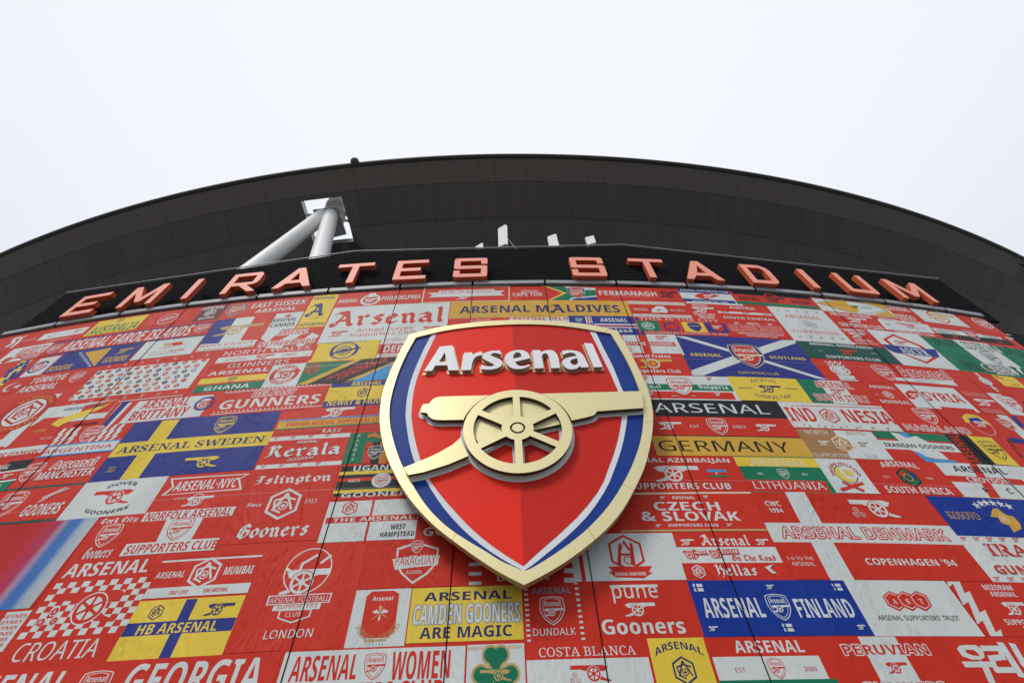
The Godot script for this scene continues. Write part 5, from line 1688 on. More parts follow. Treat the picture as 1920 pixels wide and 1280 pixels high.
func banners_d() -> void:
	b(RD, -5.556, 5.749, -3.206, 7.924, "large red banner with football and cannon emblem lettered London")
	e(-4.395, 7.353, 0.52, 0.026, WH)
	ln([Vector2(-4.871, 7.4), Vector2(-4.595, 7.235)], 0.06, WH)
	ln([Vector2(-4.595, 7.235), Vector2(-4.561, 7.511), Vector2(-4.29, 7.693)], 0.06, WH)
	ln([Vector2(-4.139, 7.516), Vector2(-3.98, 7.665)], 0.06, WH)
	c(-4.87, 6.841, -3.877, 7.375, WH, RD)
	p([Vector2(-5.066, 6.828), Vector2(-3.712, 6.827), Vector2(-3.723, 6.626), Vector2(-5.061, 6.626)], WH)
	p([Vector2(-5.026, 6.802), Vector2(-3.744, 6.806), Vector2(-3.756, 6.645), Vector2(-5.029, 6.647)], RD)
	p([Vector2(-4.883, 6.617), Vector2(-3.889, 6.622), Vector2(-3.897, 6.504), Vector2(-4.889, 6.506)], WH)
	p([Vector2(-4.727, 6.505), Vector2(-4.046, 6.502), Vector2(-4.053, 6.353), Vector2(-4.409, 6.245), Vector2(-4.722, 6.352)], WH)
	p([Vector2(-4.696, 6.497), Vector2(-4.078, 6.494), Vector2(-4.087, 6.372), Vector2(-4.415, 6.277), Vector2(-4.692, 6.37)], RD)
	t("ARSENAL FOOTBALL", -5.012, 6.664, -3.759, 6.776, WH, "s")
	t("SUPPORTERS", -4.808, 6.54, -3.961, 6.621, RD, "s")
	t("CLUB", -4.576, 6.372, -4.26, 6.466, WH, "s")
	t("LONDON", -4.867, 5.967, -3.896, 6.128, WH, "s")
	b(WH, -3.205, 5.736, -2.034, 6.855, "white banner with red plaque and orchid flower lettered Shanghai")
	p([Vector2(-2.965, 6.718), Vector2(-2.869, 6.819), Vector2(-2.41, 6.819), Vector2(-2.281, 6.748), Vector2(-2.264, 6.005), Vector2(-2.388, 5.898), Vector2(-2.837, 5.901), Vector2(-2.953, 5.981)], RD)
	t("Arsenal", -2.828, 6.617, -2.399, 6.711, WH)
	p([Vector2(-2.618, 6.362), Vector2(-2.668, 6.48), Vector2(-2.627, 6.532), Vector2(-2.585, 6.477)], TA)
	p([Vector2(-2.618, 6.362), Vector2(-2.741, 6.367), Vector2(-2.779, 6.407), Vector2(-2.692, 6.439)], WH)
	p([Vector2(-2.618, 6.362), Vector2(-2.552, 6.449), Vector2(-2.451, 6.405), Vector2(-2.474, 6.372)], WH)
	p([Vector2(-2.618, 6.362), Vector2(-2.73, 6.252), Vector2(-2.764, 6.255), Vector2(-2.69, 6.315)], TA)
	p([Vector2(-2.618, 6.362), Vector2(-2.53, 6.334), Vector2(-2.443, 6.26), Vector2(-2.467, 6.267)], TA)
	p([Vector2(-2.618, 6.362), Vector2(-2.64, 6.25), Vector2(-2.615, 6.205), Vector2(-2.592, 6.249)], WH)
	ta("SHANGHAI · GOONERS", -2.616, 6.292, 0.48, 0.13, 200, 340, TA, "s")
	r(-2.824, 5.838, -2.406, 5.874, TA)
	r(-2.781, 5.771, -2.768, 5.81, GY)
	r(-2.718, 5.768, -2.704, 5.808, GY)
	r(-2.655, 5.766, -2.641, 5.805, GY)
	r(-2.591, 5.764, -2.577, 5.803, GY)
	r(-2.528, 5.761, -2.514, 5.8, GY)
	r(-2.465, 5.759, -2.451, 5.798, GY)
	b(WH, -4.321, 4.962, -0.835, 5.714, "white banner with big red letters for the women supporters club")
	ln([Vector2(-4.406, 5.736), Vector2(-0.853, 5.719)], 0.04, RD)
	t("ARSENAL", -4.122, 5.195, -2.86, 5.629, RD)
	s(-2.749, 5.176, -2.333, 5.633, RD, WH)
	t("WOMEN", -2.219, 5.17, -1.114, 5.641, RD)
	t("SUPPORTERS CLUB", -4.111, 4.769, -1.219, 5.148, RD)
	b(RD, -6.71, 11.516, -3.422, 12.505, "red banner with orange band lettered Rwanda")
	c(-5.46, 12.094, -4.52, 12.475, WH, RD)
	r(-6.696, 11.718, -3.404, 12.01, GO)
	ln([Vector2(-6.701, 12.053), Vector2(-3.513, 12.063)], 0.05, SK)
	ln([Vector2(-6.719, 11.69), Vector2(-3.359, 11.75)], 0.05, GR)
	t("RWANDA ARSENAL SUPPORTERS CLUB", -6.425, 11.786, -3.495, 11.967, RD)
	t("R.A.S.C", -5.257, 11.468, -4.717, 11.611, WH)
	b(RD, -6.732, 10.265, -4.412, 11.412, "red banner with white edge strips lettered Kerala in old script")
	r(-6.718, 11.251, -4.41, 11.404, WH)
	r(-6.726, 10.265, -4.403, 10.399, WH)
	c(-6.618, 11.299, -6.461, 11.383, RD, WH)
	c(-6.606, 10.303, -6.467, 10.379, RD, WH)
	c(-6.123, 11.304, -5.965, 11.389, RD, WH)
	c(-6.109, 10.306, -5.968, 10.383, RD, WH)
	c(-5.631, 11.311, -5.47, 11.397, RD, WH)
	c(-5.613, 10.31, -5.47, 10.388, RD, WH)
	c(-5.139, 11.321, -4.976, 11.408, RD, WH)
	c(-5.119, 10.317, -4.974, 10.396, RD, WH)
	t("ARSENAL", -5.875, 11.097, -5.277, 11.191, WH)
	bl("Kerala", -6.625, 10.615, -4.535, 11.086, WH)
	e(-5.878, 10.516, 0.049, 0.015, WH)
	e(-5.777, 10.524, 0.049, 0.015, WH)
	e(-5.676, 10.532, 0.049, 0.015, WH)
	e(-5.574, 10.54, 0.049, 0.015, WH)
	e(-5.473, 10.548, 0.049, 0.015, WH)
	e(-5.372, 10.556, 0.049, 0.015, WH)
	e(-5.271, 10.564, 0.049, 0.015, WH)
	b(RD, -6.712, 8.082, -4.413, 10.283, "tall red banner lettered Islington in old script above a hexagon badge")
	bl("Islington", -6.544, 9.697, -4.556, 10.035, WH)
	h(-5.559, 9.128, 0.458, WH, RD)
	bl("Since", -6.493, 9.08, -6.1, 9.199, WH)
	t("1913", -5.027, 9.098, -4.731, 9.219, WH, "f")
	bl("Gooners", -6.384, 8.196, -4.695, 8.611, WH)
	b(GR, -4.395, 10.282, -3.231, 11.381, "green banner with red black and orange stripes lettered Zambia")
	t("Z", -4.183, 11.235, -4.102, 11.33, WH, "fb")
	t("A", -4.18, 11.056, -4.101, 11.15, WH, "fb")
	t("M", -4.177, 10.881, -4.099, 10.974, WH, "fb")
	t("B", -4.175, 10.71, -4.097, 10.802, WH, "fb")
	t("I", -4.172, 10.542, -4.096, 10.632, WH, "fb")
	t("A", -4.169, 10.378, -4.094, 10.467, WH, "fb")
	p([Vector2(-3.884, 11.003), Vector2(-3.68, 10.999), Vector2(-3.62, 10.247), Vector2(-3.843, 10.249)], RD)
	p([Vector2(-3.68, 10.999), Vector2(-3.478, 10.999), Vector2(-3.394, 10.234), Vector2(-3.62, 10.247)], BK)
	p([Vector2(-3.478, 10.999), Vector2(-3.226, 10.985), Vector2(-3.183, 10.223), Vector2(-3.394, 10.234)], OR)
	ln([Vector2(-3.841, 11.248), Vector2(-3.689, 11.281), Vector2(-3.545, 11.189)], 0.12, OR)
	s(-3.767, 10.384, -3.329, 10.876, WH, BK)
	b(BK, -4.354, 9.15, -2.378, 10.2, "black yellow and red striped banner lettered Uganda")
	r(-4.377, 9.909, -2.413, 10.018, YE)
	r(-4.401, 9.699, -2.385, 9.808, RD)
	r(-4.377, 9.341, -2.335, 9.435, YE)
	r(-4.36, 9.15, -2.311, 9.25, RD)
	t("UGANDA", -4.028, 10.02, -2.615, 10.198, WH)
	t("ASCU", -4.082, 9.671, -3.774, 9.759, WH)
	d(-3.21, 9.693, 0.252, WH, 0.897)
	s(-3.384, 9.515, -3.042, 9.843, RD, WH)
	t("GOONERS", -4.143, 9.199, -2.253, 9.338, WH)
	b(WH, -4.387, 7.998, -2.124, 9.095, "white banner with a red cross lettered West Hampstead")
	r(-4.343, 8.492, -2.137, 8.655, RD)
	r(-3.309, 7.941, -3.251, 9.141, RD)
	h(-3.835, 8.898, 0.207, RD, WH)
	t("THE ARSENAL", -4.17, 8.515, -2.206, 8.625, WH)
	t("WEST", -2.735, 8.26, -2.384, 8.396, BK)
	t("HAMPSTEAD", -2.951, 8.074, -2.155, 8.202, BK)
	b(RD, -1.97, 7.947, -0.744, 8.434, "red banner with pale grey letters half hidden behind the big crest left side")
	t("GOONERS", -1.938, 8.059, -0.164, 8.275, WH)
	b(RD, -3.169, 6.874, -1.223, 7.975, "red banner with white shield outline lettered Paraguay")
	p([Vector2(-2.496, 7.781), Vector2(-2.062, 7.92), Vector2(-1.536, 7.742), Vector2(-1.554, 7.382), Vector2(-1.731, 7.147), Vector2(-2.034, 6.941), Vector2(-2.314, 7.169), Vector2(-2.478, 7.418)], WH)
	p([Vector2(-2.448, 7.742), Vector2(-2.055, 7.867), Vector2(-1.578, 7.707), Vector2(-1.601, 7.384), Vector2(-1.768, 7.182), Vector2(-2.042, 6.998), Vector2(-2.286, 7.202), Vector2(-2.43, 7.416)], RD)
	p([Vector2(-2.556, 7.521), Vector2(-2.122, 7.589), Vector2(-1.504, 7.576), Vector2(-1.534, 7.346), Vector2(-2.051, 7.313), Vector2(-2.464, 7.271)], WH)
	t("PARAGUAY", -2.48, 7.367, -1.584, 7.585, RD, "s")
	t("GOONERS", -2.208, 7.166, -1.868, 7.246, WH, "s")
	s(-2.18, 7.632, -1.902, 7.951, WH, RD)
	b(RD, -1.196, 6.861, 1.693, 7.759, "red banner with white dashed edges behind the crest tip")
	r(-0.841, 7.294, -0.567, 7.372, WH)
	r(-0.832, 7.081, -0.562, 7.157, WH)
	r(-0.823, 6.875, -0.557, 6.948, WH)
	r(1.243, 7.077, 1.497, 7.182, WH)
	r(1.219, 6.87, 1.47, 6.972, WH)
	t("DUBLIN", -0.219, 6.941, 0.896, 7.061, WH)
	b(YE, -2.012, 5.778, 0.367, 6.847, "yellow banner lettered Camden with navy and white words")
	t("ARSENAL", -1.746, 6.566, 0.081, 6.749, NV)
	t("CAMDEN GOONERS", -1.927, 6.106, 0.243, 6.497, WH, "sb", 0, 0.018, GY)
	t("ARE MAGIC", -1.753, 5.847, 0.075, 6.058, NV)
	b(RD, 0.299, 5.704, 1.671, 6.881, "red banner with white dashes down both sides lettered Dundalk")
	r(0.344, 6.724, 0.423, 6.771, WH)
	r(1.427, 6.833, 1.506, 6.883, WH)
	r(0.346, 6.617, 0.425, 6.663, WH)
	r(1.427, 6.714, 1.506, 6.763, WH)
	r(0.348, 6.512, 0.426, 6.557, WH)
	r(1.427, 6.597, 1.505, 6.646, WH)
	r(0.35, 6.408, 0.427, 6.453, WH)
	r(1.427, 6.482, 1.505, 6.53, WH)
	r(0.352, 6.307, 0.429, 6.351, WH)
	r(1.428, 6.369, 1.504, 6.416, WH)
	r(0.354, 6.206, 0.43, 6.25, WH)
	r(1.428, 6.259, 1.503, 6.305, WH)
	r(0.355, 6.108, 0.431, 6.151, WH)
	r(1.428, 6.15, 1.503, 6.195, WH)
	r(0.357, 6.011, 0.432, 6.053, WH)
	r(1.428, 6.043, 1.502, 6.088, WH)
	r(0.359, 5.915, 0.434, 5.957, WH)
	r(1.428, 5.938, 1.502, 5.982, WH)
	r(0.361, 5.821, 0.435, 5.862, WH)
	r(1.428, 5.834, 1.501, 5.878, WH)
	r(0.363, 5.729, 0.436, 5.769, WH)
	r(1.428, 5.733, 1.501, 5.775, WH)
	t("ARSENAL", 0.505, 6.64, 1.334, 6.772, GY)
	s(0.651, 6.016, 1.167, 6.59, WH, RD)
	t("DUNDALK", 0.492, 5.825, 1.335, 5.962, WH, "s")

func banners_e() -> void:
	b(WH, -0.799, 4.97, 0.318, 5.711, "white banner with green shamrock lettered North Kerry")
	t("ARSENAL NORTH KERRY", -0.789, 5.613, 0.274, 5.675, TA)
	shamrock(-0.25, 5.252, 0.54)
	c(-0.542, 5.086, 0.048, 5.271, TA, GR, true)
	b(RD, 0.3, 4.938, 2.715, 5.731, "red over white banner lettered Costa Blanca")
	r(0.331, 4.88, 2.663, 5.41, WH)
	t("COSTA BLANCA", 0.579, 5.456, 2.448, 5.622, WH, "f")
	c(1.148, 5.033, 1.886, 5.3, RD, WH, true)
	d(1.215, 5.143, 0.042, RD, 0.969)
	d(1.215, 5.143, 0.035, WH, 0.977)
	t("A", 1.199, 5.124, 1.231, 5.161, RD)
	d(1.16, 5.058, 0.042, RD, 0.967)
	d(1.16, 5.058, 0.035, WH, 0.976)
	t("F", 1.144, 5.04, 1.175, 5.077, RD)
	d(1.273, 5.056, 0.042, RD, 0.967)
	d(1.273, 5.056, 0.035, WH, 0.976)
	t("C", 1.257, 5.037, 1.288, 5.074, RD)
	b(WH, 1.436, 6.886, 3.876, 7.998, "white banner with red hexagon and ribbon lettered Hampshire")
	h_outline(2.316, 7.083, 3.071, 7.967, RD, WH)
	p([Vector2(2.556, 7.735), Vector2(2.629, 7.763), Vector2(2.52, 7.237), Vector2(2.424, 7.212)], RD)
	p([Vector2(2.817, 7.76), Vector2(2.881, 7.745), Vector2(2.837, 7.205), Vector2(2.74, 7.234)], RD)
	p([Vector2(2.698, 7.834), Vector2(2.806, 7.589), Vector2(2.76, 7.562), Vector2(2.671, 7.748), Vector2(2.588, 7.564), Vector2(2.567, 7.593)], RD)
	r(2.562, 7.45, 2.814, 7.503, RD)
	e(2.695, 7.343, 0.097, 0.024, RD)
	p([Vector2(2.221, 7.203), Vector2(3.2, 7.2), Vector2(3.089, 7.07), Vector2(3.175, 7.055), Vector2(2.951, 6.93), Vector2(2.349, 6.966), Vector2(2.217, 7.071), Vector2(2.301, 7.109)], RD)
	t("ARSENAL HAMPSHIRE", 2.344, 6.994, 3.023, 7.068, WH)
	b(RD, 1.481, 5.685, 3.873, 6.871, "red banner with hanging letters Pune above a white cannon")
	r(2.178, 6.742, 3.206, 6.797, WH)
	t("pune", 2.204, 6.416, 3.168, 6.762, WH, "s")
	c(2.393, 6.157, 3.045, 6.421, WH, RD)
	t("Gooners", 1.87, 5.814, 3.537, 6.105, WH)
	b(RD, 3.852, 6.869, 6.18, 7.992, "red and white banner lettered Hellas in old script")
	r(3.857, 7.261, 6.191, 7.638, WH)
	bl("Arsenal", 4.486, 7.662, 5.627, 7.952, WH)
	c(4.002, 7.685, 4.336, 7.834, WH, RD)
	c(5.784, 7.686, 6.1, 7.836, WH, RD)
	bl("G", 4.146, 7.337, 4.318, 7.587, RD)
	bl("reek", 4.334, 7.475, 4.545, 7.584, RD)
	bl("G", 4.737, 7.36, 4.886, 7.611, RD)
	bl("ooners", 4.908, 7.479, 5.288, 7.596, RD)
	ln([Vector2(4.278, 7.455), Vector2(4.547, 7.458)], 0.03, RD)
	ln([Vector2(4.871, 7.462), Vector2(5.284, 7.469)], 0.03, RD)
	bl("On The Road", 5.067, 7.29, 6.07, 7.446, RD)
	c(3.993, 7.356, 4.198, 7.549, RD, WH, true)
	c(4.585, 7.366, 4.764, 7.556, RD, WH, true)
	bl("Hellas", 4.571, 6.918, 5.501, 7.229, WH)
	h(4.198, 7.063, 0.157, WH, RD)
	p([Vector2(5.72, 7.153), Vector2(5.951, 7.22), Vector2(5.828, 7.126), Vector2(5.931, 7.007), Vector2(5.825, 7.007), Vector2(5.777, 7.073)], WH)
	b(RB, 3.869, 5.743, 7.384, 6.866, "blue banner with white condensed letters Finland")
	t("ARSENAL", 4.032, 6.094, 5.297, 6.498, WH)
	s(5.411, 6.031, 5.897, 6.571, WH, RB)
	t("FINLAND", 5.997, 6.087, 7.209, 6.469, WH)
	r(3.968, 6.633, 4.171, 6.794, WH)
	r(4.009, 6.636, 4.046, 6.791, RB)
	r(3.916, 6.701, 4.226, 6.726, RB)
	r(5.537, 5.825, 5.736, 5.97, WH)
	r(5.57, 5.827, 5.611, 5.968, RB)
	r(5.468, 5.886, 5.808, 5.909, RB)
	r(7.044, 6.637, 7.235, 6.783, WH)
	r(7.068, 6.637, 7.112, 6.784, RB)
	r(6.96, 6.698, 7.322, 6.722, RB)
	c(5.55, 6.667, 5.737, 6.76, WH, RB)
	c(4, 5.846, 4.2, 5.936, WH, RB)
	c(7.087, 5.85, 7.267, 5.941, WH, RB)
	b(YE, 2.712, 4.89, 3.833, 5.737, "yellow banner with navy arched letters above a navy hexagon badge")
	t("ARSENAL", 2.805, 5.41, 3.749, 5.543, NV, "sb", 0.13)
	h(3.289, 5.176, 0.24, NV, YE)
	b(RD, 3.837, 4.871, 6.218, 5.725, "red white and green banner beside the yellow hexagon badge banner")
	r(3.893, 4.962, 5.993, 5.388, WH)
	r(3.873, 4.839, 6.131, 4.997, GR)
	t("ARSENAL", 4.391, 5.446, 5.769, 5.668, WH)
	t("EST.", 4.258, 5.123, 4.482, 5.201, RD, "s")
	s(4.915, 5.006, 5.23, 5.352, RD, WH)
	t("2009", 5.594, 5.128, 5.832, 5.199, RD, "s")
	b(RD, 0.327, 18.235, 3.868, 19.325, "red banner with a South African flag and shield lettered Cape Town")
	t("ARSENAL", 0.781, 18.834, 1.538, 19.04, WH, "s")
	t("CAPE TOWN", 0.447, 18.565, 1.899, 18.826, WH)
	p([Vector2(1.804, 19.343), Vector2(3.915, 19.243), Vector2(3.811, 18.252), Vector2(1.83, 18.239)], GR)
	p([Vector2(3.549, 19.235), Vector2(3.911, 19.219), Vector2(3.911, 19.032), Vector2(2.859, 19.05), Vector2(2.589, 19.318)], WH)
	p([Vector2(2.779, 18.403), Vector2(3.87, 18.608), Vector2(3.84, 18.252), Vector2(2.701, 18.238)], WH)
	p([Vector2(2.889, 18.348), Vector2(3.853, 18.506), Vector2(3.84, 18.252), Vector2(2.817, 18.238)], BL)
	p([Vector2(1.652, 19.344), Vector2(1.913, 19.342), Vector2(2.66, 18.784), Vector2(1.975, 18.238), Vector2(1.714, 18.24)], YE)
	p([Vector2(1.619, 19.309), Vector2(1.831, 19.307), Vector2(2.5, 18.783), Vector2(1.859, 18.239), Vector2(1.657, 18.241)], RD)
	s(2.715, 18.372, 3.445, 19.251, WH, RD, true)
	b(RD, 3.834, 18.219, 7.528, 19.33, "red banner lettered Fermanagh beside a black cannon emblem")
	t("FERMANAGH", 3.998, 18.654, 6.411, 19.012, WH)
	t("ARSENAL SUPPORTERS CLUB", 4.466, 18.505, 6.785, 18.616, PK, "s")
	c(6.516, 18.576, 7.359, 19.063, BK, RD)
	b(WH, 0.288, 16.616, 2.677, 17.036, "white banner with red letters Delhi at the top of the big crest")
	t("ARSENAL DELHI", 0.381, 16.821, 2.622, 17.038, RD)
	b(BL, 2.521, 15.892, 5.216, 17.113, "blue red and white banner lettered land beside the crest right shoulder")
	r(3.157, 16.585, 3.326, 17.068, WH)
	r(3.213, 16.584, 3.271, 17.068, RD)
	r(3.424, 16.507, 5.073, 16.586, WH)
	r(3.405, 16.412, 5.051, 16.472, RD)
	r(3.39, 16.319, 5.056, 16.379, WH)
	r(3.358, 16.585, 3.391, 17.07, WH)
	t("ARSENAL", 3.707, 16.712, 4.746, 16.971, WH)
	bl("Iceland", 3.644, 16.035, 4.785, 16.289, WH)
	s(2.765, 16.646, 3.037, 16.97, WH, BL)
	b(RD, -3.203, 18.212, 0.346, 19.33, "red banner with cream frame and ribbon lettered Dublin")
	ln([Vector2(-3.232, 19.453), Vector2(0.333, 19.346)], 0.05, CR)
	ln([Vector2(-3.209, 18.266), Vector2(0.308, 18.236)], 0.05, CR)
	ln([Vector2(-3.214, 19.452), Vector2(-3.192, 18.265)], 0.05, CR)
	ln([Vector2(0.315, 19.347), Vector2(0.29, 18.236)], 0.05, CR)
	p([Vector2(-3.018, 18.994), Vector2(-2.585, 18.995), Vector2(-2.599, 19.146), Vector2(-0.299, 19.156), Vector2(-0.299, 19.017), Vector2(0.129, 19.025), Vector2(-0.063, 18.825), Vector2(0.112, 18.627), Vector2(-0.298, 18.631), Vector2(-2.552, 18.643), Vector2(-2.961, 18.629), Vector2(-2.82, 18.797)], WH)
	t("DUBLIN-ARSENAL", -2.498, 18.88, -0.347, 19.13, RD, "f")
	c(-1.831, 18.411, -1.153, 18.678, WH, RD)
	b(GO, -2.02, 17.026, 5.043, 18.255, "long gold banner with navy letters Maldives above the big crest")
	ln([Vector2(-1.971, 17.102), Vector2(-1.738, 17.336), Vector2(-1.475, 17.074)], 0.05, TA)
	ln([Vector2(-1.448, 17.072), Vector2(-1.21, 17.307), Vector2(-0.953, 17.048)], 0.05, TA)
	ln([Vector2(-0.926, 17.046), Vector2(-0.684, 17.283), Vector2(-0.433, 17.025)], 0.05, TA)
	ln([Vector2(-0.405, 17.024), Vector2(-0.158, 17.262), Vector2(0.088, 17.007)], 0.05, TA)
	ln([Vector2(0.115, 17.006), Vector2(0.368, 17.245), Vector2(0.608, 16.992)], 0.05, TA)
	ln([Vector2(0.635, 16.991), Vector2(0.894, 17.232), Vector2(1.128, 16.98)], 0.05, TA)
	ln([Vector2(1.155, 16.98), Vector2(1.42, 17.222), Vector2(1.649, 16.972)], 0.05, TA)
	t("ARSENAL M", -1.641, 17.38, 1.801, 17.886, NV)
	bl("A", 1.863, 17.315, 2.465, 17.939, NV)
	t("LDIVES", 2.545, 17.376, 4.614, 17.903, NV)
	b(RD, -2.028, 16.438, 0.309, 17.049, "plain red banner lettered Kuwait at the crest top left")
	t("KUWAIT", -1.227, 16.774, -0.448, 16.974, WH, "s")

func banners_f() -> void:
	b(WH, 7.424, 18.2, 9.874, 19.33, "blue and white striped banner lettered Honduras with red map")
	r(7.426, 19.065, 9.818, 19.341, BL)
	r(7.421, 18.33, 9.624, 18.557, BL)
	t("ARSENAL SUPPORTERS CLUB", 7.513, 19.168, 9.616, 19.313, WH)
	t("HONDURAS EST. 2021", 7.784, 18.332, 9.285, 18.453, WH)
	p([Vector2(7.978, 18.756), Vector2(8.251, 19.001), Vector2(8.663, 19.083), Vector2(9.144, 18.888), Vector2(8.837, 18.77), Vector2(8.468, 18.537), Vector2(8.218, 18.628)], RD)
	c(8.383, 18.654, 8.831, 18.949, WH, RD)
	b(RD, 9.677, 18.31, 13.29, 19.33, "black red and green banner with rising sun lettered Malawi")
	r(9.798, 19.114, 13.29, 19.381, BK)
	r(9.687, 18.334, 13.254, 18.567, GR)
	e(11.463, 19.044, 0.317, 0.079, RD)
	t("ARSENAL", 9.907, 18.688, 10.807, 18.955, BK)
	t("MALAWI", 12.239, 18.7, 13.078, 18.933, BK)
	c(11.077, 18.648, 12.01, 19.024, BK, RD)
	b(RD, 5.02, 17.061, 7.48, 18.347, "red banner with white stripes and map lettered Belarus")
	r(5.036, 18.005, 7.385, 18.221, WH)
	r(5.051, 17.098, 7.373, 17.293, WH)
	ln([Vector2(5.074, 18.089), Vector2(7.412, 18.132)], 0.03, RD)
	ln([Vector2(5.048, 17.184), Vector2(7.373, 17.206)], 0.03, RD)
	p([Vector2(5.911, 17.659), Vector2(6.176, 17.899), Vector2(6.42, 17.888), Vector2(6.544, 17.612), Vector2(6.441, 17.408), Vector2(6.206, 17.435), Vector2(5.844, 17.402)], WH)
	t("ARSENAL", 5.145, 17.538, 5.757, 17.71, WH, "s")
	t("BELARUS", 6.649, 17.539, 7.238, 17.701, WH, "s")
	c(6.057, 17.511, 6.303, 17.652, RD, WH)
	b(RD, 7.373, 17.098, 8.676, 18.257, "red banner with white cannon lettered South East Ireland")
	t("ARSENAL", 7.638, 17.998, 8.304, 18.15, WH)
	c(7.53, 17.53, 8.498, 17.938, WH, RD)
	t("SOUTH EAST", 7.53, 17.327, 8.395, 17.48, WH)
	t("IRELAND", 7.66, 17.127, 8.277, 17.298, WH)
	b(RD, 8.515, 17.08, 10.931, 18.279, "red banner with white cannon strip lettered Austria")
	r(8.584, 17.567, 10.799, 17.713, WH)
	t("AUSTRIA", 9.2, 17.926, 10.273, 18.116, WH)
	c(8.689, 17.501, 9.091, 17.721, RD, WH)
	c(9.543, 17.515, 9.947, 17.735, RD, WH)
	c(10.409, 17.54, 10.816, 17.759, RD, WH)
	t("SOUTH CENTRAL", 8.65, 17.179, 10.782, 17.348, WH)
	b(WH, 10.887, 15.928, 13.319, 18.301, "white banner with red letters Yorkshire and a faint bird sketch")
	t("ARSENAL", 11.333, 17.499, 12.876, 17.754, RD, "s")
	t("YORKSHIRE", 11.077, 16.493, 13.067, 16.69, RD, "s")
	s(11.888, 16.835, 12.405, 17.355, GY, WH)
	c(11.169, 17.962, 11.307, 18.044, GY, WH)
	c(11.196, 16.168, 11.34, 16.256, GY, WH)
	c(11.588, 17.971, 11.727, 18.054, GY, WH)
	c(11.623, 16.177, 11.767, 16.266, GY, WH)
	c(12.01, 17.984, 12.15, 18.067, GY, WH)
	c(12.054, 16.189, 12.199, 16.278, GY, WH)
	c(12.437, 17.999, 12.578, 18.082, GY, WH)
	c(12.489, 16.204, 12.635, 16.294, GY, WH)
	c(12.869, 18.017, 13.01, 18.1, GY, WH)
	c(12.929, 16.222, 13.076, 16.311, GY, WH)
	b(RD, 5.018, 15.971, 8.555, 17.136, "red banner with four coloured badge squares lettered Los Angeles")
	t("THIS IS THE CITY", 5.236, 16.892, 8.355, 17.061, WH, "s")
	r(5.076, 16.169, 5.899, 16.836, GR)
	r(6.802, 16.174, 7.66, 16.815, YE)
	r(7.702, 16.196, 8.52, 16.817, BL)
	h(5.464, 16.498, 0.26, WH, GR)
	e(6.343, 16.463, 0.293, 0.073, BL)
	c(6.159, 16.331, 6.603, 16.621, RD, RD)
	s(7.003, 16.225, 7.518, 16.777, BL, BL)
	t("GEORGE CITY", 7.019, 16.521, 7.471, 16.59, YE)
	s(7.898, 16.234, 8.399, 16.795, RD, RD)
	c(7.927, 16.419, 8.309, 16.624, WH, RD)
	t("LOS ANGELES CALIFORNIA IS RED", 5.262, 15.991, 8.354, 16.122, WH, "s")
	b(RD, 8.451, 16.002, 10.8, 17.137, "red banner with outlined letters for the emergency services team")
	t("ARSENAL", 9.437, 16.837, 9.97, 16.971, WH)
	t("BLUELIGHT", 8.652, 16.341, 10.746, 16.784, RD, "sb", 0, 0.014, WH)
	t("EMERGENCY SERVICES TEAM", 8.827, 16.176, 10.606, 16.274, WH)
	t("SUPPORTERS CLUB", 9.114, 16.032, 10.296, 16.128, WH)
	c(8.93, 16.817, 9.167, 16.941, WH, RD)
	c(10.275, 16.829, 10.515, 16.956, WH, RD)
	b(BL, 6.191, 13.668, 10.894, 15.942, "blue banner with white diagonal cross lettered Scotland")
	p([Vector2(6.276, 15.892), Vector2(6.686, 15.876), Vector2(10.951, 13.725), Vector2(10.541, 13.767)], WH)
	p([Vector2(6.197, 13.685), Vector2(6.281, 13.942), Vector2(10.378, 15.908), Vector2(10.917, 15.945), Vector2(10.869, 15.768), Vector2(6.588, 13.681)], WH)
	s(8.017, 14.155, 9.225, 15.518, WH, RD, true)
	t("ARSENAL", 6.504, 14.711, 7.64, 14.887, YE)
	t("SCOTLAND", 9.399, 14.733, 10.711, 14.887, YE)
	t("SUPPORTERS CLUB", 7.869, 13.831, 9.275, 13.954, YE, "s")
	b(WH, 4.34, 14.757, 6.318, 15.963, "white banner with red cross lettered Maidstone beside the crest")
	r(4.385, 15.252, 6.166, 15.508, RD)
	p([Vector2(4.915, 15.968), Vector2(5.241, 15.957), Vector2(5.2, 14.775), Vector2(4.91, 14.787)], RD)
	t("MAIDSTONE", 3.859, 15.282, 5.093, 15.485, WH)
	t("GOONERS", 5.231, 15.284, 6.084, 15.479, WH)
	c(5.52, 15.627, 6.011, 15.869, RD, WH)
	s(4.366, 14.9, 4.554, 15.153, RD, WH)
	b(RD, 4.496, 13.634, 6.243, 14.828, "red banner with green and yellow cannon lettered Tralee")
	t("Arsenal Tralee", 4.226, 14.581, 5.789, 14.77, WH)
	t("Supporters Club", 4.242, 13.737, 5.896, 13.975, WH)
	c(4.576, 14.028, 5.765, 14.497, GO, RD)
	e(5.047, 14.265, 0.255, 0.051, WH)
	b(WH, 4.398, 12.507, 7.422, 13.647, "white green and red striped banner with shield lettered Bulgaria")
	r(4.597, 12.943, 7.347, 13.228, GR)
	r(4.563, 12.558, 7.263, 12.882, RD)
	bl("Arsenal", 4.02, 13.007, 5.016, 13.222, WH)
	bl("Bulgaria", 6.228, 12.982, 7.224, 13.246, WH)
	s(5.26, 12.694, 6.081, 13.562, RD, WH)
	t("SINCE", 5.232, 12.641, 5.467, 12.705, WH, "s")
	t("1996", 5.841, 12.646, 6.009, 12.705, WH, "s")
	c(6.64, 13.458, 6.838, 13.606, RD, WH)
	c(6.66, 12.704, 6.85, 12.844, WH, RD)
	c(4.498, 13.443, 4.694, 13.59, RD, WH)
	c(4.499, 12.682, 4.688, 12.821, WH, RD)
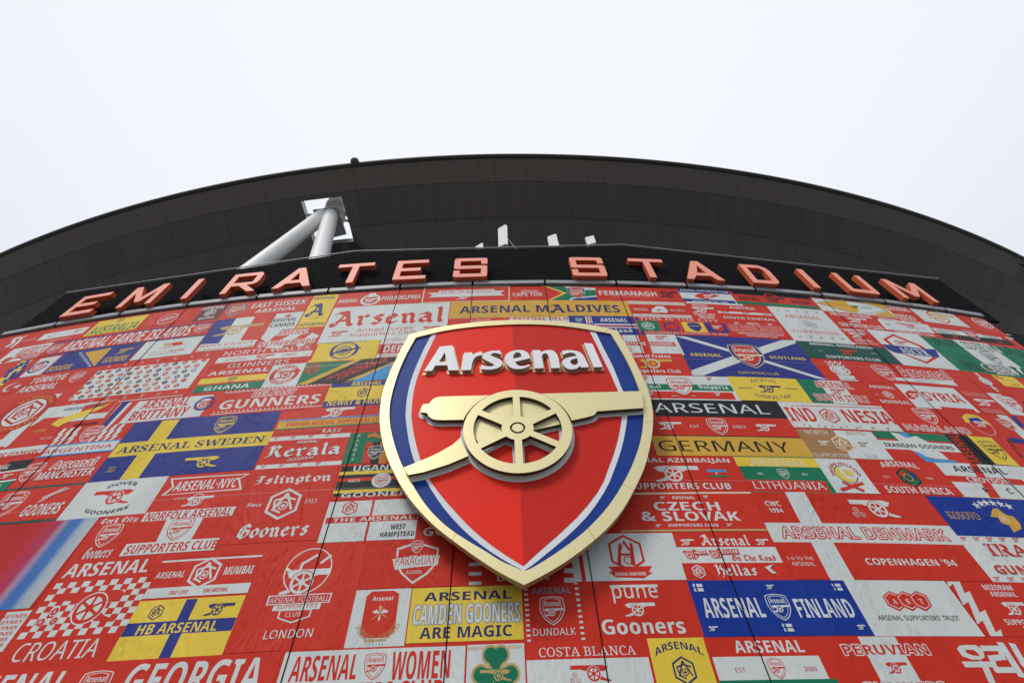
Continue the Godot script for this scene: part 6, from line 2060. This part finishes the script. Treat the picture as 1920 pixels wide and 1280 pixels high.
	b(YE, 7.384, 12.547, 9.758, 13.677, "yellow banner with navy cannon lettered Gibraltar")
	t("ARSENAL", 8.115, 13.384, 9.028, 13.539, NV, "s", 0.08)
	c(8.229, 12.94, 9.019, 13.284, NV, YE)
	t("GIBRALTAR", 7.992, 12.743, 9.16, 12.896, NV, "s", -0.1)
	ln([Vector2(7.565, 13.12), Vector2(8.008, 13.119)], 0.03, NV)
	ln([Vector2(9.155, 13.179), Vector2(9.555, 13.149)], 0.03, NV)
	b(BK, 4.512, 10.312, 8.589, 12.543, "black red and gold striped banner lettered Germany")
	r(4.384, 11.046, 8.603, 11.785, RD)
	r(4.151, 10.304, 8.594, 11.01, GO)
	t("ARSENAL", 4.531, 11.957, 8.096, 12.35, WH, "s")
	t("GERMANY", 4.284, 10.461, 8.03, 10.847, BK, "s")
	c(4.475, 11.262, 5.187, 11.557, WH, RD)
	c(7.372, 11.255, 8.037, 11.526, WH, RD)
	t("EST.", 5.408, 11.343, 5.733, 11.443, WH, "s")
	t("2002", 6.677, 11.349, 7.09, 11.458, WH, "s")
	s(5.952, 11.072, 6.554, 11.734, WH, RD)
	b(RD, 3.184, 9.126, 6.222, 10.264, "red banner with white cannon and small flag lettered Azerbaijan")
	t("ARSENAL AZERBAIJAN", 2.978, 10.034, 6.093, 10.218, WH)
	c(3.893, 9.447, 5.134, 9.951, WH, RD)
	r(5.344, 9.756, 5.872, 9.835, SK)
	r(5.355, 9.584, 5.865, 9.655, GR)
	d(5.592, 9.711, 0.045, WH, 0.97)
	d(5.612, 9.712, 0.036, RD, 0.983)
	t("SUPPORTERS CLUB", 3.147, 9.214, 5.799, 9.403, WH)

func banners_g() -> void:
	b(GR, 6.276, 9.117, 8.612, 10.313, "yellow green and red banner lettered Lithuania")
	r(6.246, 9.961, 8.618, 10.278, YE)
	r(6.241, 9.154, 8.421, 9.518, RD)
	t("ARSENAL", 6.645, 9.978, 8.224, 10.224, CR)
	s(7.265, 9.555, 7.571, 9.895, WH, GR)
	t("EST.", 6.701, 9.678, 6.859, 9.751, WH)
	t("2021", 7.906, 9.69, 8.071, 9.754, WH)
	t("LITHUANIA", 6.425, 9.229, 8.35, 9.462, WH, "s")
	b(RD, 3.18, 8.041, 6.197, 9.106, "red banner with cream edge lines lettered Czech and Slovak")
	ln([Vector2(3.203, 9.082), Vector2(6.233, 9.116)], 0.05, CR)
	ln([Vector2(2.707, 8.053), Vector2(6.191, 8.07)], 0.05, TA)
	t("ARSENAL", 4.157, 8.919, 4.744, 9.003, WH)
	t("CZECH", 3.635, 8.597, 5.275, 8.84, WH)
	t("& SLOVAK", 3.258, 8.307, 5.674, 8.566, WH)
	t("SUPPORTERS CLUB", 3.846, 8.152, 5.061, 8.233, WH)
	c(3.843, 8.921, 3.993, 8.997, WH, RD)
	c(4.954, 8.942, 5.106, 9.018, WH, RD)
	c(3.533, 8.147, 3.675, 8.216, WH, RD)
	c(5.259, 8.159, 5.402, 8.23, WH, RD)
	b(RD, 6.269, 6.878, 10.871, 9.133, "large red banner with a white cross lettered Denmark")
	p([Vector2(7.153, 9.145), Vector2(7.682, 9.155), Vector2(7.63, 6.862), Vector2(7.082, 6.86)], WH)
	r(6.21, 7.757, 10.959, 8.262, WH)
	t("CWC", 6.479, 8.725, 6.866, 8.871, WH)
	t("1994", 6.495, 8.543, 6.844, 8.673, WH)
	t("ARSENAL DENMARK", 6.505, 7.868, 10.672, 8.146, WH, "s", 0, 0.03, RD)
	t("1-0 TO THE", 6.335, 7.323, 6.954, 7.4, WH, "s")
	t("ARSENAL", 6.385, 7.186, 6.921, 7.281, WH, "s")
	t("COPENHAGEN '94", 8.158, 7.218, 10.352, 7.379, WH)
	c(8.711, 8.459, 9.833, 8.946, WH, RD, true)
	d(8.761, 8.654, 0.071, WH, 1.023)
	d(8.761, 8.653, 0.059, RD, 1.019)
	t("A", 8.739, 8.627, 8.784, 8.68, WH)
	d(8.682, 8.516, 0.071, WH, 1.021)
	d(8.682, 8.516, 0.058, RD, 1.018)
	t("F", 8.66, 8.49, 8.704, 8.542, WH)
	d(8.854, 8.514, 0.07, WH, 1.022)
	d(8.854, 8.514, 0.058, RD, 1.018)
	t("C", 8.832, 8.488, 8.876, 8.54, WH)
	b(WH, 13.36, 18.282, 16.797, 19.288, "white banner with yellow flag shapes below the orange letter U")
	p([Vector2(13.387, 18.898), Vector2(14.971, 19.406), Vector2(14.951, 18.997), Vector2(15.251, 18.699), Vector2(14.977, 18.353), Vector2(14.474, 18.354)], GO)
	p([Vector2(15.548, 19.484), Vector2(16.85, 19.355), Vector2(16.698, 18.835), Vector2(16.196, 19.181)], GO)
	p([Vector2(16.676, 18.805), Vector2(16.781, 18.296), Vector2(15.512, 18.318)], GO)
	ln([Vector2(13.387, 18.898), Vector2(15.154, 19.531), Vector2(16.698, 18.835), Vector2(14.916, 18.259), Vector2(13.387, 18.898)], 0.03, GY)
	t("CENTRUM", 14.056, 18.858, 14.683, 18.956, RD, "s")
	t("COYG", 15.468, 18.821, 15.94, 18.949, GR)
	c(14.934, 18.724, 15.38, 18.958, BK, GO)
	b(RD, 16.922, 18.225, 17.799, 19.33, "small red banner with two lines of white block capitals near the top right")
	t("GOONERS", 16.863, 18.944, 17.892, 19.338, WH)
	t("DIEGO", 16.853, 18.258, 17.685, 18.652, WH)
	b(WH, 18.07, 18.289, 20.278, 19.33, "white banner with red oval ring and gold cannon near the top right")
	e(19.146, 18.862, 0.463, 0.065, RD)
	c(18.581, 18.622, 20.075, 19.108, GO, WH)
	b(RD, 20.466, 18.105, 21.93, 19.33, "red banner with a white ring badge at the top right end")
	e(21.441, 18.923, 0.43, 0.043, WH)
	e(21.44, 18.92, 0.335, 0.033, WH)
	c(21.184, 18.722, 21.865, 19.086, WH, RD)
	b(RD, 13.314, 17.124, 15.318, 18.259, "red banner lettered Athens with small white cannon")
	t("ARSENAL ATHENS", 13.551, 17.991, 15.394, 18.227, WH)
	c(14.077, 17.551, 15.026, 17.914, WH, RD)
	t("SUPPORTERS CLUB", 13.511, 17.183, 15.375, 17.462, WH)
	b(RD, 15.748, 17.094, 17.823, 18.275, "red edged white banner with old red cannon right of the Athens banner")
	p([Vector2(15.614, 18.02), Vector2(17.957, 18.025), Vector2(17.796, 17.373), Vector2(15.479, 17.249)], WH)
	t("ARSENAL MEMBERS", 15.738, 17.991, 17.758, 18.202, WH)
	t("SUPPORTERS CLUB", 15.844, 17.095, 17.598, 17.281, WH)
	c(16.343, 17.548, 17.24, 17.882, RD, WH, true)
	t("EST.", 15.768, 17.631, 16.021, 17.72, RD)
	t("12.", 17.413, 17.612, 17.597, 17.701, RD)
	b(WH, 17.951, 17.365, 21.275, 17.821, "white and black striped banner with colour shield near the right edge")
	p([Vector2(17.909, 17.417), Vector2(19.445, 17.507), Vector2(21.536, 17.656), Vector2(21.534, 17.267), Vector2(18.01, 17.105)], BK)
	t("ARSENAL", 18.038, 17.447, 19.088, 17.77, BK, "f")
	t("ESSEX", 20.38, 17.546, 21.182, 17.83, BK, "f")
	s(19.473, 17.287, 20.077, 18.043, WH, RD, true)
	c(18.489, 17.196, 18.826, 17.356, RD, BK)
	c(20.695, 17.269, 21.043, 17.426, RD, BK)
	b(RD, 21.598, 17.094, 21.93, 18.234, "red banner with white letters at the far right end")
	t("ISLANDS", 21.672, 18.129, 22.207, 18.255, WH)
	c(21.586, 17.709, 22.057, 17.93, WH, RD)
	b(RD, 13.283, 16.054, 14.355, 17.002, "red banner with white cannon lettered Israel")
	ln([Vector2(13.279, 16.956), Vector2(14.445, 17.044)], 0.04, WH)
	ln([Vector2(13.3, 16.057), Vector2(14.356, 16.089)], 0.04, WH)
	t("ARSENAL", 13.408, 16.801, 14.342, 16.975, WH)
	c(13.483, 16.418, 14.209, 16.76, WH, RD)
	t("ISRAEL", 13.483, 16.19, 14.253, 16.347, WH)
	b(WH, 14.516, 14.871, 16.79, 17.115, "white banner with red hexagon and blue ribbon lettered ASCFR")
	p([Vector2(14.794, 16.472), Vector2(15.57, 16.951), Vector2(16.329, 16.288), Vector2(16.443, 15.56), Vector2(15.619, 15.087), Vector2(14.979, 15.591)], RD)
	p([Vector2(14.987, 16.478), Vector2(15.482, 16.788), Vector2(16.151, 16.224), Vector2(16.208, 15.545), Vector2(15.707, 15.229), Vector2(15.066, 15.616)], WH)
	p([Vector2(14.509, 16.124), Vector2(14.881, 16.127), Vector2(16.163, 16.085), Vector2(16.799, 16.136), Vector2(16.553, 15.596), Vector2(16.133, 15.567), Vector2(14.74, 15.605), Vector2(14.547, 15.783)], BL)
	t("ASCFR", 15.072, 15.599, 16.229, 16.038, WH, "fb")
	c(15.196, 16.212, 15.828, 16.467, RD, WH)
	b(DG, 10.898, 14.888, 14.481, 15.908, "dark green banner with red cannon lettered Bangladesh")
	t("ARSENAL BANGLADESH", 11.382, 15.718, 13.949, 15.874, WH)
	c(12.346, 15.243, 13.091, 15.55, RD, DG)
	t("SUPPORTERS CLUB", 11.63, 14.97, 13.725, 15.136, WH)
	t("EST.", 11.522, 15.345, 11.7, 15.417, WH, "s")
	t("2013", 13.625, 15.404, 13.867, 15.485, WH, "s")
	b(GR, 16.745, 14.848, 21.93, 17.016, "green and white banner with outlined dark letters Nigeria at the right edge")
	p([Vector2(18.297, 17.052), Vector2(19.931, 17.082), Vector2(20.138, 15.039), Vector2(18.42, 14.911)], WH)
	t("AR", 17.137, 16.494, 18.343, 16.958, GR, "s", 0, 0.04, BK)
	t("SEN", 18.522, 16.494, 20.175, 16.958, WH, "s", 0, 0.04, BK)
	t("AL", 20.398, 16.494, 21.604, 16.958, GR, "s", 0, 0.04, BK)
	t("NI", 17.344, 15.028, 17.93, 15.501, GR, "s", 0, 0.04, BK)
	t("GER", 18.076, 15.028, 19.337, 15.501, WH, "s", 0, 0.04, BK)
	t("IA", 19.484, 15.028, 20.275, 15.501, GR, "s", 0, 0.04, BK)
	s(18.866, 15.6, 19.503, 16.412, BK, WH)
	b(RD, 10.953, 13.678, 12.189, 14.827, "red banner with a white line drawn mask face left of the outlined word")
	mask(11.38, 13.702, 12.024, 14.771)
	b(RD, 12.487, 13.737, 15.816, 14.662, "red banner with outlined shield and outlined script over a grey strip")
	s(13.053, 13.908, 13.747, 14.73, WH, RD)
	t("Arsenal", 14.017, 14.173, 15.946, 14.747, RD, "sb", 0, 0.03, WH)
	p([Vector2(13.637, 14.091), Vector2(15.894, 14.163), Vector2(15.896, 13.907), Vector2(13.539, 13.924)], WH)
	t("GERMANY", 14.321, 13.947, 15.155, 14.075, GY, "s")
	b(RD, 16.764, 13.698, 17.9, 14.867, "red banner with a white line drawn mask face near the right edge")
	mask(17.346, 13.803, 17.422, 14.808)
	b(YE, 18.041, 14.206, 18.997, 14.832, "yellow banner with red star marks at the right edge")
	star(18.191, 14.718, 0.12, RD)
	star(18.342, 14.68, 0.09, RD)
	t("WEST", 18.447, 14.308, 18.816, 14.398, RD)
	b(GR, 9.758, 12.556, 10.475, 13.677, "green white and red banner lettered South Italy")
	p([Vector2(10.529, 13.676), Vector2(11.355, 13.684), Vector2(11.321, 12.564), Vector2(10.475, 12.556)], WH)
	p([Vector2(11.355, 13.684), Vector2(12.177, 13.66), Vector2(11.755, 12.536), Vector2(11.291, 12.577)], RD)
	t("ARSENAL", 10.331, 13.298, 11.599, 13.614, RD, "sb", 0, 0.02, WH)
	c(10.671, 13.005, 11.215, 13.247, RD, WH)
	t("SOUTH ITALY", 9.987, 12.659, 11.806, 12.983, RD, "sb", 0, 0.02, WH)

func banners_h() -> void:
	b(RD, 12.177, 12.611, 13.273, 13.66, "red banner with white hexagon badge lettered Donegal")
	t("ARSENAL", 12.265, 13.432, 13.181, 13.578, WH)
	h(12.703, 13.133, 0.192, WH, RD)
	t("DONEGAL", 12.207, 12.714, 13.241, 12.868, WH)
	t("EST.", 12.215, 13.072, 12.347, 13.129, WH, "s")
	b(WH, 13.327, 12.574, 15.586, 13.753, "white banner with red map and letters Syria")
	p([Vector2(13.401, 13.278), Vector2(13.64, 13.438), Vector2(13.926, 13.412), Vector2(13.814, 13.157), Vector2(13.491, 12.966), Vector2(13.341, 13.031)], RD)
	c(13.504, 13.094, 13.815, 13.282, WH, RD)
	t("SYRIA", 14.014, 12.973, 15.445, 13.42, RD)
	b(RD, 15.676, 12.555, 16.687, 13.748, "red banner with pale text lines and white cannon beside the Syria banner")
	c(15.863, 12.952, 16.707, 13.29, WH, RD)
	ln([Vector2(15.754, 13.589), Vector2(16.606, 13.582)], 0.05, PK)
	ln([Vector2(15.764, 12.783), Vector2(16.536, 12.767)], 0.05, PK)
	ln([Vector2(15.765, 13.512), Vector2(16.614, 13.505)], 0.05, PK)
	ln([Vector2(15.774, 12.712), Vector2(16.544, 12.696)], 0.05, PK)
	ln([Vector2(15.776, 13.436), Vector2(16.622, 13.429)], 0.05, PK)
	ln([Vector2(15.785, 12.641), Vector2(16.552, 12.626)], 0.05, PK)
	b(WH, 16.8, 12.636, 17.373, 13.692, "white banner with red outlined shield at the right edge")
	s(17.035, 12.817, 17.691, 13.623, RD, WH)
	t("C", 17.917, 13.268, 18.025, 13.398, NV)
	b(WH, 8.566, 11.447, 12.045, 12.538, "white banner with red letters Indonesia and a hexagon for the letter O")
	ln([Vector2(8.982, 12.37), Vector2(12.04, 12.452)], 0.03, RD)
	t("IND", 8.645, 11.702, 9.509, 12.297, RD)
	h(9.983, 11.985, 0.318, RD, WH)
	t("NESIA", 10.466, 11.731, 12.06, 12.291, RD)
	c(8.489, 11.537, 8.564, 11.58, RD, WH)
	c(8.918, 11.533, 8.994, 11.576, RD, WH)
	c(9.35, 11.53, 9.426, 11.573, RD, WH)
	c(9.786, 11.529, 9.862, 11.572, RD, WH)
	c(10.226, 11.53, 10.302, 11.573, RD, WH)
	c(10.669, 11.532, 10.746, 11.576, RD, WH)
	c(11.117, 11.537, 11.194, 11.581, RD, WH)
	c(11.569, 11.543, 11.647, 11.587, RD, WH)
	c(9.044, 11.467, 9.133, 11.518, RD, WH)
	c(9.532, 11.472, 9.622, 11.523, RD, WH)
	c(10.025, 11.48, 10.115, 11.53, RD, WH)
	c(10.523, 11.489, 10.614, 11.54, RD, WH)
	c(11.028, 11.501, 11.119, 11.552, RD, WH)
	c(11.538, 11.515, 11.63, 11.566, RD, WH)
	b(WH, 8.577, 10.316, 10.941, 11.374, "brown and white banner with hexagon badge lettered North Wilts")
	p([Vector2(8.577, 11.374), Vector2(9.747, 11.414), Vector2(9.666, 10.297), Vector2(8.584, 10.273)], BN)
	t("NORTH", 8.815, 11.193, 9.506, 11.351, WH, "s")
	t("WILTS", 10.078, 11.209, 10.644, 11.356, BN, "s")
	t("SUPPORTERS", 8.644, 10.343, 9.678, 10.473, WH, "s")
	t("CLUB", 10.15, 10.354, 10.511, 10.477, GY, "s")
	h(9.741, 10.858, 0.317, CR, BN)
	c(8.997, 10.763, 9.357, 10.939, WH, BN)
	c(10.197, 10.776, 10.54, 10.943, BN, WH)
	b(RD, 12.108, 11.498, 14.455, 12.608, "red banner with outlined shield lettered Nagaland in outline")
	s(13.043, 11.854, 13.723, 12.57, WH, RD)
	t("NAGALAND", 12.238, 11.538, 14.383, 11.775, RD, "s", 0, 0.025, WH)
	b(RD, 14.236, 11.443, 15.452, 12.721, "red banner with a tall oval badge in yellow blue and white")
	d(15.059, 12.003, 0.378, WH, 1.2)
	d(15.059, 12.003, 0.359, RD, 1.22)
	p([Vector2(14.68, 12.312), Vector2(14.959, 12.464), Vector2(15.326, 12.426), Vector2(15.506, 12.005), Vector2(15.231, 12.05), Vector2(14.829, 12.083), Vector2(14.594, 12.037)], YE)
	p([Vector2(14.86, 12.256), Vector2(15.231, 12.317), Vector2(15.404, 12.067), Vector2(14.786, 12.079)], RB)
	c(14.875, 11.892, 15.414, 12.145, WH, RD)
	s(15.874, 11.823, 16.355, 12.357, WH, RD)
	b(WH, 16.136, 11.196, 16.523, 12.556, "white banner with dark blue stripes at the right edge")
	p([Vector2(16.659, 12.546), Vector2(16.892, 12.574), Vector2(16.745, 12.087), Vector2(16.51, 12.013)], BL)
	p([Vector2(15.607, 11.526), Vector2(16.153, 11.488), Vector2(15.959, 11.289), Vector2(15.542, 11.295)], BL)
	p([Vector2(15.506, 11.138), Vector2(15.83, 11.159), Vector2(15.607, 10.931), Vector2(15.492, 11.007)], RD)
	b(RD, 10.968, 10.332, 13.257, 11.423, "green white and red banner with map lettered Iranian")
	r(10.968, 11.126, 13.345, 11.423, GR)
	r(10.923, 10.731, 13.349, 11.062, WH)
	p([Vector2(10.754, 11.095), Vector2(10.923, 11.062), Vector2(10.941, 10.316), Vector2(10.751, 10.354)], WH)
	p([Vector2(11.561, 11.406), Vector2(11.83, 11.357), Vector2(11.938, 11.21), Vector2(12.327, 11.302), Vector2(12.551, 11.077), Vector2(12.533, 10.78), Vector2(12.652, 10.663), Vector2(12.702, 10.423), Vector2(12.301, 10.439), Vector2(11.93, 10.537), Vector2(11.729, 10.73), Vector2(11.619, 11.06)], WH)
	p([Vector2(11.879, 11.427), Vector2(12.089, 11.419), Vector2(12.125, 11.222), Vector2(11.932, 11.201)], SK)
	p([Vector2(11.767, 10.711), Vector2(11.938, 10.639), Vector2(12.082, 10.466), Vector2(12.193, 10.432), Vector2(12.887, 10.395), Vector2(12.898, 10.324), Vector2(11.919, 10.297)], SK)
	t("IRANIAN GOONERS", 11.031, 10.814, 13.215, 10.965, BK)
	b(BK, 13.354, 10.327, 14.872, 11.453, "black yellow and red vertical striped banner lettered Belgium")
	p([Vector2(14.143, 11.485), Vector2(14.95, 11.478), Vector2(14.881, 10.336), Vector2(14.125, 10.368)], YE)
	p([Vector2(14.95, 11.478), Vector2(15.49, 11.483), Vector2(15.501, 10.377), Vector2(14.881, 10.336)], RD)
	s(14.269, 10.546, 14.899, 11.287, BK, YE)
	tq("ARSENAL", Vector2(13.658, 10.359), Vector2(13.782, 11.442), Vector2(13.32, 10.352), RD, "sb")
	tq("BELGIUM", Vector2(15.342, 10.698), Vector2(15.555, 11.43), Vector2(15.221, 10.688), BK, "sb")
	b(WH, 8.552, 9.157, 9.771, 10.278, "white banner with ring of red letters and gold sun, lettered Malaysia")
	e(9.168, 9.762, 0.298, 0.027, NV)
	d(9.148, 9.762, 0.257, YE)
	d(9.268, 9.812, 0.221, WH)
	d(9.268, 9.812, 0.066, YE)
	ln([Vector2(9.268, 9.812), Vector2(9.394, 9.812)], 0.03, YE)
	ln([Vector2(9.268, 9.812), Vector2(9.377, 9.874)], 0.03, YE)
	ln([Vector2(9.268, 9.812), Vector2(9.331, 9.92)], 0.03, YE)
	ln([Vector2(9.268, 9.812), Vector2(9.268, 9.937)], 0.03, YE)
	ln([Vector2(9.268, 9.812), Vector2(9.206, 9.92)], 0.03, YE)
	ln([Vector2(9.268, 9.812), Vector2(9.16, 9.874)], 0.03, YE)
	ln([Vector2(9.268, 9.812), Vector2(9.143, 9.812)], 0.03, YE)
	ln([Vector2(9.268, 9.812), Vector2(9.16, 9.749)], 0.03, YE)
	ln([Vector2(9.268, 9.812), Vector2(9.206, 9.703)], 0.03, YE)
	ln([Vector2(9.268, 9.812), Vector2(9.268, 9.686)], 0.03, YE)
	ln([Vector2(9.268, 9.812), Vector2(9.331, 9.703)], 0.03, YE)
	ln([Vector2(9.268, 9.812), Vector2(9.377, 9.749)], 0.03, YE)
	ta("ARSENAL MALAYSIA", 9.168, 9.762, 0.328, 0.084, 190, -10, RD, "sb")
	ln([Vector2(8.757, 9.248), Vector2(9.45, 9.478)], 0.09, RD)
	ln([Vector2(8.941, 9.48), Vector2(9.319, 9.247)], 0.09, RD)
	b(RD, 9.744, 9.185, 12.133, 10.29, "red banner with coloured hexagon badge lettered South Africa")
	t("ARSENAL", 10.396, 10.023, 11.51, 10.22, WH, "sb", 0.06)
	t("SOUTH AFRICA", 10.003, 9.197, 11.871, 9.419, WH)
	t("EST.", 10.225, 9.678, 10.407, 9.749, WH, "s")
	t("1990", 11.442, 9.682, 11.65, 9.749, WH, "s")
	h(10.95, 9.727, 0.315, BK, GR)
	p([Vector2(10.821, 9.933), Vector2(10.995, 9.904), Vector2(10.851, 9.749), Vector2(10.745, 9.781)], RD)
	p([Vector2(11.063, 9.907), Vector2(11.175, 9.838), Vector2(11.135, 9.652), Vector2(10.991, 9.718)], BL)
	e(10.929, 9.716, 0.124, 0.025, GO)
	b(WH, 12.088, 9.159, 15.023, 10.327, "white banner with red cross lettered Croydon in white")
	r(12.127, 9.648, 14.458, 9.856, RD)
	p([Vector2(13.246, 10.347), Vector2(13.476, 10.342), Vector2(13.194, 9.18), Vector2(12.876, 9.17)], RD)
	t("ARSENAL", 12.555, 10.002, 14.191, 10.22, BK)
	t("CROYDON", 12.694, 9.665, 13.984, 9.835, WH)
	t("F", 12.894, 9.329, 13.034, 9.498, BK)
	t("C", 13.613, 9.343, 13.758, 9.516, BK)
	b(RB, 10.972, 8.005, 14.572, 9.145, "dark blue banner with white stars and yellow map lettered Kosovo")
	star(12.242, 8.902, 0.12, WH)
	star(12.428, 8.971, 0.12, WH)
	star(12.599, 9.003, 0.12, WH)
	star(12.79, 9.002, 0.12, WH)
	star(12.994, 8.979, 0.12, WH)
	star(13.182, 8.921, 0.12, WH)
	p([Vector2(12.628, 8.821), Vector2(12.776, 8.844), Vector2(12.853, 8.652), Vector2(13.037, 8.612), Vector2(13.014, 8.389), Vector2(12.923, 8.261), Vector2(12.595, 8.141), Vector2(12.66, 8.342), Vector2(12.496, 8.398), Vector2(12.548, 8.558), Vector2(12.352, 8.581)], GO)
	h(12.696, 8.533, 0.127, CR, GO)
	t("KOSOVO", 11.164, 8.467, 12.026, 8.687, GO, "f")

func banners_i() -> void:
	b(WH, 10.91, 6.871, 14.31, 8.005, "white banner with rows of small red cannons lettered Iraq")
	c(10.973, 7.873, 11.161, 7.971, RD, WH)
	c(10.981, 6.9, 11.156, 6.989, RD, WH)
	c(11.317, 7.878, 11.506, 7.975, RD, WH)
	c(11.324, 6.897, 11.5, 6.986, RD, WH)
	c(11.665, 7.883, 11.854, 7.981, RD, WH)
	c(11.67, 6.894, 11.847, 6.983, RD, WH)
	c(12.015, 7.889, 12.206, 7.987, RD, WH)
	c(12.018, 6.892, 12.196, 6.981, RD, WH)
	c(12.369, 7.895, 12.561, 7.993, RD, WH)
	c(12.37, 6.891, 12.549, 6.98, RD, WH)
	c(12.727, 7.903, 12.92, 8.001, RD, WH)
	c(12.725, 6.89, 12.905, 6.98, RD, WH)
	t("IRAQ", 11.426, 7.408, 12.934, 7.807, RD, "fb")
	t("GUNNERS", 11.209, 7.059, 13.029, 7.268, RD)
	ln([Vector2(11.508, 7.779), Vector2(11.371, 7.417)], 0.03, WH)
	ln([Vector2(11.832, 7.798), Vector2(11.725, 7.413)], 0.03, WH)
	b(WH, 7.362, 5.73, 9.725, 6.869, "white banner with three linked red hexagons lettered AST")
	p([Vector2(8.037, 6.516), Vector2(8.264, 6.637), Vector2(8.452, 6.544), Vector2(8.429, 6.324), Vector2(8.219, 6.209), Vector2(8.033, 6.322)], RD)
	p([Vector2(8.066, 6.504), Vector2(8.25, 6.604), Vector2(8.414, 6.519), Vector2(8.392, 6.331), Vector2(8.238, 6.252), Vector2(8.075, 6.347)], WH)
	p([Vector2(8.086, 6.502), Vector2(8.242, 6.584), Vector2(8.395, 6.511), Vector2(8.373, 6.334), Vector2(8.248, 6.273), Vector2(8.092, 6.356)], RD)
	t("A", 8.204, 6.362, 8.288, 6.466, WH, "fb")
	p([Vector2(8.337, 6.518), Vector2(8.567, 6.639), Vector2(8.755, 6.546), Vector2(8.726, 6.326), Vector2(8.512, 6.211), Vector2(8.327, 6.324)], RD)
	p([Vector2(8.365, 6.506), Vector2(8.552, 6.607), Vector2(8.715, 6.521), Vector2(8.689, 6.333), Vector2(8.532, 6.253), Vector2(8.37, 6.348)], WH)
	p([Vector2(8.385, 6.504), Vector2(8.544, 6.587), Vector2(8.696, 6.513), Vector2(8.67, 6.335), Vector2(8.542, 6.275), Vector2(8.388, 6.358)], RD)
	t("S", 8.502, 6.364, 8.586, 6.467, WH, "fb")
	p([Vector2(8.638, 6.52), Vector2(8.873, 6.642), Vector2(9.059, 6.549), Vector2(9.025, 6.328), Vector2(8.807, 6.213), Vector2(8.624, 6.326)], RD)
	p([Vector2(8.666, 6.508), Vector2(8.857, 6.609), Vector2(9.019, 6.524), Vector2(8.988, 6.335), Vector2(8.828, 6.255), Vector2(8.668, 6.35)], WH)
	p([Vector2(8.686, 6.506), Vector2(8.847, 6.589), Vector2(9, 6.516), Vector2(8.969, 6.338), Vector2(8.839, 6.277), Vector2(8.685, 6.36)], RD)
	t("T", 8.802, 6.367, 8.885, 6.469, WH, "fb")
	t("ARSENAL SUPPORTERS' TRUST", 7.647, 6.031, 9.443, 6.129, BK, "s")
	b(RD, 9.771, 5.731, 13.371, 6.864, "red banner with a white lightning flash lettered Mizoram")
	p([Vector2(9.781, 6.859), Vector2(10.086, 6.864), Vector2(9.995, 6.605), Vector2(10.151, 6.651), Vector2(10.002, 6.195), Vector2(10.175, 6.256), Vector2(10.025, 5.804), Vector2(10.19, 5.873), Vector2(10.121, 5.738), Vector2(9.849, 5.736), Vector2(9.932, 6.042), Vector2(9.749, 5.96), Vector2(9.934, 6.423), Vector2(9.751, 6.348), Vector2(9.889, 6.814), Vector2(9.719, 6.729)], WH)
	t("MIZORAM", 10.547, 6.687, 11.245, 6.805, WH)
	t("ARSENAL", 10.595, 6.542, 11.216, 6.651, WH)
	c(10.642, 6.158, 11.2, 6.427, WH, RD)
	t("SUPPORTERS", 10.42, 5.954, 11.355, 6.071, WH)
	t("CLUB", 10.738, 5.857, 11.124, 5.939, WH)
	b(RD, 6.219, 4.831, 8.682, 5.727, "red banner with a white vertical band lettered Peruvian in outline")
	p([Vector2(6.991, 5.723), Vector2(7.767, 5.721), Vector2(7.752, 4.825), Vector2(6.97, 4.831)], WH)
	t("PERUVIAN", 6.541, 5.397, 8.299, 5.576, RD, "sb", 0, 0.02, WH)
	c(7.219, 5.074, 7.677, 5.262, RD, WH)
	t("GUNNERS", 6.558, 4.813, 8.192, 4.929, RD, "sb", 0, 0.02, WH)
	b(RD, 8.687, 4.831, 13.887, 5.722, "red banner with giant white Korean characters at the bottom right")
	p([Vector2(8.922, 5.496), Vector2(9.013, 5.555), Vector2(9.138, 5.57), Vector2(9.385, 5.567), Vector2(9.458, 5.476), Vector2(9.388, 5.351), Vector2(9.263, 5.305), Vector2(9.07, 5.309), Vector2(8.925, 5.371)], WH)
	p([Vector2(9.066, 5.468), Vector2(9.13, 5.485), Vector2(9.262, 5.479), Vector2(9.305, 5.413), Vector2(9.294, 5.371), Vector2(9.167, 5.381), Vector2(9.066, 5.423)], RD)
	ln([Vector2(8.878, 5.224), Vector2(9.45, 5.224)], 0.1, WH)
	ln([Vector2(9.267, 5.224), Vector2(9.176, 4.952)], 0.13, WH)
	ln([Vector2(9.486, 5.508), Vector2(9.839, 5.509), Vector2(9.774, 5.352), Vector2(9.506, 5.33), Vector2(9.439, 5.128), Vector2(9.843, 5.129)], 0.1, WH)
	ln([Vector2(9.942, 5.567), Vector2(9.876, 5.059)], 0.14, WH)
	ln([Vector2(10.184, 5.554), Vector2(10.11, 5.23), Vector2(10.511, 5.232)], 0.13, WH)
